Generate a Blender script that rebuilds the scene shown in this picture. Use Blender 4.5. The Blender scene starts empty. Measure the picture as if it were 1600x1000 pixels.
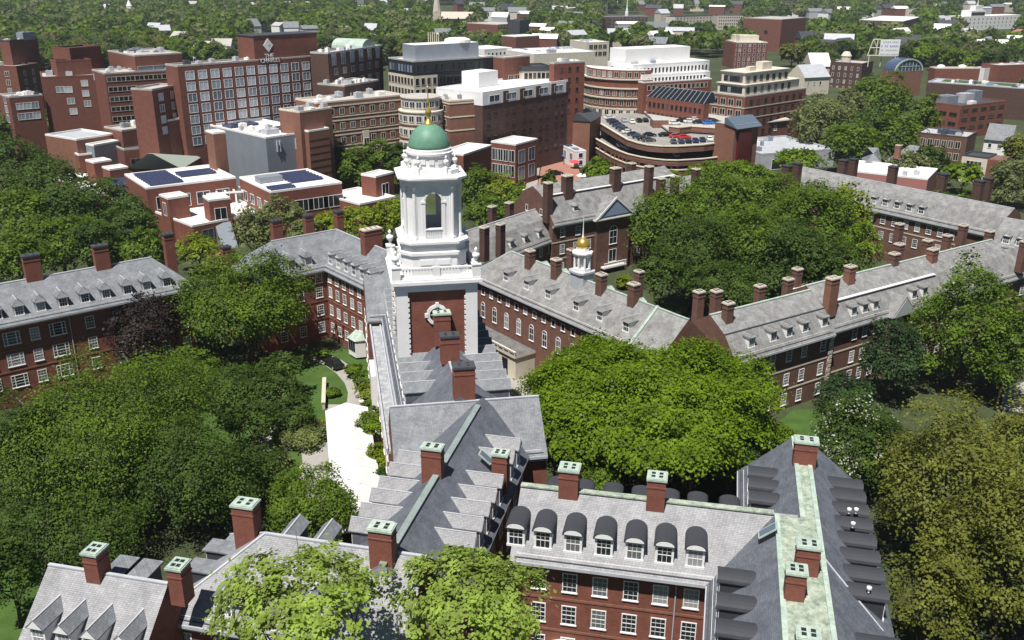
import bpy, math, random
import numpy as np
from mathutils import Vector, Matrix
R = math.radians
sc = bpy.context.scene
col = sc.collection
# ------------------------------------------------------------------ camera, sky, sun
CAM_H, PITCH, ROLL, FPX = 62.0, 20.8, 0.4, 1450.0
cd = bpy.data.cameras.new('camera'); cam = bpy.data.objects.new('camera', cd); col.objects.link(cam)
cd.sensor_width = 36.0; cd.lens = 36.0 * FPX / 1600.0; cd.clip_start = 1.0; cd.clip_end = 20000.0
_fwd = Vector((0, math.cos(R(PITCH)), -math.sin(R(PITCH)))); _up0 = Vector((0, math.sin(R(PITCH)), math.cos(R(PITCH)))); _rt0 = Vector((1, 0, 0))
cr, sr = math.cos(R(ROLL)), math.sin(R(ROLL))
_rt = _rt0 * cr + _up0 * sr; _up = _up0 * cr - _rt0 * sr
cam.matrix_world = Matrix(((_rt.x, _up.x, -_fwd.x, 0), (_rt.y, _up.y, -_fwd.y, 0), (_rt.z, _up.z, -_fwd.z, CAM_H), (0, 0, 0, 1)))
sc.camera = cam
SUN_AZ, SUN_EL = -116.0, 65.0            # direction towards the sun, degrees from +X, and its height
world = bpy.data.worlds.new('World'); sc.world = world; world.use_nodes = True
wn = world.node_tree; bgn = wn.nodes['Background']; sky = wn.nodes.new('ShaderNodeTexSky')
sky.sky_type = 'NISHITA'; sky.sun_disc = False; sky.sun_elevation = R(SUN_EL); sky.sun_rotation = R(90 - SUN_AZ)
sky.air_density = 0.45; sky.dust_density = 0.15; sky.ozone_density = 1.0
wn.links.new(sky.outputs['Color'], bgn.inputs['Color']); bgn.inputs['Strength'].default_value = 0.05
sd = bpy.data.lights.new('sun', 'SUN'); sd.energy = 5.0; sd.angle = R(0.5); sd.color = (1.0, 0.955, 0.88)
sun = bpy.data.objects.new('sun', sd); col.objects.link(sun)
sv = Vector((math.cos(R(SUN_EL)) * math.cos(R(SUN_AZ)), math.cos(R(SUN_EL)) * math.sin(R(SUN_AZ)), math.sin(R(SUN_EL))))
sun.rotation_euler = sv.to_track_quat('Z', 'Y').to_euler(); sun.location = (0, -50, 200)
sc.view_settings.view_transform = 'Standard'; sc.view_settings.look = 'None'; sc.view_settings.exposure = 0.45; sc.view_settings.gamma = 1.0
sc.render.engine = 'CYCLES'; sc.cycles.use_denoising = True; sc.cycles.max_bounces = 5; sc.cycles.diffuse_bounces = 2
sc.cycles.glossy_bounces = 2; sc.cycles.transmission_bounces = 3; sc.cycles.transparent_max_bounces = 4; sc.cycles.caustics_reflective = False; sc.cycles.caustics_refractive = False
# ------------------------------------------------------------------ measuring: where a sight line of the survey camera meets the place
def sight(px, py):
    x = (px - 800) / FPX; y = -(py - 500) / FPX
    return _rt * x + _up * y + _fwd
def at(px, py, z):
    d = sight(px, py); t = (z - CAM_H) / d.z
    return Vector((d.x * t, d.y * t, z))
def depth_of(p): return (Vector(p) - Vector((0, 0, CAM_H))).dot(_fwd)
def hit_plane(px, py, p0, n):
    d = sight(px, py); o = Vector((0, 0, CAM_H)); t = (p0 - o).dot(n) / d.dot(n)
    return o + d * t
def proj(p):
    v = Vector(p) - Vector((0, 0, CAM_H)); z = v.dot(_fwd)
    return 800 + FPX * v.dot(_rt) / z, 500 - FPX * v.dot(_up) / z
# ------------------------------------------------------------------ materials
MATS = {}
class NT:
    def __init__(s, name):
        s.m = bpy.data.materials.new(name); s.m.use_nodes = True; s.t = s.m.node_tree; s.b = s.t.nodes['Principled BSDF']; MATS[name] = s.m
    def n(s, typ, **kw):
        x = s.t.nodes.new(typ)
        for k, v in kw.items():
            if k in x.inputs: x.inputs[k].default_value = v
            else: setattr(x, k, v)
        return x
    def l(s, a, b): s.t.links.new(a, b)
def mixc(t, fac, a, b, mode='MIX'):
    m = t.n('ShaderNodeMix', data_type='RGBA', blend_type=mode)
    for i, v in ((0, fac), (6, a), (7, b)):
        if hasattr(v, 'is_output'): t.l(v, m.inputs[i])
        else: m.inputs[i].default_value = v if i == 0 else (*v, 1)
    return m.outputs[2]
def noisy(name, c, var=0.25, scale=1.2, rough=0.8, fine=9.0, spec=0.3, metallic=0.0, tint=None, bump=0.0):
    t = NT(name); tc = t.n('ShaderNodeTexCoord')
    a = t.n('ShaderNodeTexNoise', Scale=scale, Detail=5.0); t.l(tc.outputs['Object'], a.inputs['Vector'])
    b = t.n('ShaderNodeTexNoise', Scale=fine, Detail=3.0); t.l(tc.outputs['Object'], b.inputs['Vector'])
    lo = tuple(x * (1 - var) for x in c); hi = tuple(min(1, x * (1 + var)) for x in c)
    r1 = t.n('ShaderNodeMapRange'); r1.inputs[1].default_value = .32; r1.inputs[2].default_value = .68; t.l(a.outputs['Fac'], r1.inputs[0])
    r2 = t.n('ShaderNodeMapRange'); r2.inputs[1].default_value = .3; r2.inputs[2].default_value = .7; t.l(b.outputs['Fac'], r2.inputs[0])
    k = mixc(t, r1.outputs[0], lo, tint if tint else hi); k2 = mixc(t, r2.outputs[0], lo, hi)
    t.l(mixc(t, 0.5, k, k2), t.b.inputs['Base Color'])
    t.b.inputs['Roughness'].default_value = rough; t.b.inputs['Specular IOR Level'].default_value = spec; t.b.inputs['Metallic'].default_value = metallic
    if bump:
        bp = t.n('ShaderNodeBump', Strength=bump); t.l(b.outputs['Fac'], bp.inputs['Height']); t.l(bp.outputs['Normal'], t.b.inputs['Normal'])
    return t.m
def coursed(name, c, c2, mortar, w, h, off=.5, zs=1.0, rough=.8, var=0.3, msize=.04, patch=.35, stain=None):
    # bricks or slates laid in courses: the pattern runs along the wall and up it
    t = NT(name); tc = t.n('ShaderNodeTexCoord'); sp = t.n('ShaderNodeSeparateXYZ'); t.l(tc.outputs['Object'], sp.inputs[0])
    ad = t.n('ShaderNodeMath', operation='ADD'); t.l(sp.outputs[0], ad.inputs[0]); t.l(sp.outputs[1], ad.inputs[1])
    mz = t.n('ShaderNodeMath', operation='MULTIPLY'); t.l(sp.outputs[2], mz.inputs[0]); mz.inputs[1].default_value = zs
    cb = t.n('ShaderNodeCombineXYZ'); t.l(ad.outputs[0], cb.inputs[0]); t.l(mz.outputs[0], cb.inputs[1])
    br = t.n('ShaderNodeTexBrick', Scale=1.0, offset=off)
    br.inputs['Brick Width'].default_value = w; br.inputs['Row Height'].default_value = h; br.inputs['Mortar Size'].default_value = msize * h
    br.inputs['Color1'].default_value = (*c, 1); br.inputs['Color2'].default_value = (*c2, 1); br.inputs['Mortar'].default_value = (*mortar, 1); br.inputs['Bias'].default_value = 0
    t.l(cb.outputs[0], br.inputs['Vector'])
    a = t.n('ShaderNodeTexNoise', Scale=.7, Detail=6.0, Roughness=.65); t.l(tc.outputs['Object'], a.inputs['Vector'])
    r1 = t.n('ShaderNodeMapRange'); r1.inputs[1].default_value = .3; r1.inputs[2].default_value = .7; t.l(a.outputs['Fac'], r1.inputs[0])
    r1.inputs[3].default_value = 1 - patch; r1.inputs[4].default_value = 1 + patch * .6
    mu = t.n('ShaderNodeMix', data_type='RGBA', blend_type='MULTIPLY'); mu.inputs[0].default_value = 1
    t.l(br.outputs['Color'], mu.inputs[6]); t.l(r1.outputs[0], mu.inputs[7]); out = mu.outputs[2]
    if stain:
        b = t.n('ShaderNodeTexNoise', Scale=2.6, Detail=6.0, Roughness=.7); t.l(tc.outputs['Object'], b.inputs['Vector'])
        r2 = t.n('ShaderNodeMapRange'); r2.inputs[1].default_value = .55; r2.inputs[2].default_value = .75; t.l(b.outputs['Fac'], r2.inputs[0])
        out = mixc(t, r2.outputs[0], mu.outputs[2], stain)
    t.l(out, t.b.inputs['Base Color']); t.b.inputs['Roughness'].default_value = rough; t.b.inputs['Specular IOR Level'].default_value = .3
    return t.m
BRICK = coursed('brick', (.235, .084, .058), (.185, .064, .046), (.19, .11, .088), .24, .08, var=.3, patch=.22)
BRICK_OLD = coursed('weathered_brick', (.175, .088, .066), (.13, .066, .052), (.15, .12, .1), .24, .08, patch=.25)
BRICK_HALL = coursed('hall_brick', (.20, .098, .072), (.16, .076, .057), (.2, .14, .12), .24, .08, patch=.2)
BRICK_TAN = coursed('tan_brick', (.25, .115, .078), (.20, .09, .062), (.25, .17, .13), .24, .08, patch=.15)
BRICK_CITY = coursed('city_brick', (.205, .08, .058), (.165, .064, .048), (.16, .09, .075), .24, .08, patch=.18)
BRICK_BROWN = coursed('brown_brick', (.105, .056, .045), (.08, .044, .036), (.11, .08, .07), .24, .08, patch=.2)
SLATE_SUNLIT = coursed('sunlit_slate', (.36, .365, .385), (.275, .28, .297), (.2, .2, .215), .3, .14, zs=1.4, msize=.14, patch=.28, rough=.7, stain=(.30, .29, .285))  # sun on camera-facing slopes is put into this slate's base tone
SLATE_GREY = coursed('grey_slate', (.235, .25, .275), (.18, .195, .215), (.135, .145, .16), .3, .14, zs=1.4, msize=.13, patch=.34, rough=.65, stain=(.29, .30, .32))  # same slate in a half-lit tone, between the sunlit and shaded copies
SLATE_SHADED = coursed('shaded_slate', (.15, .165, .195), (.11, .122, .148), (.085, .093, .112), .3, .14, zs=1.4, msize=.12, patch=.34, rough=.6, stain=(.19, .205, .235))  # same slate toned down: shade of the side slopes put into the colour
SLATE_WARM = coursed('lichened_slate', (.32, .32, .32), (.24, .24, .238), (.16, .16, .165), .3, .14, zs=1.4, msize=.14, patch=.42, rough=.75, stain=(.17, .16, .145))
COPPER = noisy('green_copper', (.34, .44, .385), .3, .8, .75, 4., tint=(.52, .58, .51))
RIDGE = noisy('weathered_ridge_lead', (.22, .27, .265), .25, .8, .6, 4.)
COPPER_ROOF = noisy('mottled_copper_deck', (.25, .32, .26), .5, 1.6, .8, 5., tint=(.55, .58, .47))
LEAD = noisy('lead_roofing', (.42, .44, .48), .2, .6, .55)
GUTTER = noisy('stained_gutter_lead', (.30, .32, .35), .4, 1.1, .6, 3., tint=(.55, .56, .58))
MEMBRANE = noisy('dark_roof_membrane', (.042, .045, .055), .15, .8, .7)
WHITE = noisy('white_paint', (.78, .78, .785), .07, .5, .5, 5.)
WHITE_ROOF = noisy('white_roofing', (.80, .79, .78), .08, .15, .6, 2.)
GRAVEL = noisy('gravel_roofing', (.42, .40, .38), .2, .3, .9, 3.)
STONE = noisy('limestone', (.52, .47, .40), .12, .8, .8)
CREAM = noisy('cream_render', (.62, .57, .48), .1, .5, .8)
CONCRETE = noisy('concrete', (.40, .39, .37), .15, .4, .85)
DECK = noisy('stained_deck_concrete', (.27, .26, .245), .3, .25, .9, 2.)
METAL = noisy('grey_metal_panel', (.26, .29, .34), .12, .3, .45, 2., metallic=.2)
DARKMETAL = noisy('dark_metal', (.06, .065, .075), .2, .5, .5)
DARKPANEL = noisy('black_cladding', (.025, .03, .036), .2, .4, .35)
GREENDOME = noisy('green_painted_dome', (.125, .265, .19), .16, .5, .5, 2.)
GOLD = noisy('gilding', (.78, .52, .12), .1, 2., .3, metallic=.75)
ASPHALT = noisy('asphalt', (.10, .10, .105), .2, .2, .9)
PAVING = noisy('concrete_paving', (.32, .305, .285), .15, .5, .9)
BRICKPAVE = noisy('brick_paving', (.33, .16, .125), .2, .3, .9)
GRASS = noisy('lawn', (.05, .098, .018), .35, .35, .95, 6.)
EARTH = noisy('woodland_earth', (.045, .06, .025), .4, .05, .95, .8)
BARK = noisy('bark', (.075, .06, .05), .3, 2., .95)
PALEBARK = noisy('pale_bark', (.30, .27, .23), .25, 2., .9)
CANVAS = noisy('white_tent_canvas', (.62, .62, .63), .07, .6, .7)
SOLAR = coursed('solar_panel', (.022, .03, .075), (.03, .038, .09), (.22, .24, .28), 1.0, 1.6, off=0, zs=1, msize=.02, patch=.1, rough=.3)
TYRE = noisy('tyre_rubber', (.02, .02, .02), .2, 3., .9)
def glass(name, dark, light, p=.45, rough=.12):
    # each pane: a dark room behind it, a pale blind drawn down inside, or painted-in sky; chosen per window
    t = NT(name); oi = t.n('ShaderNodeObjectInfo'); tc = t.n('ShaderNodeTexCoord')
    cr_ = t.n('ShaderNodeValToRGB'); cr_.color_ramp.interpolation = 'CONSTANT'
    e = cr_.color_ramp.elements; e[0].position = 0; e[0].color = (*dark, 1); e[1].position = 1 - p * .55; e[1].color = (*light, 1)
    x = e.new(1 - p); x.color = (*[d * .6 + l * .4 for d, l in zip(dark, light)], 1)
    t.l(oi.outputs['Random'], cr_.inputs[0]); t.l(cr_.outputs[0], t.b.inputs['Base Color'])
    t.b.inputs['Roughness'].default_value = rough; t.b.inputs['Specular IOR Level'].default_value = .6
    return t.m
GLASS = glass('window_glass', (.018, .022, .030), (.30, .31, .32), .45)
GLASS_BLUE = glass('sky_lit_glass', (.05, .075, .11), (.20, .26, .33), .55)  # reflected sky is put into the blue base colour
GLASS_HOTEL = glass('hotel_glass', (.12, .16, .20), (.50, .55, .60), .85, .3)
GLASS_DARK = glass('dark_glass', (.014, .018, .022), (.06, .07, .08), .3)
def plain(name, c, rough=.5, metallic=0.):
    t = NT(name); oi = t.n('ShaderNodeTexCoord'); nz = t.n('ShaderNodeTexNoise', Scale=3.0); t.l(oi.outputs['Object'], nz.inputs[0])
    t.l(mixc(t, nz.outputs['Fac'], tuple(x * .9 for x in c), tuple(min(1, x * 1.08) for x in c)), t.b.inputs['Base Color']); t.b.inputs['Roughness'].default_value = rough; t.b.inputs['Metallic'].default_value = metallic
    return t.m
def leafmat(name, c, c2, trans=.5):
    t = NT(name); g = t.n('ShaderNodeNewGeometry'); tc = t.n('ShaderNodeTexCoord')
    nz = t.n('ShaderNodeTexNoise', Scale=.55, Detail=3.0); t.l(tc.outputs['Object'], nz.inputs['Vector'])
    nb = t.n('ShaderNodeTexNoise', Scale=.16, Detail=2.0); t.l(tc.outputs['Object'], nb.inputs['Vector']); rb_ = t.n('ShaderNodeMapRange'); t.l(nb.outputs['Fac'], rb_.inputs[0]); rb_.inputs[1].default_value = .4; rb_.inputs[2].default_value = .62
    m1 = mixc(t, rb_.outputs[0], mixc(t, g.outputs['Random Per Island'], c, c2), (c2[0] * 1.03, c2[1] * 1.06, c2[2] * .9)); r = t.n('ShaderNodeMapRange'); t.l(nz.outputs['Fac'], r.inputs[0]); r.inputs[1].default_value = .35; r.inputs[2].default_value = .65; r.inputs[3].default_value = .62; r.inputs[4].default_value = 1.3
    mu = t.n('ShaderNodeMix', data_type='RGBA', blend_type='MULTIPLY'); mu.inputs[0].default_value = 1; t.l(m1, mu.inputs[6]); t.l(r.outputs[0], mu.inputs[7])
    t.l(mu.outputs[2], t.b.inputs['Base Color']); t.b.inputs['Roughness'].default_value = .55; t.b.inputs['Specular IOR Level'].default_value = .25
    tr = t.n('ShaderNodeBsdfTranslucent'); t.l(mu.outputs[2], tr.inputs['Color']); ms = t.n('ShaderNodeMixShader'); ms.inputs[0].default_value = trans
    t.l(t.b.outputs[0], ms.inputs[1]); t.l(tr.outputs[0], ms.inputs[2]); t.l(ms.outputs[0], t.t.nodes['Material Output'].inputs['Surface'])
    return t.m
# ------------------------------------------------------------------ mesh building
class MB:
    def __init__(s): s.v = []; s.f = []; s.m = []
    def poly(s, pts, mi=0):
        i = len(s.v); s.v += [tuple(p) for p in pts]; s.f.append(tuple(range(i, i + len(pts)))); s.m.append(mi); return s
    def box(s, x0, y0, z0, x1, y1, z1, mi=0, top=None):
        i = len(s.v); s.v += [(x0, y0, z0), (x1, y0, z0), (x1, y1, z0), (x0, y1, z0), (x0, y0, z1), (x1, y0, z1), (x1, y1, z1), (x0, y1, z1)]
        for k, q in enumerate(((0, 3, 2, 1), (4, 5, 6, 7), (0, 1, 5, 4), (1, 2, 6, 5), (2, 3, 7, 6), (3, 0, 4, 7))):
            s.f.append(tuple(i + a for a in q)); s.m.append(top if (k == 1 and top is not None) else mi)
        return s
    def loft(s, rings, mi=0, caps=True, capm=None):
        n = len(rings[0]); b = len(s.v)
        for r in rings: s.v += [tuple(p) for p in r]
        for k in range(len(rings) - 1):
            for j in range(n):
                a = b + k * n + j; c = b + k * n + (j + 1) % n
                s.f.append((a, c, c + n, a + n)); s.m.append(mi)
        if caps:
            s.f.append(tuple(b + j for j in reversed(range(n)))); s.m.append(mi)
            s.f.append(tuple(b + (len(rings) - 1) * n + j for j in range(n))); s.m.append(mi if capm is None else capm)
        return s
    def prism(s, pts, z0, z1, mi=0, top=None):
        return s.loft([[(p[0], p[1], z0) for p in pts], [(p[0], p[1], z1) for p in pts]], mi, True, top)
    def lathe(s, prof, n=16, cx=0, cy=0, mi=0, a0=0):
        return s.loft([[(cx + r * math.cos(a0 + 2 * math.pi * j / n), cy + r * math.sin(a0 + 2 * math.pi * j / n), z) for j in range(n)] for r, z in prof], mi)
    def tube(s, p, q, r0, r1, n=6, mi=0):
        p = Vector(p); q = Vector(q); d = (q - p).normalized(); a = d.orthogonal().normalized(); b = d.cross(a)
        return s.loft([[p + a * (r0 * math.cos(t)) + b * (r0 * math.sin(t)) for t in [2 * math.pi * j / n for j in range(n)]],
                       [q + a * (r1 * math.cos(t)) + b * (r1 * math.sin(t)) for t in [2 * math.pi * j / n for j in range(n)]]], mi)
    def mesh(s, name, mats, smooth=False):
        me = bpy.data.meshes.new(name); me.from_pydata(s.v, [], s.f)
        for m in (mats if isinstance(mats, (list, tuple)) else [mats]): me.materials.append(m)
        me.polygons.foreach_set('material_index', s.m)
        if smooth: me.polygons.foreach_set('use_smooth', [True] * len(s.f))
        me.update(); return me
    def build(s, name, mats, parent=None, loc=(0, 0, 0), rot=0, smooth=False):
        return ob(name, s.mesh(name, mats, smooth), parent, loc, rot)
def ob(name, me, parent=None, loc=(0, 0, 0), rot=0, scale=None):
    o = bpy.data.objects.new(name, me); col.objects.link(o)
    if parent is not None: o.parent = parent
    o.location = loc; o.rotation_euler = (0, 0, rot)
    if scale: o.scale = scale
    return o
def tag(o, label, cat, group=None, kind=None):
    if label: o['label'] = label
    if cat: o['category'] = cat
    if group: o['group'] = group
    if kind: o['kind'] = kind
    return o
def thing(name, label, cat, loc=(0, 0, 0), rot=0, group=None): return tag(ob(name, None, None, loc, rot), label, cat, group)
def struct(o): o['kind'] = 'structure'; return o
_mc = {}
def cached(key, fn):
    if key not in _mc: _mc[key] = fn()
    return _mc[key]
# ------------------------------------------------------------------ windows: frame mesh (sash bars included) and pane mesh, front towards -y, origin at the middle of the sill line
def win_frame(w, h, kind, fm):
    def f():
        b = MB(); t = .09 if kind != 'plain' else .08
        b.box(-w / 2, -.07, 0, -w / 2 + t, 0, h); b.box(w / 2 - t, -.07, 0, w / 2, 0, h)
        b.box(-w / 2 + t, -.068, h - t, w / 2 - t, 0, h - .002); b.box(-w / 2 - .06, -.13, -.1, w / 2 + .06, 0, -.002)
        b.box(-w / 2 + t, -.068, 0, w / 2 - t, 0, t * .8)
        if kind in ('sash', 'triple', 'arch'):
            b.box(-w / 2 + t, -.062, h * .5 - .035, w / 2 - t, 0, h * .5 + .035)
        if kind == 'sash':
            for k in (1, 2): b.box(-w / 2 + w * k / 3 - .013, -.05, .07, -w / 2 + w * k / 3 + .013, 0, h - .09)
            for q in (.27, .73): b.box(-w / 2 + t, -.048, h * q - .018, w / 2 - t, 0, h * q + .018)
        if kind == 'triple':
            for k in (-.27, .27): b.box(w * k - .06, -.066, .07, w * k + .06, 0, h - .09)
            for q in (.27, .73): b.box(-w / 2 + t, -.048, h * q - .018, w / 2 - t, 0, h * q + .018)
        if kind == 'grid':
            n = max(2, round(w / .9))
            for k in range(1, n): b.box(-w / 2 + w * k / n - .03, -.06, .07, -w / 2 + w * k / n + .03, 0, h - .09)
        if kind == 'arch':
            n = 8; r = w / 2; o_ = [(r * math.cos(math.pi * k / n), r * math.sin(math.pi * k / n)) for k in range(n + 1)]
            for k in range(n):
                (ax, az), (bx, bz) = o_[k], o_[k + 1]; q = 1 - .1 / r
                P = [(ax, h + az), (bx, h + bz), (bx * q, h + bz * q), (ax * q, h + az * q)]
                b.loft([[(x, -.07, z) for x, z in P], [(x, 0, z) for x, z in P]])
            b.box(-.02, -.05, .07, .02, 0, h + r * .95)
        return b.mesh('window', [fm])
    return cached(('wf', round(w, 2), round(h, 2), kind, fm.name), f)
def win_pane(w, h, kind, gm):
    def f():
        b = MB(); x = w / 2 - .06; pts = [(-x, .05), (x, .05), (x, h - .04)]
        if kind == 'arch': pts += [((w / 2 - .06) * math.cos(math.pi * k / 8), h - .04 + (w / 2 - .06) * math.sin(math.pi * k / 8)) for k in range(1, 8)]
        pts.append((-x, h - .04))
        b.loft([[(p, -.025, q) for p, q in pts], [(p, -.004, q) for p, q in pts]])
        return b.mesh('pane', [gm])
    return cached(('wp', round(w, 2), round(h, 2), kind, gm.name), f)
def window(par, loc, rot, w, h, kind='sash', fm=None, gm=None, name='window'):
    fm = fm or WHITE; gm = gm or GLASS
    o = ob(name, win_frame(w, h, kind, fm), par, loc, rot); ob('pane', win_pane(w, h, kind, gm), o); return o
def far_window(par, loc, rot, w, h, fm, gm, name='window'):
    # small in the picture: frame and glass in one mesh
    def f():
        b = MB(); t = .12
        b.box(-w / 2, -.1, 0, w / 2, -.004, t); b.box(-w / 2, -.1, h - t, w / 2, -.004, h); b.box(-w / 2, -.1, t, -w / 2 + t, -.004, h - t); b.box(w / 2 - t, -.1, t, w / 2, -.004, h - t)
        b.box(-w / 2 + t, -.04, t, w / 2 - t, -.006, h - t, 1)
        if w > 1.6: b.box(-.06, -.09, t, .06, -.05, h - t)
        return b.mesh('window', [fm, gm])
    return ob(name, cached(('fw', round(w, 2), round(h, 2), fm.name, gm.name), f), par, loc, rot)
# ------------------------------------------------------------------ chimneys
def chimney(par, x, y, zb, zt, w, d, bm=None, cap='copper', rot=0):
    bm = bm or BRICK
    c = MB(); c.box(-w / 2, -d / 2, 0, w / 2, d / 2, zt - zb); c.box(-w / 2 - .05, -d / 2 - .05, (zt - zb) - .75, w / 2 + .05, d / 2 + .05, (zt - zb) - .6)
    o = c.build('chimney', bm, par, (x, y, zb), rot); h = zt - zb
    k = MB(); e = .1
    k.box(-w / 2 - e, -d / 2 - e, h - .02, w / 2 + e, d / 2 + e, h + .16)
    k.box(-w / 2 - e + .08, -d / 2 - e + .08, h + .161, w / 2 + e - .08, d / 2 + e - .08, h + .24)
    n = 2 if max(w, d) < 2.6 else 3
    for i in range(n):
        for j in range(2 if min(w, d) > .9 else 1):
            fx = (i + .5) / n * 2 - 1; fy = (j + .5) / 2 * 2 - 1 if min(w, d) > .9 else 0
            if w >= d: cx, cy = fx * w * .42, fy * d * .36
            else: cx, cy = fy * w * .36, fx * d * .42
            k.box(cx - .17, cy - .17, h + .24, cx + .17, cy + .17, h + .262, 1)
    k.build('chimney_cap', [COPPER if cap == 'copper' else DARKMETAL if cap == 'dark' else STONE, DARKPANEL], o); return o
# ------------------------------------------------------------------ dormers: origin on the roof slope at the foot of the front face, front towards -y, slope s = tan(pitch)
def dormer(par, loc, rot, s, w, h, kind, rm, cm, wm=None, wk='sash', rise=None, gm=None):
    rise = rise if rise is not None else (w * .36 if kind != 'barrel' else w * .32)
    def fb():
        b = MB(); y1 = h / s; x = w / 2
        b.loft([[(-x, 0, -.15), (-x, 0, h), (-x, y1, h)], [(x, 0, -.15), (x, 0, h), (x, y1, h)]])
        return b.mesh('dormer', [cm])
    o = ob('dormer', cached(('db', round(s, 3), w, h, cm.name), fb), par, loc, rot)
    def fr():
        b = MB(); e = .16; x = w / 2 + e; y0 = -.28; z0 = h + .002
        prof = [(-x, z0), (x, z0), (x, z0 + .1)]
        if kind == 'barrel':
            n = 8; prof += [(x * math.cos(math.pi * k / n), z0 + .1 + rise * math.sin(math.pi * k / n)) for k in range(1, n)]
        elif kind == 'flat': prof += [(x, z0 + .12), (-x, z0 + .12)]
        else: prof += [(0, z0 + .1 + rise)]
        prof.append((-x, z0 + .1))
        front = [(p, y0, q) for p, q in prof]; back = [(p, max(q, .1) / s + .12, q) for p, q in prof]
        if kind == 'hip':   # ridge starts behind the front
            front = [(p, y0 if q < z0 + .2 else y0 + rise * .9, q) for p, q in prof]
        b.loft([front, back])
        if kind in ('gable', 'hip'):
            zr = z0 + .1 + rise; yf = y0 if kind == 'gable' else y0 + rise * .9
            b.box(-.07, yf, zr - .05, .07, zr / s, zr + .025, 1)
        return b.mesh('dormer_roof', [rm, LEAD])
    ob('dormer_roof', cached(('dr', kind, round(s, 3), w, h, round(rise, 2), rm.name), fr), o)
    ww, wh = w * .74, h - .3
    def fw():
        b = MB(); fm = 0; x = ww / 2; t = .09; z0 = .1
        b.box(-w / 2 + .01, -.05, -.1, -x, -.005, h); b.box(x, -.05, -.1, w / 2 - .01, -.005, h); b.box(-x, -.05, h - .2, x, -.005, h - .001); b.box(-w / 2 - .03, -.14, -.12, w / 2 + .03, -.052, .1)
        b.box(-x, -.048, z0 + wh * .48, x, -.005, z0 + wh * .48 + .07)
        for k in (1, 2): b.box(-x + ww * k / 3 - .02, -.042, z0, -x + ww * k / 3 + .02, -.006, h - .2)
        b.box(-x, -.04, z0 + wh * .76, x, -.006, z0 + wh * .76 + .04)
        b.box(-x, -.02, z0, x, -.004, h - .2, 1)
        if kind == 'barrel':
            n = 8; r = w / 2; pr = [(r * math.cos(math.pi * k / n), h + .1 + (rise - .06) * math.sin(math.pi * k / n)) for k in range(n + 1)] 
            b.loft([[(p, -.3, q) for p, q in pr], [(p, -.282, q) for p, q in pr]])
        elif kind == 'gable':
            pr = [(-w / 2, h + .06), (w / 2, h + .06), (0, h + rise)]
            b.loft([[(p, -.3, q) for p, q in pr], [(p, -.282, q) for p, q in pr]])
        return b.mesh('dormer_window', [WHITE, gm or GLASS])
    ob('dormer_window', cached(('dw', kind, w, h, round(rise, 2), (gm or GLASS).name), fw), o)
    return o
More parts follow.
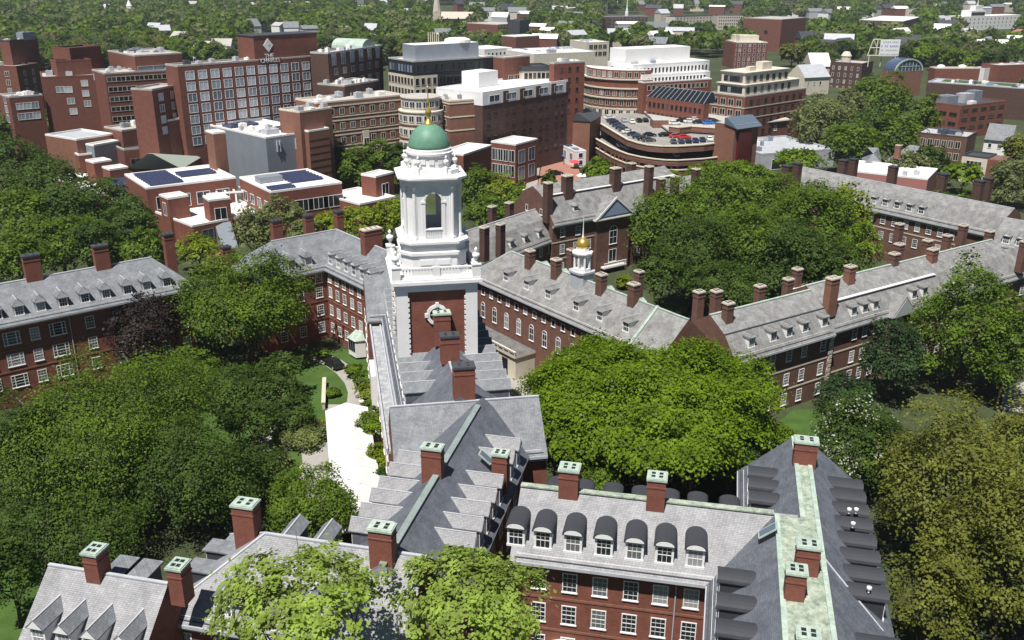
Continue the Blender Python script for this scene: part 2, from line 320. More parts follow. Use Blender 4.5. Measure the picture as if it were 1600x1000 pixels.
# ------------------------------------------------------------------ a pitched-roof wing. A and B: ends of the visible eave, left to right as seen from outside; depth D behind it.
class Wing:
    def __init__(s, name, label, A, B, ze, D, prof, wall=None, roof=None, ends='gg', hip=(1.2, 1.2), L=None, ang=None, over=.55, group=None, cat='building', px=True, deckm=None, cornice=None, ext=(0, 0), endm=None, courses=(), band=None):
        A = at(A[0], A[1], ze) if px else Vector((*A, ze)); B = at(B[0], B[1], ze) if px else Vector((*B, ze))
        s.rot = math.atan2(B.y - A.y, B.x - A.x) if ang is None else R(ang)
        s.u = Vector((math.cos(s.rot), math.sin(s.rot), 0)); s.nv = Vector((-s.u.y, s.u.x, 0))
        A = A - s.u * ext[0]; s.L = (L if L else (B - A).dot(s.u)) + ext[1]; s.A = Vector((A.x, A.y, 0)); s.ze = ze; s.D = D; s.over = over
        s.wall = wall or BRICK; s.roofm = roof or SLATE_SUNLIT; s.prof = prof   # prof: (y, z) from the visible eave to the far eave
        s.root = thing(name, label, cat, s.A, s.rot, group)
        o = over; L_, ends_ = s.L, ends
        s.fx0 = o if ends[0] == 'h' else 0.0; s.fx1 = L_ - (o if ends[1] == 'h' else 0)
        w = MB(); w.box(s.fx0, o, 0, s.fx1, D - o, ze - .06); s.wallob = w.build('wall', s.wall, s.root)
        hl = [hip[0] * (z - ze) if ends[0] == 'h' else 0 for y, z in prof]; hr = [hip[1] * (z - ze) if ends[1] == 'h' else 0 for y, z in prof]
        r = MB(); lo = [(0.0, ze - .05)] + [(y, z + .12) for y, z in prof] + [(D, ze - .05)]
        xl = [0] + hl + [0]; xr = [0] + hr + [0]
        ring0 = [(xl[i], lo[i][0], lo[i][1]) for i in range(len(lo))]; ring1 = [(L_ - xr[i], lo[i][0], lo[i][1]) for i in range(len(lo))]
        n = len(lo)
        for i in range(n):
            j = (i + 1) % n; flat = abs(lo[i][1] - lo[j][1]) < .25 and i not in (0, n - 1, n - 2) and lo[i][1] > ze + 1
            r.poly([ring0[i], ring1[i], ring1[j], ring0[j]], 1 if flat else 0)
        gm = [2 if ends[k] == 'g' else 0 for k in (0, 1)]
        # end faces: split into strips so they stay planar
        r.poly(list(reversed(ring0)) , gm[0]); r.poly(ring1, gm[1])
        s.roof = r.build('roof', [s.roofm, deckm or s.roofm, endm or s.wall], s.root)
        if cornice is not None:
            c = MB(); q = .32; z0, z1 = ze - .62, ze - .065
            c.box(s.fx0 - (q if ends[0] == 'h' else 0), o - q, z0, s.fx1 + (q if ends[1] == 'h' else 0), o - .003, z1)
            if ends[0] == 'h': c.box(s.fx0 - q, o, z0, s.fx0 - .003, D - o, z1)
            if ends[1] == 'h': c.box(s.fx1 + .003, o, z0, s.fx1 + q, D - o, z1)
            c.build('cornice', cornice, s.root)
            gt = MB(); ga, gb = (-.02 if ends[0] == 'h' else .02), L_ + (.02 if ends[1] == 'h' else -.02); gt.box(ga, -.1, ze - .2, gb, .06, ze + .1)
            sl = (prof[1][1] - prof[0][1]) / (prof[1][0] - prof[0][0]); gt.box(ga + .4, .2, ze + .1, gb - .4, .27, ze + .12 + sl * .27 + .05, 1); gt.box(ga + .6, .5, ze + .3, gb - .6, .53, ze + .12 + sl * .53 + .03, 2)
            gt.build('gutter', [LEAD, DARKMETAL, WHITE_ROOF], s.root)
        if courses:
            c = MB()
            for z in courses: c.box(s.fx0 - .05, o - .07, z - .12, s.fx1 + .05, o - .002, z + .12); c.box(s.fx0 - .07, o, z - .12, s.fx0 - .002, D - o, z + .12); c.box(s.fx1 + .002, o, z - .12, s.fx1 + .07, D - o, z + .12)
            c.build('string_course', band or BRICK_TAN, s.root)
    def world(s, x, y, z): return s.A + s.u * x + s.nv * y + Vector((0, 0, z))
    def local(s, p): d = p - s.A; return d.dot(s.u), d.dot(s.nv), d.z
    def on_front(s, px, py):   # (x, z) on the visible facade
        p = hit_plane(px, py, s.world(0, s.over, 0), s.nv); x, y, z = s.local(p); return x, z
    def on_roof(s, px, py, k=0):   # on roof slope k of the profile
        (y0, z0), (y1, z1) = s.prof[k], s.prof[k + 1]
        n = (s.nv * -(z1 - z0) + Vector((0, 0, 1)) * (y1 - y0)); p = hit_plane(px, py, s.world(0, y0, z0 + .12), n); return s.local(p)
    def zroof(s, y):
        for (y0, z0), (y1, z1) in zip(s.prof, s.prof[1:]):
            if y0 - 1e-6 <= y <= y1 + 1e-6: return z0 + (z1 - z0) * (y - y0) / max(1e-6, y1 - y0) + .12
        return s.ze
    def ridge_cap(s, y=None, x0=0, x1=None, w=.22, m=None, z=None, name='ridge_cap'):
        y = s.prof[len(s.prof) // 2][0] if y is None else y; z = s.zroof(y) if z is None else z; x1 = s.L if x1 is None else x1
        MB().box(x0, y - w, z - .06, x1, y + w, z + .07).build(name, m or COPPER, s.root)
    def hip_cap(s, p, q, m=None, r=.16, name='hip_cap'): MB().tube(p, q, r, r, 6).build(name, m or COPPER, s.root)
    def win_px(s, pts, w, h, kind='sash', fm=None, gm=None, dz=0):
        for px, py in pts:
            x, z = s.on_front(px, py); window(s.root, (x, s.over - .003, z - h / 2 + dz), 0, w, h, kind, fm, gm)
    def win_row(s, xs, z, w, h, kind='sash', fm=None, gm=None, side='f'):
        for x in xs:
            if side == 'f': window(s.root, (x, s.over - .003, z - h / 2), 0, w, h, kind, fm, gm)
            elif side == 'l': window(s.root, (s.fx0 - .003, x, z - h / 2), R(-90), w, h, kind, fm, gm)
            elif side == 'r': window(s.root, (s.fx1 + .003, x, z - h / 2), R(90), w, h, kind, fm, gm)
            elif side == 'b': window(s.root, (x, s.D - s.over + .003, z - h / 2), R(180), w, h, kind, fm, gm)
    def dormers(s, xs, y, w, h, kind, rm=None, cm=None, back=False, k=0, **kw):
        (y0, z0), (y1, z1) = (s.prof[k], s.prof[k + 1]); sl = (z1 - z0) / (y1 - y0)
        if back:
            (y0, z0), (y1, z1) = s.prof[-2], s.prof[-1]; sl = (z0 - z1) / (y1 - y0)
        for x in xs:
            yy = s.D - y if back else y
            dormer(s.root, (x, yy, s.zroof(yy)), R(180) if back else 0, sl, w, h, kind, rm or s.roofm, cm or s.roofm, **kw)
    def chim(s, px, py, pt, w, d, k=0, bm=None, cap='copper', y=None, dx=0, rot=0):
        # foot of the near face seen at (px, py) on slope k, top of that face at pt
        x, yy, z = s.on_roof(px, py, k)
        p = hit_plane(px, pt, s.world(0, yy, 0), s.nv); zt = s.local(p)[2]
        return chimney(s.root, x + dx, yy + d / 2, min(z, s.zroof(min(s.D, yy + d))) - .6, zt, w, d, bm, cap, rot)
    def chim2(s, px, py, zb, pt, lx, ly, bm=None, cap='copper', sink=.8, rot=0):
        # foot of the near face seen at (px, py) at height zb; top of that face seen at pt
        P = at(px, py, zb); v = Vector((P.x, P.y, 0)).normalized(); T = hit_plane(px, pt, P, v)
        c = P + v * (abs(v.dot(s.u)) * lx + abs(v.dot(s.nv)) * ly) / 2; x, y, z = s.local(c)
        return chimney(s.root, x, y, zb - sink, T.z, lx, ly, bm, cap, rot)
# ------------------------------------------------------------------ the ground
MB().box(-6000, -300, -2, 6000, 9000, -0.02).build('ground', EARTH)['kind'] = 'structure'
def sheet(name, pts, m, z, px=True):
    P = [at(x, y, z) if px else Vector((x, y, z)) for x, y in pts]
    b = MB(); b.loft([[(p.x, p.y, z - .012) for p in P], [(p.x, p.y, z) for p in P]]); o = b.build(name, m); o['kind'] = 'structure'; return o
SL = .885
def gab(D, ze, zr, yr=None): return [(0, ze), (yr or D / 2, zr), (D, ze)]
# ------------------------------------------------------------------ W1: front range with seven barrel dormers
w1 = Wing('brick_residence', 'pale-slated brick range with seven black barrel dormers in a row above its eave', (796, 876.5), (1107, 916), 13, 10.4, gab(10.4, 13, 17.6), BRICK, SLATE_SUNLIT, 'gg', ext=(0, 7.2), cornice=STONE, courses=(9.05, 5.6), over=.85)
cols = [(842, 912), (890, 920), (937, 927), (985, 934), (1031, 940), (1079, 946)]
xs = [w1.on_front(*p)[0] for p in cols]; xs = [xs[0] - 3.3] + xs
for z in (10.9, 7.4, 3.9): w1.win_row(xs, z, 1.35, 2.0)
dx = [w1.on_roof(px, py)[0] for px, py in ((804, 865), (846, 870), (893, 877), (941, 884), (989, 890), (1036, 896), (1084, 903))]
w1.dormers(dx, 1.05, 1.6, 1.75, 'barrel', MEMBRANE, WHITE)
w1.dormers([x for x in dx[1:]] + [dx[-1] + 2.9], 1.05, 1.6, 1.75, 'barrel', MEMBRANE, WHITE, back=True)
w1.ridge_cap(x0=0, x1=w1.L - 2.0, w=.32, m=COPPER_ROOF)
w1.chim(887, 781, 738, 1.75, 1.5, y=0); w1.chim(1023, 800, 752, 1.6, 1.5)
MB().lathe([(.06, 0), (.06, 1)], 8).build('drainpipe', LEAD, w1.root, (w1.on_front(1056, 925)[0], w1.over - .1, 1)).scale = (1, 1, 11.2)
xh, zh_ = w1.on_front(882, 1003); b = MB(); pr = [(1.9 * math.cos(math.pi * k / 10), 1.5 * math.sin(math.pi * k / 10)) for k in range(11)]
b.loft([[(xh + p, w1.over - .7, zh_ - 1.2 + q) for p, q in pr], [(xh + p, w1.over - .01, zh_ - 1.2 + q) for p, q in pr]]); b.build('arched_hood', WHITE, w1.root)
# ------------------------------------------------------------------ W2: right front wing with the copper deck
rot2 = -102.8; u2 = Vector((math.cos(R(rot2)), math.sin(R(rot2)), 0)); n2 = Vector((-u2.y, u2.x, 0))
nE = at(1343, 760, 13).dot(n2); nNL = at(1153, 737, 13).dot(n2); dNL = at(1245, 735, 17.6).dot(n2); dR = at(1268, 750, 17.6).dot(n2); dSL = at(1220, 900, 17.6).dot(n2); nSL = at(1103, 940, 13).dot(n2)
uN = at(1153, 737, 13).dot(u2); uJ = (w1.world(10, 5.2, 0)).dot(u2)
A = u2 * uN + n2 * nNL
w2n = Wing('brick_residence', 'dark-slated brick wing whose narrow copper ridge strip ends at a lone chimney', (A.x, A.y), (A.x + u2.x, A.y + u2.y), 13, nE - nNL, [(0, 13), (dNL - nNL, 17.6), (dR - nNL, 17.6), (nE - nNL, 13)], BRICK, SLATE_SHADED, 'gg', L=uJ - uN, ang=rot2, px=False, deckm=COPPER_ROOF, endm=SLATE_SHADED, cornice=STONE)
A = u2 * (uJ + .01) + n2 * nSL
w2s = Wing('brick_residence', 'dark-slated brick wing with two brick chimneys on its broad mottled copper deck', (A.x, A.y), (A.x + u2.x, A.y + u2.y), 13, nE - nSL - .01, [(0, 13), (dSL - nSL, 17.6), (dR - nSL, 17.6), (nE - nSL - .01, 13)], BRICK, SLATE_SHADED, 'gg', L=26, ang=rot2, px=False, deckm=COPPER_ROOF, endm=SLATE_SHADED, cornice=STONE, courses=(9.05, 5.6))
rx = [w2n.local(at(*p, 15.4))[0] for p in ((1338, 764), (1343, 783), (1348, 804), (1354, 827), (1360, 852), (1366, 878), (1373, 906), (1381, 935))]
w2n.dormers([x for x in rx if x < w2n.L - .6], .95, 1.6, 1.75, 'barrel', MEMBRANE, MEMBRANE, back=True)
off = uJ - uN
w2s.dormers([x - off for x in rx if x - off > .6] + [rx[-1] - off + 6.3], .95, 1.6, 1.75, 'barrel', MEMBRANE, MEMBRANE, back=True)
w2n.dormers([w2n.local(at(*p, 15.2))[0] for p in ((1160, 745), (1162, 764), (1164, 785))], .95, 1.6, 1.75, 'barrel', MEMBRANE, MEMBRANE)
w2s.dormers([w2s.local(at(*p, 15.2))[0] for p in ((1114, 906), (1110, 946), (1108, 988))], .95, 1.6, 1.75, 'barrel', MEMBRANE, MEMBRANE)
for w_, d0, d1, nn in ((w2n, dNL, dR, nNL), (w2s, dSL, dR, nSL)):
    for dd in (d0, d1): w_.ridge_cap(dd - nn, w=.2, z=17.76, m=COPPER, name='deck_edge')
w2n.chim2(1255, 728, 17.7, 694, 1.3, 2.1)
w2s.chim2(1257, 902, 17.7, 859, 1.3, 1.75); w2s.chim2(1238, 941, 17.7, 899, 1.3, 1.45); w2s.chim2(1256, 1040, 17.7, 1002, 1.3, 1.5)
w2s.win_row([1.8 + 3.2 * k for k in range(8)], 10.9, 1.35, 2.0); w2s.win_row([1.8 + 3.2 * k for k in range(8)], 7.4, 1.35, 2.0)
w2s.win_row([1.8 + 3.2 * k for k in range(8)], 10.9, 1.35, 2.0, side='b')
p = w2s.local(at(1288, 872, 17.7)); q = w2s.local(hit_plane(1380, 986, w2s.world(0, nE - nSL, 13.1), (n2 * 4.6 + Vector((0, 0, 1)) * (nE - dR)).normalized()))
w2s.hip_cap(p, q, LEAD, .07, 'hip_line_strip')  # thin lead strip marks the hip line; the slope beneath stays unbroken
for w_, (px, py) in ((w2s, (1218, 838)),):
    x, y, z = w_.on_roof(px, py, 0); s_ = math.atan2(4.6, dSL - nSL)
    b = MB(); b.box(-.55, -.9, 0, .55, .9, .12); b.box(-.45, -.8, .12, .45, .8, .13, 1); o = b.build('skylight', [COPPER, GLASS_BLUE], w_.root, (x - .6, y - .9, z)); o.rotation_euler = (s_, 0, 0)
for i, (px, py) in enumerate(((1327, 797), (1338, 797), (1333, 819), (1358, 920))):
    P = w2s.local(at(px, py, 16.6)) if i == 3 else w2n.local(at(px, py, 16.6))
    MB().lathe([(.09, 0), (.09, .35), (.2, .36), (.2, .52), (.05, .6)], 10).build('roof_vent', WHITE, (w2s if i == 3 else w2n).root, (P[0], P[1], P[2] - .35))
# ------------------------------------------------------------------ W4: the long central range: south part, cross wing, north part running to the tower
rot4 = -102.8; u4 = Vector((math.cos(R(rot4)), math.sin(R(rot4)), 0)); n4 = Vector((-u4.y, u4.x, 0))
r4 = at(735, 655, 18).dot(n4); uA = at(735, 640, 18).dot(u4) - 3.0
A = u4 * uA + n4 * (r4 - 6.3)
w4s = Wing('brick_residence', 'blue-grey slated range with pale gabled dormers down both slopes and a copper ridge', (A.x, A.y), (A.x + u4.x, A.y + u4.y), 13, 12.2, gab(12.2, 13, 18, 6.3), BRICK, SLATE_SHADED, 'gg', L=(at(603, 885, 18).dot(u4) - uA), ang=rot4, px=False, cornice=STONE, courses=(9.05, 5.6), endm=SLATE_SUNLIT, over=.7)
w4s.ridge_cap(6.3, x0=2, w=.3, m=RIDGE)
lx = [w4s.local(at(px, py, 15.6))[0] for px, py in ((650, 718), (634, 737), (618, 759), (603, 777), (586, 800), (566, 822))]
w4s.dormers(lx, .5, 1.35, 1.9, 'gable', SLATE_SUNLIT, SLATE_SHADED, rise=.95)  # dormer roofs get the sunlit tone, cheeks and main slope the shaded one
rx4 = [w4s.local(at(px, py, 15.6))[0] for px, py in ((816, 700), (806, 720), (784, 757), (772, 779), (760, 800), (747, 823), (733, 848))]
w4s.dormers(rx4, .7, 1.35, 1.9, 'gable', SLATE_SUNLIT, SLATE_SHADED, back=True, rise=.95)
w4s.chim2(677, 752, 17.6, 706, 1.1, 1.9); w4s.chim2(782, 752, 15.7, 715, 1.2, 1.5, sink=1.5); w4s.chim2(600, 890, 17.6, 835, 1.2, 1.9)
x, y, z = w4s.local(at(758, 715, 16.6)); b = MB(); b.box(-.5, -.8, 0, .5, .8, .15); b.box(-.4, -.7, .15, .4, .7, .16, 1)
o = b.build('skylight', [COPPER, GLASS_BLUE], w4s.root, (x, y, z)); o.rotation_euler = (-math.atan2(5, 5.9), 0, 0)
w4s.win_row([4 + 3.1 * k for k in range(7)], 10.9, 1.3, 2.0, side='b'); w4s.win_row([4 + 3.1 * k for k in range(7)], 7.4, 1.3, 2.0, side='b')
w4s.win_row([3 + 3.1 * k for k in range(7)], 10.9, 1.3, 2.0); w4s.win_row([3 + 3.1 * k for k in range(7)], 7.4, 1.3, 2.0)
# cross wing
E_ = at(856, 713, 13); ang = 10.5; uc = Vector((math.cos(R(ang)), math.sin(R(ang)), 0)); A = E_ - uc * 16.4
wc = Wing('brick_residence', 'plain grey cross roof without dormers, a broad dark-capped chimney at its crossing', (A.x, A.y), (E_.x, E_.y), 13, 10.4, gab(10.4, 13, 17.6), BRICK, SLATE_GREY, 'gg', L=16.4, ang=ang, px=False, cornice=STONE)
wc.ridge_cap(w=.15, m=LEAD)
wc.chim2(725, 629, 17.6, 578, 2.3, 1.7, cap='dark', sink=2)
wc.win_row([3, 7.4], 10.8, 1.3, 2.1, side='l'); wc.win_row([3, 7.4], 7.3, 1.3, 2.1, side='l'); wc.win_row([3, 7.4], 10.8, 1.3, 2.1, side='r')
# north part
rot5 = -79.0; u5 = Vector((math.cos(R(rot5)), math.sin(R(rot5)), 0)); n5 = Vector((-u5.y, u5.x, 0))
r5 = (at(690, 532, 18.2).dot(n5) + at(725, 632, 18.2).dot(n5)) / 2; uS = wc.world(8, 5.2, 0).dot(u5); uN5 = uS - 54
A = u5 * uN5 + n5 * (r5 - 6.4)
w4n = Wing('brick_residence', 'blue-grey slated range that passes beneath the white tower, close-set dormers on both slopes', (A.x, A.y), (A.x + u5.x, A.y + u5.y), 13, 13.9, gab(13.9, 13, 18.2, 6.4), BRICK, SLATE_SHADED, 'gg', L=54, ang=rot5, px=False, cornice=STONE, endm=SLATE_SHADED)
def ux(px, py, z): return w4n.local(at(px, py, z))[0]
lx = [ux(*p, 15.6) for p in ((632, 612), (627, 598), (621, 582), (616, 568))]; d_ = (lx[0] - lx[-1]) / 3
w4n.dormers([lx[0] - d_ * k for k in range(15) if True], .9, 1.7, 1.9, 'gable', SLATE_GREY, SLATE_SHADED, rise=.95)
rxx = [ux(*p, 15.6) for p in ((778, 605), (772, 590), (767, 577), (761, 564), (756, 552))]; d_ = (rxx[0] - rxx[-1]) / 4
w4n.dormers([rxx[0] - d_ * k for k in range(10)], .9, 1.7, 1.9, 'gable', SLATE_GREY, SLATE_SHADED, back=True, rise=.95)
w4n.ridge_cap(w=.15, m=LEAD, x1=w4n.L - 2)
w4n.chim2(703, 560, 18.8, 529, 1.5, 2.2, cap='dark'); w4n.chim2(691, 532, 18.9, 493, 1.5, 2.0)
b = MB(); b.box(8, -1.5, 0, 53.2, .5, 11.6); b.box(8, -1.8, 11.602, 53.2, .5, 11.9, 1); b.box(8, -1.9, 11.9, 53.2, -1.65, 12.3, 2); b.box(8, -.4, 11.9, 53.2, -.2, 12.2, 2)
b.build('side_aisle', [BRICK, GUTTER, LEAD], w4n.root)
for k in range(9): window(w4n.root, (12 + 4.6 * k, -1.503, 4.5), 0, 1.4, 2.6, 'sash'); window(w4n.root, (12 + 4.6 * k, -1.503, 8.6), 0, 1.3, 1.9, 'sash')
xq = w4n.local(at(582, 600, 5))[0]; MB().box(xq - 2, -2.3, 0, xq + 4, -1.51, 8).build('white_bay', WHITE, w4n.root)
# ------------------------------------------------------------------ the tower
T0 = at(690, 530, 18.6); rt = 11.0; mt = Vector((-math.sin(R(rt)), math.cos(R(rt)), 0)); HW = 5.0
tc_ = hit_plane(683, 470, T0, mt); tax = Vector((T0.x, T0.y, 0)) + mt * HW + Vector((math.cos(R(rt)), math.sin(R(rt)), 0)) * ((tc_ - T0).dot(Vector((math.cos(R(rt)), math.sin(R(rt)), 0))))
tower = thing('bell_tower', 'white bell tower with green dome and brick shaft rising over the blue-grey roofs', 'tower', (tax.x, tax.y, 0), R(rt))
b = MB(); b.box(-HW + .35, -HW + .35, 0, HW - .35, HW - .35, 25.6); b.build('brick_shaft', BRICK, tower)
b = MB()
for sx in (-1, 1):
    for sy in (-1, 1):
        x0, x1 = sorted((sx * HW, sx * (HW - 1.45))); y0, y1 = sorted((sy * HW, sy * (HW - 1.45))); b.box(x0, y0, 0, x1, y1, 25.0)
        for k in range(16):   # quoin blocks toothing into the brick
            zq = 13.6 + k * .68; e = .16
            xa, xb = sorted((sx * (HW - 1.45), sx * (HW - 1.45 - e)));  b.box(xa, min(sy * HW, sy * (HW - .3)), zq, xb, max(sy * HW, sy * (HW - .3)), zq + .4)
            ya, yb = sorted((sy * (HW - 1.45), sy * (HW - 1.45 - e)));  b.box(min(sx * HW, sx * (HW - .3)), ya, zq, max(sx * HW, sx * (HW - .3)), yb, zq + .4)
b.build('corner_pier', WHITE, tower)
b = MB(); b.box(-HW - .02, -HW - .02, 25.0, HW + .02, HW + .02, 25.75); b.box(-HW - .2, -HW - .2, 25.75, HW + .2, HW + .2, 26.0); b.box(-HW - .55, -HW - .55, 26.0, HW + .55, HW + .55, 26.4); b.box(-HW - .42, -HW - .42, 26.4, HW + .42, HW + .42, 26.65); b.build('cornice', WHITE, tower)
for k in range(4):
    rr = R(90 * k); f = MB(); n = 14
    for i in range(n):   # round window surround
        a, c = 2 * math.pi * i / n, 2 * math.pi * (i + 1) / n
        q = [(1.35 * math.cos(a), 1.35 * math.sin(a)), (1.35 * math.cos(c), 1.35 * math.sin(c)), (.95 * math.cos(c), .95 * math.sin(c)), (.95 * math.cos(a), .95 * math.sin(a))]
        f.loft([[(x, -.22, z) for x, z in q], [(x, 0, z) for x, z in q]])
    for i in range(4):
        a = math.pi / 2 * i + 0; f.box(1.35 * math.cos(a) - .2, -.3, 1.35 * math.sin(a) - .25, 1.35 * math.cos(a) + .2, -.01, 1.35 * math.sin(a) + .25)
    f.box(-.04, -.12, -.95, .04, -.03, .95); f.box(-.95, -.12, -.04, .95, -.03, .04)
    o = f.build('round_window', WHITE, tower, (math.sin(rr) * (HW - .352), -math.cos(rr) * (HW - .352), 21.8), rr)
    b = MB(); b.loft([[(.95 * math.cos(2 * math.pi * i / n), -.04, .95 * math.sin(2 * math.pi * i / n)) for i in range(n)], [(.95 * math.cos(2 * math.pi * i / n), -.004, .95 * math.sin(2 * math.pi * i / n)) for i in range(n)]]); b.build('pane', GLASS_DARK, o)
# balustrade
b = MB(); H0 = 26.65; q = HW - .12
b.box(-q + .6, -q + .6, H0 - .02, q - .6, q - .6, H0 + .12)
for a in range(4):
    def P(x, y): c_, s_ = math.cos(R(90 * a)), math.sin(R(90 * a)); return (x * c_ - y * s_, x * s_ + y * c_)
    def bx(x0, y0, z0, x1, y1, z1):
        (ax, ay), (bx_, by) = P(x0, y0), P(x1, y1); b.box(min(ax, bx_), min(ay, by), z0, max(ax, bx_), max(ay, by), z1)
    bx(-q + .45, -q - .12, H0, q - .45, -q + .22, H0 + .3); bx(-q + .45, -q - .1, H0 + 1.15, q - .45, -q + .2, H0 + 1.35)
    for i in range(22): x = -q + .9 + i * (2 * q - 1.8) / 21; bx(x - .09, -q - .03, H0 + .3, x + .09, -q + .13, H0 + 1.15)
    bx(-.45, -q - .18, H0, .45, -q + .28, H0 + 1.42)
b.build('balustrade', WHITE, tower)
URN = [(.28, 0), (.34, .1), (.16, .25), (.14, .4), (.42, .75), (.5, 1.0), (.42, 1.2), (.16, 1.35), (.12, 1.5), (.26, 1.7), (.05, 2.0)]
for sx in (-1, 1):
    for sy in (-1, 1):
        b = MB(); b.box(-.5, -.5, 0, .5, .5, 1.5); b.box(-.58, -.58, 1.5, .58, .58, 1.66); o = b.build('balustrade_pedestal', WHITE, tower, (sx * q, sy * q, H0))
        MB().lathe(URN, 12).build('urn', WHITE, o, (0, 0, 1.66), smooth=True)
def octa(r, c, z):   # square of half width r with corners cut back by c
    return [(r - c, -r, z), (r, -r + c, z), (r, r - c, z), (r - c, r, z), (-r + c, r, z), (-r, r - c, z), (-r, -r + c, z), (-r + c, -r, z)]
def stack(lst): return [octa(r, c, z) for r, c, z in lst]
b = MB(); b.loft(stack([(4.15, 1.3, H0), (4.15, 1.3, H0 + .9), (3.95, 1.25, H0 + .95), (3.95, 1.25, H0 + 2.5), (4.15, 1.3, H0 + 2.6), (4.15, 1.3, H0 + 2.95), (3.85, 1.2, H0 + 3.05), (3.85, 1.2, H0 + 3.9), (4.25, 1.3, H0 + 4.0), (4.25, 1.3, H0 + 4.3), (3.7, 1.2, H0 + 4.4)])); b.build('belfry_base', WHITE, tower)
for k in range(4):
    rr = R(90 * k); b = MB(); b.box(-1.9, -.12, 0, 1.9, 0, .9); b.box(-1.75, -.16, .12, -.2, -.12, .78); b.box(.2, -.16, .12, 1.75, -.12, .78); b.build('base_panel', WHITE, tower, (math.sin(rr) * 3.952, -math.cos(rr) * 3.952, H0 + 1.25), rr)
# belfry: four walls with arched openings, paired columns at the cut corners
Z1 = H0 + 4.4; HB = 6.6; rb = 3.35
for k in range(4):
    rr = R(90 * k); b = MB(); n = 10; ow, sp = .98, 4.75; W_ = 2.25
    b.box(-W_, -.55, 0, -ow, 0, HB); b.box(ow, -.55, 0, W_, 0, HB); b.box(-ow, -.55, 0, ow, 0, 1.3)
    for i in range(n):
        a, c = math.pi * i / n, math.pi * (i + 1) / n; xa, za = ow * math.cos(a), sp + ow * math.sin(a); xb, zb = ow * math.cos(c), sp + ow * math.sin(c)
        b.loft([[(xa, -.55, za), (xb, -.55, zb), (xb, -.55, HB), (xa, -.55, HB)], [(xa, 0, za), (xb, 0, zb), (xb, 0, HB), (xa, 0, HB)]])
        q_ = 1.22; b.loft([[(xa, -.64, za), (xb, -.64, zb), (xb * q_, -.64, sp + (zb - sp) * q_), (xa * q_, -.64, sp + (za - sp) * q_)], [(xa, -.552, za), (xb, -.552, zb), (xb * q_, -.552, sp + (zb - sp) * q_), (xa * q_, -.552, sp + (za - sp) * q_)]])
    for sx in (-1, 1): b.box(sx * 1.2 - .28, -.7, sp - .25, sx * 1.2 + .28, -.552, sp - .02); b.box(sx * 1.2 - .22, -.65, 0, sx * 1.2 + .22, -.553, sp - .25)
    b.box(-.18, -.74, sp + ow, .18, -.552, sp + ow + .55); b.box(-1.0, -.75, 1.2, 1.0, -.552, 1.34)
    for i in range(9): b.box(-.85 + i * .21 - .05, -.68, .35, -.85 + i * .21 + .05, -.553, 1.2)
    b.build('belfry_arch', WHITE, tower, (math.sin(rr) * (rb - .55), -math.cos(rr) * (rb - .55), Z1), rr)
    a = R(45 + 90 * k); b = MB(); b.box(-1.0, -.3, 0, 1.0, .25, HB); b.build('belfry_pier', WHITE, tower, (math.sin(a) * 3.55, -math.cos(a) * 3.55, Z1), a)
    for sx in (-1, 1):
        c = MB(); c.box(-.34, -.34, 0, .34, .34, .3); c.lathe([(.3, .3), (.3, .42), (.25, .5), (.21, HB - .6), (.24, HB - .55), (.36, HB - .2)], 12); c.box(-.36, -.36, HB - .2, .36, .36, HB)
        c.build('column', WHITE, tower, (math.sin(a) * 3.95 + math.cos(a) * sx * .72, -math.cos(a) * 3.95 + math.sin(a) * sx * .72, Z1), a)
Z2 = Z1 + HB
b = MB(); b.loft(stack([(3.6, 1.15, Z2 - .001), (3.6, 1.15, Z2 + .55), (3.75, 1.2, Z2 + .6), (4.15, 1.3, Z2 + .85), (4.15, 1.3, Z2 + 1.05), (3.2, 1.0, Z2 + 1.2), (3.2, 1.0, Z2 + 1.75), (2.9, .95, Z2 + 1.85)])); b.build('upper_cornice', WHITE, tower)
for k in range(4):
    for sx in (-1, 1):
        a = R(45 + 90 * k + sx * 15); b = MB(); b.box(-.32, -.32, 0, .32, .32, 1.0); o = b.build('urn_pedestal', WHITE, tower, (math.sin(a) * 3.35, -math.cos(a) * 3.35, Z2 + 1.05), R(45 + 90 * k)); MB().lathe([(r * .72, z * .72) for r, z in URN], 10).build('urn', WHITE, o, (0, 0, 1.0), smooth=True)
b = MB(); b.lathe([(2.62, Z2 + 1.83), (2.62, Z2 + 3.3), (2.86, Z2 + 3.4), (2.88, Z2 + 3.65), (2.68, Z2 + 3.7), (2.68, Z2 + 4.0), (2.58, Z2 + 4.05)], 32); b.build('drum', WHITE, tower, smooth=False)
for k in range(16):
    a = 2 * math.pi * k / 16; b = MB(); b.box(-.3, -.08, 0, .3, .08, .5); b.build('drum_ornament', WHITE, tower, (math.sin(a) * 2.65, -math.cos(a) * 2.65, Z2 + 2.4), a)
RD = 2.52; Z3 = Z2 + 4.05
b = MB(); b.lathe([(RD * math.cos(t), Z3 + RD * 1.12 * math.sin(t)) for t in [math.pi / 2 * i / 14 for i in range(14)]] + [(.2, Z3 + RD * 1.12)], 40); b.build('dome', GREENDOME, tower, smooth=True)
zt_ = Z3 + RD * 1.1
b = MB(); b.lathe([(.75, zt_ - .18), (.62, zt_ + .1), (.3, zt_ + .45), (.18, zt_ + .8), (.2, zt_ + 1.0), (.36, zt_ + 1.25), (.36, zt_ + 1.5), (.14, zt_ + 1.75), (.1, zt_ + 2.3), (.22, zt_ + 2.5), (.08, zt_ + 2.75), (.04, zt_ + 4.0), (.1, zt_ + 4.1), (.02, zt_ + 4.4)], 12); b.build('finial', GOLD, tower, smooth=True)
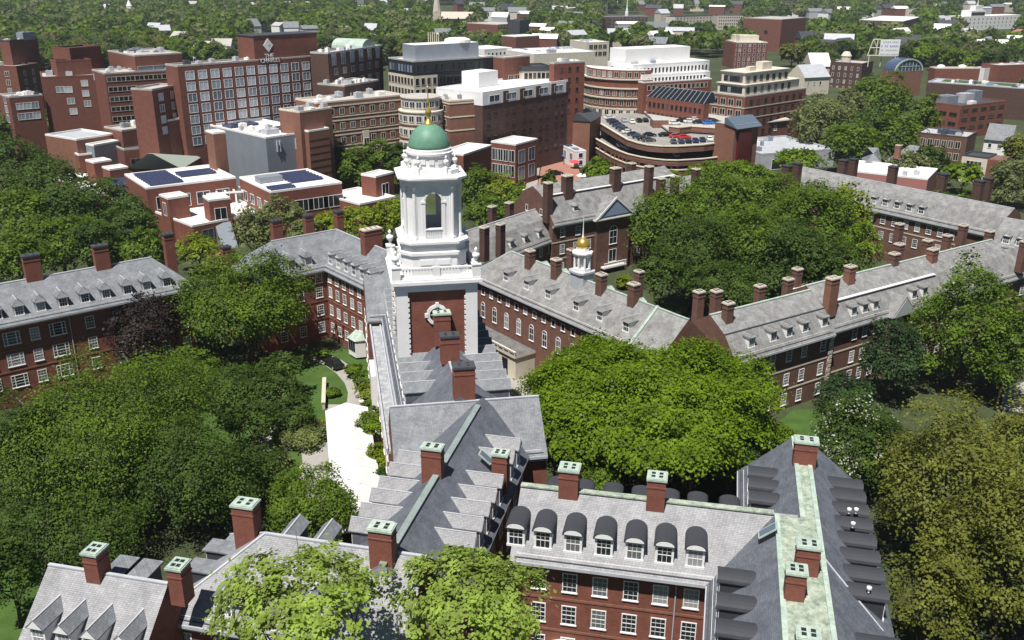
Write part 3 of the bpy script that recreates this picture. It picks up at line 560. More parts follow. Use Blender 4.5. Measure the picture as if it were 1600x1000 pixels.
# ------------------------------------------------------------------ W3: bottom left
rot3 = -12.8; u3 = Vector((math.cos(R(rot3)), math.sin(R(rot3)), 0)); n3 = Vector((-u3.y, u3.x, 0))
C3 = at(240, 970, 13); rg = at(415, 835, 18.2)
A = C3; D3 = 2 * (rg - C3).dot(n3); hl = (rg - C3).dot(u3) / 5.2
w3b = Wing('brick_residence', 'pale hipped roof block half hidden by the yellow-green tree, a tall chimney on its hip', (A.x, A.y), (A.x + u3.x, A.y + u3.y), 13, D3, gab(D3, 13, 18.2), BRICK, SLATE_SUNLIT, 'hg', hip=(hl, 1), L=21, ang=rot3, px=False, cornice=STONE, courses=(9.05, 5.6))
w3b.dormers([w3b.on_roof(350, 967)[0], w3b.on_roof(350, 967)[0] + 3.4, w3b.on_roof(350, 967)[0] + 6.8], 1.0, 1.3, 1.7, 'gable', SLATE_GREY, WHITE)
w3b.dormers([w3b.local(at(457, 825, 16.5))[0] + .6, w3b.local(at(507, 832, 16.5))[0] + .6], 2.2, 1.4, 1.9, 'gable', SLATE_GREY, MEMBRANE, back=True, rise=.7)
w3b.ridge_cap(x0=hl * 5.2, w=.14, m=LEAD); w3b.hip_cap((0, 0, 13.1), (hl * 5.2, D3 / 2, 18.35), LEAD, .12); w3b.hip_cap((0, D3, 13.1), (hl * 5.2, D3 / 2, 18.35), LEAD, .12)
w3b.chim2(391, 858, 16.6, 797, 1.9, 1.35)
x, y, z = w3b.local(at(392, 850, 15.2))
for yy in (D3 * .30 + 0.6, D3 * .58): dormer(w3b.root, (.9 * hl * 1.0, yy, 13 + .9 + .12), R(-90), 1 / hl, 1.5, 1.5, 'flat', SLATE_GREY, MEMBRANE)
for z in (10.9, 7.4): w3b.win_row([2.2 + 3.3 * k for k in range(5)], z, 1.35, 2.0)
R3 = at(80, 884, 17.2); E3 = at(265, 910, 17.2)
A3 = Vector((R3.x, R3.y, 0)) - n3 * 5.5 - u3 * .2
w3 = Wing('brick_residence', 'low pale slate roof with four gabled dormers and two chimneys beside the big left tree', (A3.x, A3.y), (A3.x + u3.x, A3.y + u3.y), 12.4, 11, gab(11, 12.4, 17.2), BRICK, SLATE_SUNLIT, 'gg', L=(C3 - A3).dot(u3) + 2.2, ang=rot3, px=False, cornice=STONE)
w3.ridge_cap(w=.14, m=LEAD)
w3.chim(146, 912, 870, 1.25, 1.5); w3.chim(277, 937, 893, 1.2, 1.4)
w3.dormers([w3.on_roof(px, py)[0] for px, py in ((67, 1000), (106, 1010), (148, 1020), (197, 1030))], 1.0, 1.25, 1.7, 'gable', SLATE_GREY, WHITE, rise=.75)
w3.dormers([w3.local(at(190, 893, 15.5))[0], w3.local(at(228, 898, 15.5))[0]], 1.8, 1.5, 1.9, 'flat', SLATE_GREY, MEMBRANE, back=True, gm=GLASS_DARK)
# ------------------------------------------------------------------ W5: the long left range
w5 = Wing('brick_residence', 'long brick range at the left with a row of small hipped dormers and three chimneys', (0, 512), (268, 458), 13, 11.6, gab(11.6, 13, 17.6), BRICK, SLATE_GREY, 'gh', ext=(14, 4.4), cornice=STONE, courses=(8.9, 5.6), hip=(1.1, 1.1), over=.9)
w5.ridge_cap(w=.16, x1=w5.L - 5, m=LEAD)
dx = [w5.on_roof(px, py)[0] for px, py in ((0, 508), (34, 500), (68, 494), (103, 487), (137, 480), (170, 474), (202, 464), (234, 462), (265, 455))]
w5.dormers([dx[0] - 6.6, dx[0] - 3.3] + dx, 1.0, 1.35, 1.5, 'hip', SLATE_GREY, SLATE_GREY, rise=.75)
cc = [(20, 537), (56, 530), (92, 523), (142, 513)]
xs = [w5.on_front(*p)[0] for p in cc]; xs += [xs[-1] + (xs[-1] - xs[-2]) * .9 + 3.4 * k for k in range(4)]; xs = [xs[0] - 3.6, xs[0] - 7.4] + xs
for z in (10.75, 7.35, 3.95):
    for i, x in enumerate(xs):
        if i % 2 == 1 or i > 4: w5.win_row([x], z, 1.3, 1.9)
        else: w5.win_row([x], z, 2.3, 1.95, 'triple')
w5.chim(232 / 4.17 + 0, 440, 400, 2.3, 1.3, y=0, cap='dark'); w5.chim(163, 422, 385, 2.2, 1.3, cap='dark'); w5.chim2(267, 408, 15.8, 368, 1.6, 1.3, cap='dark', sink=15); w5.chim2(355, 412, 14, 388, 1.5, 1.2, cap='dark', sink=13.9)
MB().lathe([(.06, 0), (.06, 1)], 8).build('drainpipe', LEAD, w5.root, (w5.on_front(114, 535)[0], w5.over - .12, 1)).scale = (1, 1, 11.2)
# ------------------------------------------------------------------ W6: corner pavilion left of the tower
w6b = Wing('brick_residence', 'five-storey brick block left of the tower with six close-set dormers and one broad chimney', (507, 421), (570, 452), 13, 11.8, gab(11.8, 13, 17.8), BRICK, SLATE_GREY, 'hg', ext=(11.8, 4), cornice=STONE, courses=(10.6, 7.3, 4.0), hip=(1.22, 1.1), band=BRICK_TAN)
w6b.dormers([w6b.on_roof(px, py)[0] for px, py in ((514, 416), (525, 423), (536, 430), (548, 436), (561, 442), (573, 449))], 1.0, 1.3, 1.75, 'gable', SLATE_GREY, WHITE)
xs = [w6b.on_front(px, py)[0] for px, py in ((516, 444), (527, 450), (538, 456), (550, 463), (562, 470))]
for z in (11.6, 8.9, 5.6): w6b.win_row(xs, z, 1.15, 1.8)
w6b.win_row(xs[:3], 2.3, 1.15, 1.7)
b = MB(); xb = xs[-1] - .6
b.prism([(xb - 1.8, w6b.over - .01), (xb - 1.2, w6b.over - 1.6), (xb + 1.2, w6b.over - 1.6), (xb + 1.8, w6b.over - .01)], .4, 3.4); o = b.build('bay_window', WHITE, w6b.root)
b = MB()
for k in range(3): b.box(xb - 1.05 + .72 * k, w6b.over - 1.64, 1.3, xb - .43 + .72 * k, w6b.over - 1.602, 3.1)
b.build('pane', GLASS_DARK, o)
b = MB(); b.loft([[(xb - 2.0, w6b.over - .02, 3.42), (xb - 1.3, w6b.over - 1.8, 3.42), (xb + 1.3, w6b.over - 1.8, 3.42), (xb + 2.0, w6b.over - .02, 3.42)], [(xb - 1.2, w6b.over - .02, 4.5), (xb - .7, w6b.over - .6, 4.5), (xb + .7, w6b.over - .6, 4.5), (xb + 1.2, w6b.over - .02, 4.5)]]); b.build('bay_roof', COPPER, o)
w6b.ridge_cap(w=.14, m=LEAD, x0=5.6)
w6b.chim2(581, 391, 17.4, 362, 1.5, 3.4, cap='stone', sink=1.6); w6b.chim2(530, 361, 17.4, 333, 1.5, 1.3, cap='dark')
P = w6b.world(11.8, 0, 0); ua = R(math.degrees(w6b.rot) + 90)
w6a = Wing('brick_residence', 'brick block with two hooded dormers in view beyond the round green tree, slim chimneys behind', (P.x - math.cos(ua) * 12.5, P.y - math.sin(ua) * 12.5), (P.x, P.y), 13, 11.81, gab(11.8, 13, 17.8), BRICK, SLATE_GREY, 'hh', L=24.3, px=False, cornice=STONE, courses=(10.6, 7.3, 4.0), hip=(1.22, 1.22))
w6a.dormers([w6a.on_roof(px, py)[0] for px, py in ((432, 432), (457, 422), (484, 418))], 1.0, 1.4, 1.6, 'hip', SLATE_GREY, SLATE_GREY, rise=.75)
xs = [w6a.on_front(498, 442)[0] - 3.6 * k for k in range(3)]
for z in (11.6, 8.9, 5.6, 2.4): w6a.win_row(xs, z, 1.3, 1.9)
w6a.chim2(434, 384, 16.4, 347, 1.7, 1.3, cap='dark', sink=1.5); w6a.chim2(483, 365, 17.4, 339, 1.6, 1.2, cap='dark')
w6a.ridge_cap(w=.14, m=LEAD, x0=5.9, x1=18.4)
p7 = at(568, 431, 18); p8 = at(614, 431, 18)
w7 = Wing('brick_residence', 'blank grey roof slope between the left brick block and the white tower', (p7.x, p7.y), (p8.x, p8.y), 13, 12, gab(12, 13, 18), BRICK, SLATE_GREY, 'gg', L=14, ang=11, px=False, cornice=STONE)
w7.root.location = w7.root.location - w7.nv * 6; w7.A = w7.A - w7.nv * 6
for z in (10.8, 7.4, 4.0): w7.win_row([2, 5, 8.4], z, 1.2, 1.9, side='l')
# ------------------------------------------------------------------ W8: hall range right of the tower, with cupola
w8 = Wing('dining_hall', 'long brick hall with arched windows and a gilded white cupola on its grey roof', (742, 438), (936, 524), 12, 11, gab(11, 12, 16.8), BRICK_HALL, SLATE_WARM, 'hg', ext=(2.5, 12), hip=(1.15, 1), cornice=DARKMETAL)
w8.ridge_cap(w=.17, x0=5.6, m=COPPER); w8.hip_cap((0, 0, 12.1), (5.5, 5.5, 16.95), COPPER, .14)
dx = [w8.on_roof(px, py)[0] for px, py in ((795, 433), (828, 445), (862, 459), (906, 477), (944, 491), (986, 507))]
w8.dormers(dx, 1.55, 1.3, 1.5, 'hip', SLATE_WARM, WHITE, rise=.6)
w8.dormers([10, 15, 20, 26, 33], 1.6, 1.3, 1.5, 'gable', COPPER, WHITE, back=True)
for px, py, pt, w_ in ((823, 421, 393, 1.3), (864, 437, 407, 1.3), (934, 462, 430, 1.3), (984, 480, 445, 1.3)): w8.chim(px, py, pt, w_, 1.2, bm=BRICK_OLD, cap='stone')
for px, py, pt in ((892, 412, 393), (997, 452, 427)): w8.chim2(px, py, 15.2, pt, 1.2, 1.0, BRICK_OLD, 'stone', sink=1.5)
x0 = w8.on_front(755, 482)[0]; sp = w8.on_front(773, 490)[0] - x0
for k in range(9): window(w8.root, (x0 + sp * k, w8.over - .003, 5.7), 0, 1.15, 2.2, 'arch')
x1 = w8.on_front(755, 450)[0]; sp1 = (w8.on_front(850, 495)[0] - x1) / 7
for k in range(14): window(w8.root, (x1 + sp1 * k, w8.over - .003, 9.8), 0, .95, 1.15, 'plain')
b = MB(); b.box(-1, -3.4, 0, 18.5, w8.over - .02, 3.9); b.box(-1.2, -3.7, 3.902, 18.7, w8.over - .03, 4.3, 0, 1)
for k in range(14): b.box(-1 + 1.5 * k - .1, -3.65, 4.3, -1 + 1.5 * k + .1, -3.45, 4.9)
b.box(-1.2, -3.7, 4.9, 18.7, -3.42, 5.05); o = b.build('stone_loggia', [CREAM, SLATE_WARM], w8.root)
for k in range(6): window(o, (1.2 + 2.9 * k, -3.403, .6), 0, 1.5, 2.5, 'grid', DARKMETAL, GLASS_DARK)
xw = w8.on_roof(1028, 480)[0]; b = MB()
for sg in (0, 1):
    y0, y1 = (0, 5.5) if sg == 0 else (5.5, 11); b.loft([[(xw - .22, y0, w8.zroof(y0) - .2), (xw + .22, y0, w8.zroof(y0) - .2), (xw + .22, y1, w8.zroof(y1) - .2), (xw - .22, y1, w8.zroof(y1) - .2)], [(xw - .22, y0, w8.zroof(y0) + .3), (xw + .22, y0, w8.zroof(y0) + .3), (xw + .22, y1, w8.zroof(y1) + .3), (xw - .22, y1, w8.zroof(y1) + .3)]])
b.build('coping_wall', COPPER, w8.root)
# cupola on the hall ridge
cx_, cy_, _ = w8.local(at(917, 432, 17))
cu = thing('cupola', 'small white cupola with gilded dome on the grey hall roof', 'cupola', w8.world(cx_, 5.5, 0), w8.rot)
b = MB(); b.loft([octa(r, c, z) for r, c, z in ((1.5, .5, 15.2), (1.5, .5, 17.9), (1.7, .55, 18.0), (1.7, .55, 18.3))]); b.build('base', LEAD, cu)
b = MB()
for k in range(8):
    a = R(22.5 + 45 * k); b.lathe([(.22, 18.3), (.2, 18.5), (.17, 20.6), (.24, 20.8)], 8, 1.22 * math.cos(a), 1.22 * math.sin(a))
b.lathe([(1.45, 18.3), (1.45, 18.75), (1.35, 18.76)], 8, a0=R(22.5)); b.lathe([(.62, 18.76), (.62, 20.8)], 8, a0=R(22.5))
b.lathe([(1.5, 20.8), (1.65, 21.05), (1.65, 21.25), (1.1, 21.4), (1.05, 21.9), (.9, 22.0)], 8, a0=R(22.5)); b.build('lantern', WHITE, cu)
b = MB(); b.lathe([(1.0, 21.95), (1.08, 22.3), (1.0, 22.75), (.75, 23.15), (.4, 23.4), (.15, 23.5)], 16); b.build('gilded_dome', GOLD, cu, smooth=True)
b = MB(); b.lathe([(.2, 23.45), (.12, 23.9), (.07, 25.0), (.02, 27.2)], 8); b.build('spire', WHITE, cu)
# ------------------------------------------------------------------ W9: gambrel range on the right
def gam(D, ze, zb, zr, yb): return [(0, ze), (yb, zb), (D / 2, zr), (D - yb, zb), (D, ze)]
w9 = Wing('brick_residence', 'right-hand brick range with round-hooded dormers, stone string courses and a gable facing the bright tree', (1150, 569), (1306, 523), 10.5, 11.5, gam(11.5, 10.5, 13.9, 15.9, 2.6), BRICK_OLD, SLATE_WARM, 'gg', cornice=STONE, courses=(6.6, 3.3), band=STONE, over=.8)
w9.dormers([w9.on_roof(px, py)[0] for px, py in ((1176, 548), (1210, 538), (1235, 532), (1260, 524), (1289, 513))], .95, 1.25, 1.5, 'barrel', SLATE_WARM, WHITE)
xs = [w9.on_front(px, py)[0] for px, py in ((1174, 574), (1206, 568), (1232, 560), (1256, 551), (1286, 540))]
for z in (8.9, 5.0, 1.7): w9.win_row(xs, z, 1.15, 1.9)
w9.win_row([3.0, 8.6], 8.3, 1.1, 1.7, side='l'); w9.win_row([2.4, 5.7, 9], 4.7, 1.1, 1.7, side='l')
w9.ridge_cap(w=.2, m=COPPER); w9.ridge_cap(y=2.6, w=.1, m=DARKMETAL, name='eave_break')
b = MB(); b.box(w9.L - .2, w9.over - .25, 0, w9.L + .5, w9.over - .02, 10.4)
for k in range(13): b.box(w9.L - .2 - .35 * (k % 2), w9.over - .3, .4 + k * .75, w9.L + .5, w9.over - .26, .9 + k * .75)
b.build('quoin', STONE, w9.root)
for px, py, pt, zb in ((1134, 520, 477, 13.6), (1089, 500, 459, 14), (1116, 496, 458, 14.5)): w9.chim2(px, py, zb, pt, 1.3, 1.1, BRICK_OLD, 'stone', sink=2.5)
for px, py, pt, zb in ((1185, 474, 450, 15.2), (1229, 462, 439, 15.2), (1243, 448, 423, 14.6)): w9.chim2(px, py, zb, pt, 1.3, 1.1, BRICK_OLD, 'stone', sink=1.5)
q = w9.world(w9.L, 0, 0); ang9 = math.degrees(w9.rot)
w9b = Wing('brick_residence', 'right-hand brick range with white roof gutters, a small gabled front and tall chimneys', (q.x + w9.u.x * .52 + w9.nv.x * .8, q.y + w9.u.y * .52 + w9.nv.y * .8), (q.x + w9.u.x * 9, q.y + w9.u.y * 9), 10.5, 12.5, gam(12.5, 10.5, 14.2, 16.1, 2.8), BRICK_OLD, SLATE_WARM, 'gg', L=50, ang=ang9, px=False, cornice=STONE, courses=(6.6, 3.3), band=STONE)
w9b.dormers([w9b.on_roof(px, py)[0] for px, py in ((1337, 502), (1354, 496), (1370, 490))], .9, 1.2, 1.5, 'barrel', SLATE_WARM, WHITE)
w9b.dormers([w9b.on_roof(1429, 470)[0], w9b.on_roof(1429, 470)[0] + 2.8, 32, 36, 40], .9, 1.2, 1.5, 'barrel', SLATE_WARM, WHITE)
w9b.ridge_cap(w=.2, m=COPPER); w9b.ridge_cap(y=2.8, w=.45, m=WHITE, name='roof_gutter', x1=28); w9b.ridge_cap(y=9.7, w=.3, m=WHITE, name='roof_gutter', x1=28)
xs = [w9b.on_front(px, py)[0] for px, py in ((1334, 530), (1350, 525), (1367, 519))]; xs += [xs[-1] + 3 * k for k in range(1, 10)]
for z in (8.9, 5.0, 1.7): w9b.win_row(xs, z, 1.15, 1.9)
xg = w9b.on_roof(1405, 487)[0]; b = MB()
b.loft([[(xg - 3, -.9, 10.4), (xg + 3, -.9, 10.4), (xg, -.9, 13.6)], [(xg - 3, 3.6, 10.4), (xg + 3, 3.6, 10.4), (xg, 3.6, 13.6)]]); o = b.build('gable_roof', SLATE_WARM, w9b.root)
b = MB(); b.box(xg - 2.6, -.55, 0, xg + 2.6, w9b.over - .02, 10.38); b.loft([[(xg - 2.7, -.97, 10.45), (xg + 2.7, -.97, 10.45), (xg, -.97, 13.2)], [(xg - 2.7, -.91, 10.45), (xg + 2.7, -.91, 10.45), (xg, -.91, 13.2)]], 1); b.build('gabled_front', [BRICK_OLD, LEAD], w9b.root)
for px, py, pt, zb, w_ in ((1296, 478, 438, 14.6, 1.9), (1325, 446, 419, 15.3, 1.5), (1394, 420, 399, 15.6, 1.4), (1402, 405, 384, 15.6, 1.4), (1402, 376, 352, 14, 1.4), (1454, 415, 392, 15.0, 1.6), (1446, 398, 378, 15, 1.3), (1477, 390, 370, 15, 1.3), (1502, 374, 354, 15, 1.4), (1543, 383, 363, 15, 1.4)): w9b.chim2(px, py, zb, pt, w_, 1.2, BRICK_OLD if w_ < 1.5 else BRICK_TAN, 'stone', sink=2)
# ------------------------------------------------------------------ W10: pedimented gambrel house, W11 its low wing
w10 = Wing('brick_residence', 'large gambrel-roofed brick house with a blue pediment above its tall arched window', (866, 353), (990, 330), 12.5, 15, gam(15, 12.5, 17.8, 19.3, 4.2), BRICK_OLD, SLATE_WARM, 'gg', ext=(0, 16), cornice=STONE, courses=(8.6, 5.0), band=STONE, deckm=LEAD)
w10.ridge_cap(y=4.2, w=.5, m=WHITE, name='roof_gutter'); w10.ridge_cap(y=10.8, w=.4, m=WHITE, name='roof_gutter')
w10.win_px([(879, 363), (903, 360), (933, 354)], 1.2, 1.9); 
xs = [w10.on_front(879, 363)[0] + 3.6 * k for k in range(10)]
for z in (7.0, 3.0): w10.win_row([x for i, x in enumerate(xs) if i != 4], z, 1.2, 2.0)
w10.win_row(xs[6:], 10.7, 1.2, 1.9)
xp = w10.on_front(955, 345)[0]
b = MB(); b.loft([[(xp - 5.6, -.8, 12.3), (xp + 5.6, -.8, 12.3), (xp, -.8, 16.6)], [(xp - 5.6, 5, 12.3), (xp + 5.6, 5, 12.3), (xp, 5, 16.6)]]); o = b.build('pediment_roof', SLATE_WARM, w10.root)
b = MB(); b.loft([[(xp - 4.5, -.86, 12.75), (xp + 4.5, -.86, 12.75), (xp, -.86, 16.0)], [(xp - 4.5, -.81, 12.75), (xp + 4.5, -.81, 12.75), (xp, -.81, 16.0)]]); b.build('pediment', plain('pale_blue_paint', (.25, .32, .48)), o)
b = MB(); b.box(xp - 5.7, -.95, 12.0, xp + 5.7, w10.over - .01, 12.28)
for sx in (-1, 1): b.loft([[(xp + sx * 5.7, -1.0, 12.3), (xp + sx * 5.0, -1.0, 12.3), (xp, -1.0, 16.2), (xp, -1.0, 16.75)], [(xp + sx * 5.7, -.87, 12.3), (xp + sx * 5.0, -.87, 12.3), (xp, -.87, 16.2), (xp, -.87, 16.75)]])
b.build('pediment_moulding', WHITE, w10.root)
b = MB(); b.box(xp - 4.6, -.3, 0, xp + 4.6, w10.over - .02, 11.98); b.build('projecting_bay', BRICK_OLD, w10.root)
window(w10.root, (xp, -.303, 6.2), 0, 2.2, 3.0, 'arch'); window(w10.root, (xp, -.303, 2.2), 0, 2.2, 2.8, 'grid')
b = MB(); b.box(xp - 3.2, -1.5, 1.2, xp + 3.2, -.31, 1.5); b.box(xp - 3.2, -1.5, 2.3, xp + 3.2, -1.35, 2.45)
for k in range(14): b.box(xp - 3.1 + .47 * k, -1.48, 1.5, xp - 2.98 + .47 * k, -1.38, 2.3)
b.build('balcony', WHITE, w10.root)
w10.win_row([xp - 3.2 - w10.over, xp + 3.2], 10.6, 1.1, 1.8); w10.dormers([w10.on_roof(900, 330)[0], xp + 12], 1.4, 1.2, 1.1, 'gable', SLATE_WARM, WHITE)
w10.win_row([4.5, 9.5], 14.5, .8, 1.3, 'plain', side='l'); w10.win_row([3, 7, 11], 8, 1.1, 1.8, side='l')
for px, py, pt, zb in ((856, 312, 288, 17.8), (886, 295, 277, 19), (961, 283, 265, 19), (1013, 287, 262, 18), (986, 276, 257, 18), (1032, 295, 281, 17), (1054, 292, 278, 17), (1086, 290, 266, 15)): w10.chim2(px, py, zb, pt, 2.0 if zb > 18.5 else 1.4, 1.6, BRICK_BROWN, 'stone', sink=5)
w10b = Wing('brick_residence', 'low grey roof running behind the treetops right of the pedimented house', (995, 322), (1112, 300), 11, 10, gab(10, 11, 14.5), BRICK_OLD, SLATE_WARM, 'gg', cornice=STONE); w10b.win_row([3 + 3.4 * k for k in range(6)], 8.5, 1.2, 1.9)
w11 = Wing('brick_residence', 'low grey gambrel range with small dormers just right of the tower lantern', (745, 421), (868, 375), 9, 11, gam(11, 9, 13, 14.6, 2.8), BRICK_OLD, SLATE_WARM, 'gg', ext=(9, 0.5), cornice=STONE)
w11.dormers([w11.on_roof(px, py)[0] for px, py in ((742, 400), (798, 382), (822, 378), (845, 372))], .9, 1.2, 1.3, 'barrel', SLATE_WARM, WHITE)
w11.win_row([w11.on_front(px, py)[0] for px, py in ((812, 397), (829, 395), (845, 393), (859, 399))], 7.2, 1.1, 1.7); w11.ridge_cap(w=.15, m=LEAD)
for px, py, pt, zb in ((757, 394, 358, 13), (782, 388, 353, 13), (769, 343, 325, 14.3), (796, 337, 319, 14.3)): w11.chim2(px, py, zb, pt, 1.5, 1.2, BRICK_BROWN, 'stone', sink=2)
# ------------------------------------------------------------------ W12: far right ranges
w12 = Wing('brick_residence', 'far grey-roofed range with a mansard row of dormers between two bright green trees', (1222, 297), (1470, 352), 11, 11, gam(11, 11, 14.6, 16.2, 2.4), BRICK_OLD, SLATE_WARM, 'gg', ext=(0, 12), cornice=STONE, courses=(7.4,), band=STONE)
w12.dormers([w12.on_roof(px, py)[0] for px, py in ((1365, 316), (1383, 320), (1402, 323), (1421, 327), (1440, 331))], .8, 1.4, 1.5, 'gable', SLATE_WARM, WHITE)
xs = [w12.on_front(1362 + 18 * k, 338 + 3.4 * k)[0] for k in range(8)]
for z in (9.3, 5.6): w12.win_row(xs, z, 1.2, 1.9)
w12.ridge_cap(w=.15, m=LEAD)
for px, py, pt, zb in ((1227, 287, 261, 15), (1243, 283, 257, 15), (1314, 280, 252, 15), (1331, 273, 250, 15), (1393, 282, 262, 15.6), (1470, 294, 273, 15.6), (1527, 303, 284, 15.6), (1541, 298, 280, 15.6)): w12.chim2(px, py, zb, pt, 1.9, 1.5, BRICK_BROWN, 'dark', sink=4)
w13 = Wing('brick_residence', 'grey-roofed range with gabled dormers cut by the right picture edge, behind a brick gable', (1548, 388), (1600, 398), 10, 11, gam(11, 10, 13.6, 15.2, 2.4), BRICK_OLD, SLATE_WARM, 'gg', ext=(0, 16), cornice=STONE)
w13.dormers([w13.on_roof(px, py)[0] for px, py in ((1573, 375), (1594, 379))], .8, 1.4, 1.5, 'gable', SLATE_WARM, WHITE); w13.win_row([1.8 + 3 * k for k in range(7)], 8, 1.2, 1.9)
w13.ridge_cap(w=.15, m=LEAD)
w14 = Wing('brick_house', 'narrow brick gable with one white window at the right picture edge, chimney at its peak', (1562, 440), (1606, 430), 10, 8, gab(8, 10, 14), BRICK_OLD, SLATE_WARM, 'gg', L=12, cornice=STONE)
w14.win_row([3, 8], 7, 1.1, 1.8); w14.win_row([4], 10.8, 1.1, 1.7, side='l'); w14.chim2(1594, 420, 12.5, 379, 1.5, 1.2, BRICK_OLD, 'stone')
# ------------------------------------------------------------------ the town beyond: flat-roofed blocks given by the three visible top corners (left, nearest, right)
def zf(px, py, floor_px, fh=3.2):
    Z = FPX * .97 * fh / floor_px; return CAM_H + Z * sight(px, py).z
FOOT = []
class Block:
    def __init__(s, name, label, L, C, Rr, zt, wall, roof=None, z0=0, cat='building', group=None, par=None, depth=None, width=None, parh=.5, parent=None, partname=None, along='R'):
        pC, pR = at(*C, zt), at(*Rr, zt); d = pR - pC; s.rot = math.atan2(d.y, d.x)
        if along == 'L': d = at(*L, zt) - pC; s.rot = math.atan2(d.y, d.x) - math.pi / 2; width = width or max(2.0, (pR - pC).dot(Vector((math.cos(s.rot), math.sin(s.rot), 0))))
        s.u = Vector((math.cos(s.rot), math.sin(s.rot), 0)); s.nv = Vector((-s.u.y, s.u.x, 0))
        s.W = width or d.length; s.D = depth or max(2.0, (at(*L, zt) - pC).dot(s.nv)); s.O = Vector((pC.x, pC.y, 0)); s.zt = zt
        FOOT.append((s.O.x, s.O.y, s.rot, s.W, s.D))
        if parent is None: s.root = thing(name, label, cat, s.O, s.rot, group)
        else: s.root = ob(partname or 'wing', None, parent.root, tuple(_loc(parent, s.O)), s.rot - parent.rot)
        tgt = s.root
        b = MB(); b.box(0, 0, z0, s.W, s.D, zt - parh, 0, 1); o = b.build('wall' if parent is None else partname or 'wing', [wall, roof or GRAVEL], tgt) if parent is None else None
        if parent is not None:   # a lower or higher volume of the same building: one mesh part carrying its own windows
            bpy.data.objects.remove(s.root); s.root = b.build(partname or 'wing', [wall, roof or GRAVEL], parent.root, tuple(_loc(parent, s.O)), s.rot - parent.rot)
        if parh > .02:
            p = MB(); t = .35; e = .03; h0 = zt - parh + .003
            p.box(-e, -e, h0, s.W + e, t, zt); p.box(-e, s.D - t, h0, s.W + e, s.D + e, zt); p.box(-e, t, h0, t, s.D - t, zt); p.box(s.W - t, t, h0, s.W + e, s.D - t, zt)
            p.build('parapet', par or wall, s.root)
    def wins(s, face, n, rows, w, h, top, fh, fm=None, gm=None, m=1.5, skip=(), m2=None):
        m2 = m if m2 is None else m2; W = s.W if face in 'FB' else s.D
        for r_ in range(rows):
            for k in range(n):
                if (r_, k) in skip or (r_, -1) in skip and False: continue
                t = m + (W - m - m2) * (k + .5) / n; z = s.zt - top - fh * r_ - h
                if face == 'F': far_window(s.root, (t, -.003, z), 0, w, h, fm or WHITE, gm or GLASS_DARK)
                elif face == 'L': far_window(s.root, (-.003, t, z), R(-90), w, h, fm or WHITE, gm or GLASS_DARK)
                elif face == 'R': far_window(s.root, (s.W + .003, t, z), R(90), w, h, fm or WHITE, gm or GLASS_DARK)
        return s
    def band(s, z, h=.3, m=None, out=.1, faces='FLR', name='string_course'):
        b = MB()
        if 'F' in faces: b.box(-out, -out, z, s.W + out, -.003, z + h)
        if 'L' in faces: b.box(-out, -.003, z, -.003, s.D, z + h)
        if 'R' in faces: b.box(s.W + .003, -.003, z, s.W + out, s.D, z + h)
        b.build(name, m or STONE, s.root); return s
    def unit(s, x, y, w, d, h, m=None, name='roof_unit', z=None):
        z = s.zt - .5 if z is None else z
        b = MB(); x0, y0 = x * s.W, y * s.D; b.box(x0, y0, z + .001, x0 + w, y0 + d, z + h); b.box(x0 + w * .2, y0 + d * .2, z + h, x0 + w * .45, y0 + d * .6, z + h + .25)
        b.build(name, m or LEAD, s.root); return s
    def clutter(s, n, seed, big=2.2, mats=None):
        rg = random.Random(seed)
        for i in range(n):
            s.unit(rg.uniform(.06, .85), rg.uniform(.1, .8), rg.uniform(.8, big), rg.uniform(.8, big), rg.uniform(.5, 1.6), rg.choice(mats or [LEAD, WHITE_ROOF, METAL, DARKMETAL, CONCRETE]))
        return s
def _loc(p, v): d = v - p.O; return Vector((d.dot(p.u), d.dot(p.nv), 0))
def text(par, body, size, loc, m, ex=.05, rotz=0):
    cu_ = bpy.data.curves.new('lettering', 'FONT'); cu_.body = body; cu_.size = size; cu_.align_x = 'CENTER'; cu_.extrude = ex; cu_.materials.append(m)
    t_ = bpy.data.objects.new('lettering', cu_); col.objects.link(t_); dg = bpy.context.evaluated_depsgraph_get(); me = bpy.data.meshes.new_from_object(t_.evaluated_get(dg)); bpy.data.objects.remove(t_)
    o = bpy.data.objects.new('lettering', me); col.objects.link(o); o.parent = par; o.location = loc; o.rotation_euler = (R(90), 0, rotz); return o
def zon(p, px, py, off): return hit_plane(px, py, p.O + p.nv * off, p.nv).z
# --- the hotel
zh = zf(450, 89, 15.2, 3.05)
ht = Block('hotel', 'long red brick hotel with rows of pale square windows and a white diamond sign', (262, 99), (277, 102), (507, 85), zh, BRICK_CITY, GRAVEL, par=CONCRETE)
ht.wins('F', 12, 7, 2.75, 2.45, 1.75, 3.05, WHITE, GLASS_HOTEL, m=1.5).clutter(14, 3)
x1 = Block('x', '', (218, 135), (237, 139), (280, 131), zon(ht, 237, 139, -.6), BRICK_CITY, GRAVEL, par=CONCRETE, parent=ht, partname='stair_wing'); x1.wins('F', 2, 4, 2.2, 2.1, 1.5, 3.05, WHITE, GLASS_HOTEL, m=.8)
p0 = at(398, 64, zh + 7); pw = _loc(ht, p0); b = MB(); yy = 2.5
xa = _loc(ht, hit_plane(398, 75, ht.O + ht.nv * .02, ht.nv))[0]; xb = _loc(ht, hit_plane(497, 75, ht.O, ht.nv))[0]
b.box(xa - .01, .35, zh - .5, xb, 9, zh + 6.4, 0, 1); o = b.build('penthouse', [BRICK_CITY, DARKMETAL], ht.root); MB().box(xa - .2, .2, zh + 6.402, xb + .2, 9.2, zh + 6.7).build('coping', DARKMETAL, o)
b = MB(); xs_ = _loc(ht, hit_plane(420, 75, ht.O, ht.nv))[0]; zs_ = hit_plane(420, 74, ht.O, ht.nv).z + .6
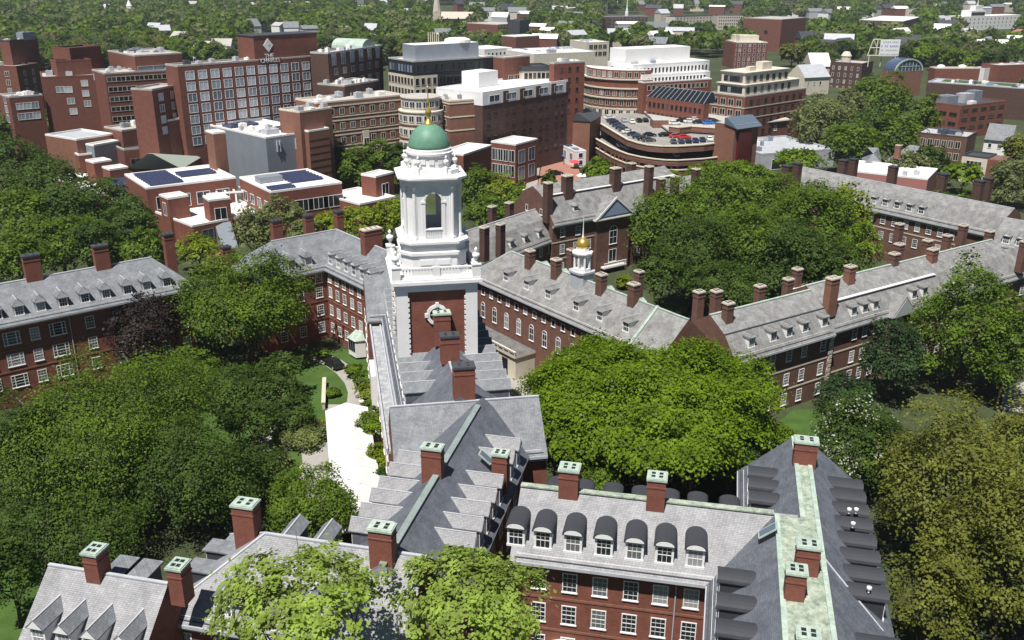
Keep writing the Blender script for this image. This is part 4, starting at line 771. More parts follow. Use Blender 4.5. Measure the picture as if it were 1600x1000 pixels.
b.loft([[(xs_ - 1.7, .2, zs_), (xs_, .2, zs_ - 2), (xs_ + 1.7, .2, zs_), (xs_, .2, zs_ + 2)], [(xs_ - 1.7, .34, zs_), (xs_, .34, zs_ - 2), (xs_ + 1.7, .34, zs_), (xs_, .34, zs_ + 2)]])
b.build('diamond_sign', WHITE, ht.root); MB().box(xs_ + .1, .17, zs_ - .35, xs_ + .75, .199, zs_ + .25).build('emblem', LEAD, ht.root)
text(ht.root, 'THE', 1.75, (xs_ + .1, .27, zon(ht, 420, 90.5, .3)), WHITE); text(ht.root, 'CHARLES', 1.65, (xs_ + .1, -.14, zon(ht, 420, 97.5, -.1)), WHITE); MB().box(xs_ - 3.9, -.08, zon(ht, 420, 98.3, 0), xs_ + 4, -.035, zon(ht, 420, 92, 0)).build('sign_board', BRICK_BROWN, ht.root)
# --- far left brick stack
def rb(lab, L, C, Rr, z, w=BRICK_CITY, roof=GRAVEL, **k): return Block('brick_building', lab, L, C, Rr, z, w, roof, **k)
z1 = zf(110, 130, 15.3, 3.05)
a1 = rb('stepped red brick flats at the far left with scattered white windows', (50, 112), (64, 120), (166, 116), z1, par=BRICK_CITY)
for (px, py, w_) in ((94, 140, 2.4), (107, 140, 2.4), (111, 158, 2.3), (115, 174, 2.3), (132, 130, 2.1), (134, 146, 2.1), (137, 162, 2.1), (151, 106 + 14, 1.9), (153, 120 + 2, 2)):
    v = hit_plane(px, py, a1.O, a1.nv); l = _loc(a1, v); far_window(a1.root, (l[0], -.003, v.z - 1), 0, w_, 2, WHITE, GLASS_HOTEL)
for L, C, Rr, off in (((97, 72), (108, 75), (157, 71), 9), ((75, 93), (87, 95), (142, 92), 4)): Block('x', '', L, C, Rr, zon(a1, C[0], C[1], off), BRICK_CITY, DARKMETAL, parent=a1, partname='upper_storey')
x1 = Block('x', '', (0, 146), (14, 151), (66, 147), zon(a1, 14, 151, -4), BRICK_CITY, GRAVEL, parent=a1, partname='lower_wing', par=CONCRETE); x1.wins('F', 3, 2, 2.2, 2.1, 2.2, 3.2, WHITE, GLASS_HOTEL); x1.clutter(6, 12, 2.6, [WHITE_ROOF, LEAD, GLASS_BLUE]); x1.wins('L', 1, 3, 2.6, 2.4, .2, 3, WHITE, GLASS_BLUE)
a1.clutter(10, 5)
a2 = rb('brick block with a grey roof plant at the far left edge', (4, 62), (14, 63), (58, 59), zf(30, 62, 13), par=DARKMETAL); a2.unit(.5, -.02, 6, 3, -2.2 + 5, METAL).clutter(5, 8)
x1 = Block('x', '', (-30, 92), (25, 103), (60, 98), zon(a2, 25, 103, -6), BRICK_CITY, GRAVEL, parent=a2, partname='lower_wing'); x1.wins('F', 2, 3, 1.5, 2, 2, 3.05, CREAM, GLASS_BLUE); x1.wins('L', 5, 3, 1.8, 2, 2, 3.05, CREAM, GLASS_BLUE); x1.clutter(8, 9, 2.4, [WHITE_ROOF, LEAD])
z3 = zf(185, 113, 14.8, 3.1)
a3 = rb('brick block with long dark ribbon windows between the stepped flats and the hotel', (160, 107), (163, 114), (268, 108), z3, par=CONCRETE)
a3.wins('F', 7, 6, 2.9, 1.6, 1.3, 3.1, STONE, GLASS_DARK, m=.5).clutter(5, 31, 2, [LEAD, WHITE_ROOF])
x1 = Block('x', '', (174, 78), (210, 86), (284, 82), zon(a3, 210, 86, 5), BRICK_CITY, GRAVEL, parent=a3, partname='upper_storey', par=CONCRETE); x1.wins('F', 1, 1, 10.5, 2.8, 3.6, 3.2, STONE, GLASS_BLUE, m=.6, m2=5.2); x1.clutter(7, 21, 4)
# --- arched-roof brick block right of the hotel
a4 = rb('dark brick block with tall blue arched dormers and a green barrel-vault roof', (505, 78), (512, 82), (597, 70), zf(550, 78, 15.5), BRICK_BROWN, GRAVEL, par=LEAD); a4.wins('F', 6, 1, 2.6, 3.4, .6, 4, LEAD, GLASS_BLUE, m=.5).wins('F', 6, 3, 2.2, 2.0, 5, 3.6, STONE, GLASS_BLUE).clutter(9, 41, 2, [WHITE_ROOF, LEAD])
b = MB(); xm = a4.W * .76; rv = 4.2; prof = [(rv * math.cos(math.pi * k / 10), 1.6 * rv * .3 * math.sin(math.pi * k / 10)) for k in range(11)]
b.loft([[(xm + p, .4, a4.zt - .5 + q * 1.4) for p, q in prof], [(xm + p, 12, a4.zt - .5 + q * 1.4) for p, q in prof]]); b.build('vault_roof', [COPPER], a4.root)
x1 = Block('x', '', (520, 126), (538, 133), (592, 124), zon(a4, 538, 133, -9), BRICK_BROWN, GRAVEL, parent=a4, partname='terrace_wing', par=CONCRETE); x1.clutter(12, 44, 1.6, [WHITE_ROOF, LEAD])
# --- dark office block with cream arcaded storeys
a5 = Block('office_block', 'black and cream office block with a big grey plant box on its white roof', (592, 90), (646, 95), (776, 87), zf(650, 95, 15.2), DARKPANEL, WHITE_ROOF, par=CONCRETE)
a5.wins('F', 14, 1, 1.5, 2.6, 1.3, 3, DARKMETAL, GLASS_DARK, m=.6).wins('L', 8, 1, 1.5, 2.6, 1.3, 3, DARKMETAL, GLASS_BLUE, m=.6)
b = MB(); W_, D_ = a5.W, a5.D; zc = a5.zt - 4.8
for x0, x1_ in ((-.12, W_ * .27), (W_ * .62, W_ + .1)): b.box(x0, -.12, 0, x1_, -.004, zc)
b.box(-.12, -.004, 0, -.004, D_, zc); o = b.build('cream_facing', CREAM, a5.root)
for rr_ in range(5):
    for k in range(8): far_window(a5.root, (-.123, D_ * (k + .5) / 8, zc - 3.0 - 3.5 * rr_), R(-90), 1.5, 2.3, STONE, GLASS_DARK)
    for k in range(4): far_window(a5.root, (W_ * .27 * (k + .5) / 4, -.123, zc - 3.0 - 3.5 * rr_), 0, 1.5, 2.3, STONE, GLASS_DARK)
    for k in range(5): far_window(a5.root, (W_ * (.62 + .38 * (k + .5) / 5), -.123, zc - 3.0 - 3.5 * rr_), 0, 1.5, 2.3, STONE, GLASS_DARK)
    for k in range(4): far_window(a5.root, (W_ * (.29 + .33 * (k + .5) / 4), -.003, zc - 3.0 - 3.5 * rr_), 0, 2.4, 2.6, DARKMETAL, GLASS_DARK)
b = MB(); b.box(W_ * .1, 4, a5.zt - .5, W_ * .86, D_ * .75, a5.zt + 4.4, 0, 1); b.build('plant_box', [METAL, WHITE_ROOF], a5.root)
b = MB()
for k in range(6): b.tube((W_ * .33 + k * .8, D_ * .5, a5.zt + 4.4), (W_ * .33 + k * .8, D_ * .5, a5.zt + 8), .12, .12)
b.build('vent_stack', CREAM, a5.root); b = MB(); b.lathe([(4.5, a5.zt + 4.4), (4.4, a5.zt + 5.3), (3, a5.zt + 5.8)], 16, W_ * .68, D_ * .5); b.build('cooling_drum', WHITE_ROOF, a5.root)
# --- banded brick school with the round bay
zb = zf(520, 160, 22, 4.1)
a6 = rb('banded brick school building with white-eared windows and a blank brick stair block', (462, 153), (494, 160), (632, 147), zb, BRICK_TAN, GRAVEL, par=CREAM)
for rr_, t_ in enumerate((2.2, 6.4, 10.6, 14.8)):
    a6.wins('F', 7, 1, 1.7, 1.9, t_, 4, CREAM, GLASS_DARK, m=3); a6.band(zb - t_ + .5, .35, CREAM, .12, 'F'); a6.band(zb - t_ - 2.6, .3, CREAM, .1, 'F')
a6.clutter(9, 51, 2.5, [LEAD, WHITE_ROOF])
b = MB(); b.box(a6.W * .49, -.3, 0, a6.W * .56, -.004, zb - 9.5); o = b.build('stone_bay', CREAM, a6.root); 
for k in range(4): far_window(o, (a6.W * .525, -.303, 1.5 + 3.6 * k), 0, 1.8, 2.2, CREAM, GLASS_DARK)
x1 = Block('x', '', (438, 169), (468, 174), (518, 167), zon(a6, 468, 174, -7), BRICK_TAN, GRAVEL, parent=a6, partname='stair_block', par=CREAM); x1.clutter(6, 52, 2, [WHITE_ROOF, LEAD])
pr = at(655, 152, zb); rbay = 6.5; rbx = thing('round_bay_tower', 'cream-banded round bay joining the brick school to its right wing', 'building', (pr.x, pr.y + 4, 0))
MB().lathe([(rbay, 0), (rbay, zb - 4.4), (rbay + .3, zb - 4.3), (rbay + .3, zb - 4), (rbay - .8, zb - 3.9), (rbay - .8, zb - .4), (rbay - .4, zb - .3), (rbay - .4, zb)], 28).build('wall', CREAM, rbx)
MB().lathe([(rbay - .6, zb + .001), (rbay - .7, zb + .05)], 28).build('roof', GRAVEL, rbx)
for k in range(9):
    a = R(-170 + 20 * k)
    for rr_ in range(5): far_window(rbx, ((rbay - (.78 if rr_ == 0 else -.02)) * math.cos(a), (rbay - (.78 if rr_ == 0 else -.02)) * math.sin(a), zb - 3 - 4.0 * rr_), a + R(90), 1.7, 1.9, WHITE, GLASS_DARK)
for k in range(5): MB().lathe([(rbay + .02, zb - 8.2 - 4 * k), (rbay + .22, zb - 8.1 - 4 * k), (rbay + .22, zb - 7.8 - 4 * k), (rbay + .02, zb - 7.7 - 4 * k)], 28).build('brick_band', BRICK_TAN, rbx)
a7 = rb('cream-banded brick school wing just right of the round bay', (679, 148), (702, 157), (770, 152), zb - 1, BRICK_TAN, GRAVEL, par=CREAM); a7.wins('L', 4, 5, 1.6, 1.9, 1.8, 4, CREAM, GLASS_DARK); a7.clutter(10, 61, 2.4, [WHITE_ROOF, LEAD, METAL])
for t_ in (1.2, 5.2, 9.2): a7.band(a7.zt - t_, .35, CREAM, .12, 'FL')
# --- long brown slab with white attic
a8 = rb('long brown brick slab with a white window attic and a white rooftop box', (690, 135), (754, 144), (890, 124), zf(800, 135, 15.5, 3.2), BRICK_BROWN, WHITE_ROOF, par=WHITE); 
a8.band(a8.zt - 4.0, 3.45, WHITE, .12, 'FL', 'attic_panel')
for k in range(5): far_window(a8.root, (a8.W * (.12 + .185 * k), -.123, a8.zt - 3.4), 0, 5, 2.1, WHITE, GLASS_BLUE); MB().box(a8.W * (.2 + .185 * k) + .6, -.2, a8.zt - 4.0, a8.W * (.2 + .185 * k) + 3.2, -.124, a8.zt - .6).build('brick_panel', BRICK_BROWN, a8.root)
for rr_ in range(5):
    for k in range(5):
        for e_ in (0, 1): far_window(a8.root, (a8.W * (.06 + .195 * k) + 3.4 * e_, -.003, a8.zt - 7.6 - 3.5 * rr_), 0, 1.7, 1.3, BRICK_BROWN, GLASS_DARK)
b = MB(); l = _loc(a8, at(748, 135, a8.zt)); b.box(l[0], l[1], a8.zt - .4, l[0] + 9.5, l[1] + 7, a8.zt + 4.2); b.build('rooftop_box', WHITE, a8.root)
# --- red slabs and cream shop block left of the white offices
a9 = rb('tall plain red brick slab left of the curved white offices', (858, 97), (866, 98), (914, 95), zf(880, 100, 15), BRICK, GRAVEL, par=CONCRETE); a9.wins('F', 3, 5, 1.3, 1.6, 1.6, 3.4, BRICK, GLASS_DARK); a9.clutter(8, 71, 2.5, [WHITE_ROOF, LEAD])
a10 = Block('shop_block', 'cream-faced block with dark mansard top between brown brick slabs', (812, 99), (816, 104), (862, 103), zf(835, 104, 14.5), CREAM, DARKMETAL, par=DARKMETAL); a10.wins('F', 6, 4, 1.5, 2.2, 2, 3.4, CREAM, GLASS_DARK, m=.6); a10.band(a10.zt - 1.6, 1.55, DARKMETAL, .2, 'FL', 'mansard')
a11 = rb('brick box with pale parapet right behind the dark office block', (786, 86), (788, 89), (828, 86), zf(808, 88, 14.5), BRICK_CITY, WHITE_ROOF, par=CONCRETE); a11.wins('F', 3, 3, 2.2, 1.8, 6, 3.5, STONE, GLASS_DARK)
a12 = Block('round_corner_shop', 'low brick-banded block with a curved pale roof beside the red slab', (838, 115), (846, 118), (885, 116), zf(866, 117, 14), BRICK_TAN, WHITE_ROOF, par=CONCRETE); a12.wins('F', 4, 3, 2.2, 1.6, 1, 3.2, CREAM, GLASS_BLUE)
# --- white terraced offices
zw = 27.5
w_ = Block('office_block', 'white terraced office block with rows of small dark windows', (940, 96), (990, 101), (1109, 94), zw, WHITE, WHITE_ROOF)
w_.wins('F', 20, 1, 1.2, 2.2, 1.5, 4, WHITE, GLASS_DARK, m=.8); w_.wins('L', 4, 1, 1.3, 2.2, 1.5, 4, WHITE, GLASS_DARK)
b = MB(); b.box(w_.W * .02, 6, zw - .5, w_.W * .86, 16, zw + 5.2); b.build('plant_storey', WHITE, w_.root)
x1 = Block('x', '', (955, 111), (1004, 117), (1110, 111), zon(w_, 1004, 117, -4), WHITE, WHITE_ROOF, parent=w_, partname='terrace_storey'); x1.wins('F', 17, 1, 1.3, 2.4, 1.2, 4, WHITE, GLASS_DARK, m=2)
x2 = Block('x', '', (960, 122), (1006, 128), (1112, 122), zon(w_, 1006, 128, -7.5), BRICK, WHITE_ROOF, parent=w_, partname='brick_storey', par=WHITE); x2.wins('F', 14, 3, 1.6, 2.0, 1.4, 3.6, CREAM, GLASS_DARK)
w_.clutter(14, 81, 3.5, [WHITE_ROOF, LEAD, METAL])
pc = at(962, 108, 26); cv = thing('curved_office_block', 'curved brick and cream office corner in front of the white offices', 'building', (pc.x, pc.y, 0))
def arcpts(r0, a0, a1, n=12): return [(r0 * math.cos(R(a0 + (a1 - a0) * k / n)), r0 * math.sin(R(a0 + (a1 - a0) * k / n))) for k in range(n + 1)]
ctr = (6, 16)
for zlo, zhi, rad, mt_, nm in ((0, 11, 17.6, CREAM, 'cream_base'), (11, 22.2, 17.2, BRICK, 'brick_middle'), (22.2, 25.6, 16.0, BRICK, 'upper_storey')):
    pts = [(ctr[0] + x, ctr[1] + y) for x, y in arcpts(rad, 170, 300)]; MB().prism(pts, zlo, zhi - .005, 0, 1).build(nm, [mt_, WHITE_ROOF], cv)
for rr_ in range(6):
    for k in range(13):
        a = R(176 + 9.2 * k); rad = (17.6 if rr_ < 3 else 17.2 if rr_ < 5 else 16.0); zz = (1.5 + 3.6 * rr_) if rr_ < 3 else 12.3 + 3.6 * (rr_ - 3)
        if rr_ == 5: zz = 22.7
        far_window(cv, (ctr[0] + (rad + .004) * math.cos(a), ctr[1] + (rad + .004) * math.sin(a), zz), a + R(90), 1.7, 2.2, CREAM, GLASS_DARK if rr_ < 4 else GLASS)
for zz in (11.0, 14.9, 18.6, 22.0):
    p_ = [(ctr[0] + x, ctr[1] + y) for x, y in arcpts(17.75, 170, 300)]; q_ = [(ctr[0] + x, ctr[1] + y) for x, y in arcpts(17.62 if zz < 12 else 17.25, 170, 300)]
    b = MB()
    for k in range(12): b.loft([[(*p_[k], zz), (*p_[k + 1], zz), (*q_[k + 1], zz), (*q_[k], zz)], [(*p_[k], zz + .5), (*p_[k + 1], zz + .5), (*q_[k + 1], zz + .5), (*q_[k], zz + .5)]])
    b.build('cornice_band', CREAM, cv)
# --- brick offices with sloping glass roof
a13 = rb('warm brick offices with a sloping dark glass roof behind the car park', (1005, 148), (1011, 151), (1100, 163), 17, BRICK, DARKMETAL); a13.wins('F', 12, 3, 1.4, 2.1, 1.6, 3.7, BRICK, GLASS_DARK, m=.6)
b = MB(); b.loft([[(0, 0, 17.003), (a13.W, 0, 17.003), (a13.W, 7, 17.003), (0, 7, 17.003)], [(1.2, 5, 20.6), (a13.W - 1.2, 5, 20.6), (a13.W - 1.2, 6.5, 20.6), (1.2, 6.5, 20.6)]]); o = b.build('glass_roof', [GLASS_DARK], a13.root)
b = MB()
for k in range(13): x = .2 + (a13.W - .4) * k / 12; b.tube((x, -.02, 17.1), (1.2 + (a13.W - 2.4) * k / 12, 4.98, 20.7), .08, .08, 4)
b.build('glazing_bar', LEAD, o)
# --- cream penthouse block
zc = 19
a14 = Block('apartment_block', 'brick apartment block with two stepped-back cream penthouse storeys', (1113, 143), (1165, 150), (1260, 137), zc, BRICK_CITY, CONCRETE, par=CONCRETE)
a14.wins('L', 4, 4, 2.4, 2.4, 1.6, 3.8, CREAM, GLASS, m=.8).wins('F', 8, 4, 2.0, 2.2, 1.6, 3.8, BRICK_BROWN, GLASS_DARK)
for t_ in (4.0, 7.8): a14.band(zc - t_ - .6, .35, STONE, .12, 'FL')
for k_, (ins, h0, h1) in enumerate(((1.8, 0, 3.8), (2.6, 3.8, 8.0))):
    b = MB(); b.box(ins, ins, zc - .4 + h0 + .002 * k_, a14.W - ins * 1.5 - k_ * 6, a14.D - ins, zc - .4 + h1, 0, 1); b.box(ins - .5, ins - .5, zc - .4 + h1, a14.W - ins * 1.5 - k_ * 6 + .5, a14.D - ins + .5, zc - .15 + h1); o = b.build('penthouse', [CREAM, CONCRETE], a14.root)
    for k in range(7): far_window(a14.root, (ins + 2 + (a14.W - 3 * ins - 8) * k / 6, ins - .003, zc + h0 + .4), 0, 1.8, 2.2, DARKMETAL, GLASS)
    for k in range(6): far_window(a14.root, (ins - .003, ins + 2 + (a14.D - 2 * ins - 4) * k / 5, zc + h0 + .4), R(-90), 1.8, 2.2, DARKMETAL, GLASS)
b = MB(); b.box(a14.W * .4, a14.D * .3, zc + 7.6, a14.W * .55, a14.D * .5, zc + 10.6); b.box(a14.W * .2, a14.D * .3, zc + 7.6, a14.W * .3, a14.D * .42, zc + 9.4); b.build('stair_head', CREAM, a14.root)
# hip-roofed brick pavilion before it
a15 = Wing('brick_pavilion', 'small brick pavilion with a pale hipped roof and one broad chimney beside the car park', (1182, 193), (1228, 188), 8, 15, gab(15, 8, 11), BRICK_CITY, STONE, 'hh', ext=(2, 3), hip=(2.3, 2.3), cornice=DARKMETAL); a15.chim2(1199, 184, 9, 168, 2.4, 2.4, BRICK_CITY, 'stone'); a15.win_row([3, 8, 13], 5.5, 1.6, 2.2, 'plain')
# --- apartments and landmarks in the middle distance
a16 = Block('apartment_block', 'six-storey brick apartments dotted with white window trim, white roof', (1077, 62), (1152, 66), (1200, 66), 17, BRICK_CITY, WHITE_ROOF, par=CREAM, cat='apartments')
for f_, n_ in (('L', 14), ('F', 6)): a16.wins(f_, n_, 6, 1.5, 1.9, 1.2, 2.9, WHITE, GLASS, m=.5)
b = MB()
for k in range(6): b.box(-1.4, a16.D * (.06 + .165 * k), 0, -.004, a16.D * (.06 + .165 * k) + 3.6, 16.2)
b.build('bay', BRICK_CITY, a16.root); b = MB(); b.box(3, a16.D * .2, 16.5, 16, a16.D * .55, 21); b.box(3, a16.D * .65, 16.5, 14, a16.D * .98, 20.5); b.build('rooftop_box', CREAM, a16.root)
a17 = rb('plain windowless red brick block standing in trees near the top right', (1183, 26), (1222, 30), (1260, 27), 25, BRICK_CITY, CONCRETE, par=CONCRETE); a17.wins('F', 1, 1, 3, 4, 13, 4, BRICK_CITY, GLASS_DARK, m=14, m2=2); a17.wins('L', 1, 1, 3, 3, 9, 4, BRICK_CITY, GLASS_DARK, m=2, m2=10)
a18 = Block('apartment_block', 'long grey-cream apartment row far off in the trees', (1080, 26), (1121, 24), (1166, 24), 15, STONE, CONCRETE, par=DARKMETAL, depth=14, cat='apartments'); a18.wins('F', 12, 4, 1.6, 1.9, 1.2, 3.3, WHITE, GLASS_DARK)
a18b = Block('apartment_block', 'far cream apartments with a small white cupola left of the grey-cream row', (1050, 25), (1055, 26), (1119, 24), 14, CREAM, DARKMETAL, par=DARKMETAL, depth=14, cat='apartments'); a18b.wins('F', 12, 4, 1.7, 1.9, 1, 3.2, STONE, GLASS_DARK)
a18c = Block('institute', 'far mansard-roofed hall with a white steeple rising behind', (944, 24), (952, 26), (1012, 25), 14, BRICK_BROWN, DARKMETAL, par=LEAD, depth=16, cat='hall'); a18c.wins('F', 10, 3, 1.8, 2, 1.4, 3.6, CREAM, GLASS_DARK); MB().lathe([(2, 14), (2, 18), (1.4, 18.2), (1.4, 21), (.8, 21.2), (.05, 34)], 8, a18c.W * .55, 8).build('steeple', WHITE, a18c.root)
a18d = Block('institute', 'far long white-roofed hall at the top centre among trees', (884, 12), (884, 13), (950, 9), 13, LEAD, WHITE_ROOF, depth=14, cat='hall'); a18d.wins('F', 10, 2, 2, 2, 1.5, 4, WHITE, GLASS_DARK)
a19 = Block('college_block', 'bright white modern block with punched windows near the top right corner', (1503, 25), (1506, 26), (1597, 23), 15, WHITE, WHITE_ROOF, depth=22, cat='college'); a19.wins('F', 14, 3, 2.2, 1.9, 2, 4, WHITE, GLASS_DARK)
b = MB(); b.box(a19.W * .14, 2, 14.6, a19.W * .38, 14, 21); b.box(a19.W * .22, 3, 21, a19.W * .34, 10, 26); b.build('upper_storey', WHITE, a19.root); MB().box(a19.W * .15, 1.9, 15.4, a19.W * .37, 1.995, 19).build('dark_window', GLASS_DARK, a19.root)
MB().tube((a19.W * .28, 6, 26), (a19.W * .28, 6, 33), .9, .1, 8).build('turret', CREAM, a19.root)
a20 = Block('library', 'low brown brick library with a pale conical roof beside it near the top right', (1363, 27), (1412, 33), (1440, 26), 12, BRICK_BROWN, WHITE_ROOF, par=LEAD, cat='library'); a20.wins('L', 6, 2, 3, 1.8, 2, 4, CONCRETE, GLASS_DARK)
l = _loc(a20, at(1350, 31, 11)); MB().lathe([(15, 5), (15, 7.5), (15.5, 7.6), (2.5, 12), (2.5, 13.5), (.2, 13.8)], 20, l[0], l[1]).build('conical_roof', COPPER, a20.root)
a21 = Block('library', 'low grey concrete hall among trees right of the windowless red block', (1258, 32), (1262, 34), (1306, 32), 9, CONCRETE, DARKMETAL, par=CONCRETE, depth=16, cat='hall'); a21.wins('F', 6, 1, 5, 2, 2, 4, CONCRETE, GLASS_DARK)
a22 = Block('shop_block', 'far brown shopping block left of the white college among treetops', (1434, 12), (1438, 14), (1458, 13), 13, STONE, LEAD, par=DARKMETAL, depth=20, cat='shops'); a22.wins('F', 3, 3, 4, 1.8, 1.8, 3.6, CREAM, GLASS_DARK)
# --- steeple church and cupola in the woods
pc = at(683, 36, 4); ch = thing('stone_church', 'grey stone church with a tall pale spire in the far woods', 'church', (pc.x, pc.y, 0))
b = MB(); b.box(-4, -4, 0, 4, 4, 16); b.lathe([(4.6, 16), (.15, 46)], 8, a0=R(22.5)); b.build('spire', STONE, ch)
b = MB(); b.box(4.02, -5, 0, 40, 8, 9); b.loft([[(4.02, -6, 9), (40, -6, 9), (40, 9, 9), (4.02, 9, 9)], [(4.02, 1.4, 16), (40, 1.4, 16), (40, 1.6, 16), (4.02, 1.6, 16)]]); b.box(-14, -4, 0, -4.02, 8, 10); b.build('nave', STONE, ch)
pc = at(204, 26, 8); cp = thing('white_cupola', 'small white cupola tower poking out of the woods at top left', 'cupola', (pc.x, pc.y, 0))
MB().lathe([(5.5, 0), (5.5, 10), (4.2, 10.2), (4.2, 15), (4.9, 15.2), (3.3, 16), (3.0, 19), (3.4, 19.2), (.2, 26)], 8).build('tower_stage', WHITE, cp); MB().box(-22, 2, 0, 22, 14, 8).build('hall', CREAM, cp)
# --- brick apartments with tower, mid-left top
a23 = rb('dark brick apartment block with a pale parapet under the top edge', (770, 33), (778, 38), (812, 36), 20, BRICK_CITY, GRAVEL, par=CREAM, cat='apartments'); a23.wins('F', 7, 6, 1.7, 1.8, 1, 3, CREAM, GLASS_DARK, m=.4)
x1 = Block('x', '', (810, 28), (812, 32), (827, 30), 24, DARKMETAL, DARKMETAL, parent=a23, partname='dark_tower', depth=10)
a24 = rb('low red brick box with a white parapet among trees at upper centre', (802, 54), (806, 57), (843, 55), 16, BRICK_CITY, WHITE_ROOF, par=WHITE, depth=16)
a25 = Block('white_house', 'white flat-roofed house beside the dark brick apartments', (744, 40), (748, 42), (775, 41), 10, WHITE, WHITE_ROOF, depth=14, cat='house'); a25.wins('F', 6, 2, 2, 1.5, 1.2, 3.4, DARKMETAL, GLASS_DARK)
a26 = Block('white_block', 'broad white-roofed block behind the dark offices', (752, 73), (757, 77), (800, 74), 20, WHITE, WHITE_ROOF, depth=22); a26.wins('F', 6, 3, 1.6, 1.6, 2, 3.6, WHITE, GLASS_DARK)
a27 = Block('shop_block', 'cream arcaded shop block with white rooftop plant at upper centre', (908, 60), (917, 66), (952, 65), 16, CREAM, WHITE_ROOF, depth=24); a27.wins('F', 4, 2, 3, 3, 1.6, 4.5, CREAM, GLASS_DARK); a27.clutter(8, 91, 3, [WHITE_ROOF, LEAD])
a28 = Block('shop_block', 'low roofscape of white sheds and plant left of the white offices', (826, 75), (834, 84), (930, 80), 19, CREAM, WHITE_ROOF, par=WHITE); a28.clutter(20, 92, 5, [WHITE_ROOF, WHITE_ROOF, LEAD, METAL])
a29 = Wing('slate_hall', 'grey gabled hall roof among trees behind the white offices', (951, 62), (976, 62), 9, 16, gab(16, 9, 17), STONE, LEAD, 'gg', L=18)
a30 = Wing('slate_hall', 'low blue-grey hipped roof left of the grey gabled hall', (884, 58), (930, 58), 9, 22, gab(22, 9, 14), CREAM, LEAD, 'hh', hip=(2, 2))
# --- right-hand modern blocks
m1 = Block('modern_block', 'low modern brick block with dark ribbon windows and grey rooftop plant', (1450, 158), (1502, 165), (1574, 157), 13, BRICK, DARKMETAL, par=BRICK)
m1.wins('F', 5, 3, 3.6, 1.3, 1.6, 3.4, BRICK_BROWN, GLASS_DARK, m=.4).wins('L', 3, 2, 3.4, 1.5, 3, 3.6, BRICK_BROWN, GLASS_DARK, m=.5)
m1.unit(.02, .45, 7, 5, 3.2, METAL); m1.unit(.35, .4, 6, 4, 3.6, LEAD); m1.unit(.6, .45, 5, 4, 4.2, METAL); m1.unit(.3, .1, 3, 2.2, 1.3, WHITE_ROOF)
m2 = Block('modern_block', 'long dark bronze-clad block with a sloping grey roof at the right edge', (1420, 119), (1450, 127), (1625, 139), 14, BRICK_BROWN, LEAD, par=LEAD); m2.clutter(10, 101, 3, [LEAD, WHITE_ROOF, GLASS_BLUE])
b = MB(); b.box(4, 8, 13.5, 36, 20, 13.7); b.build('green_roof', GRASS, m2.root)
m3 = rb('low plain brick hall with white roof domes right of the glass-arched hall', (1452, 104), (1462, 106), (1532, 106), 13, BRICK, GRAVEL, par=CREAM); 
for fx in (.2, .68): MB().lathe([(2.2, 12.5), (2.1, 13.6), (1.2, 14.2), (.1, 14.4)], 12, m3.W * fx, 4).build('roof_dome', WHITE, m3.root)
m4 = Block('white_cube_house', 'pale metal-clad cube beside the plain brick hall', (1529, 104), (1539, 107), (1561, 105), 12, WHITE, LEAD, cat='block'); m4.wins('F', 1, 1, 2.4, 2, 1.6, 3, WHITE, GLASS_DARK)
m5 = rb('brick block with cluttered white roof at the right edge above the pale cube', (1556, 98), (1562, 102), (1640, 99), 14, BRICK, GRAVEL, par=BRICK); m5.clutter(8, 103, 2.5, [WHITE_ROOF, LEAD])
m6 = rb('dark brick corner block with three rows of white windows under the rooftop sign', (1316, 92), (1348, 99), (1365, 95), 14, BRICK_BROWN, GRAVEL, par=BRICK_BROWN); m6.wins('L', 5, 4, 1.1, 2.0, 2.2, 3.6, WHITE, GLASS, m=.3).wins('F', 3, 4, 1.3, 2, 2.2, 3.6, BRICK_BROWN, GLASS_DARK)
b = MB(); b.lathe([(2.6, m6.zt - .4), (2.6, m6.zt + 3), (2.9, m6.zt + 3.1), (1.6, m6.zt + 5.4), (.2, m6.zt + 5.6)], 10, 4, m6.D * .6); b.build('water_tank', CREAM, m6.root)
# glass arched hall
ga = Block('glass_hall', 'blue-roofed hall with a round-arched glass front', (1362, 110), (1398, 112), (1442, 110), 13, BRICK_TAN, LEAD, cat='hall'); W_ = ga.W; n = 16
b = MB(); prof = [(W_ / 2 + W_ * .5 * math.cos(math.pi * k / n), 13 + 6.2 * math.sin(math.pi * k / n)) for k in range(n + 1)]
b.loft([[(x, .3, z) for x, z in prof], [(x, ga.D * .9, z) for x, z in prof]]); o = b.build('arched_roof', [plain('blue_glazing', (.06, .085, .16), .25)], ga.root)
b = MB()
for k in range(n):
    (xa, za), (xb, zb_) = prof[k], prof[k + 1]; q = .9
    P = [(xa, za), (xb, zb_), (W_ / 2 + (xb - W_ / 2) * q, 13 + (zb_ - 13) * q), (W_ / 2 + (xa - W_ / 2) * q, 13 + (za - 13) * q)]
    b.loft([[(x, -.2, z) for x, z in P], [(x, .29, z) for x, z in P]])
for k in range(1, 8): x = W_ * k / 8; zt_ = 13 + 6.2 * math.sqrt(max(0, 1 - ((x - W_ / 2) / (W_ / 2)) ** 2)); b.box(x - .15, .1, 13, x + .15, .28, zt_ - .3)
b.box(1, .1, 15.2, W_ - 1, .27, 15.5); b.build('arch_tracery', COPPER, o)
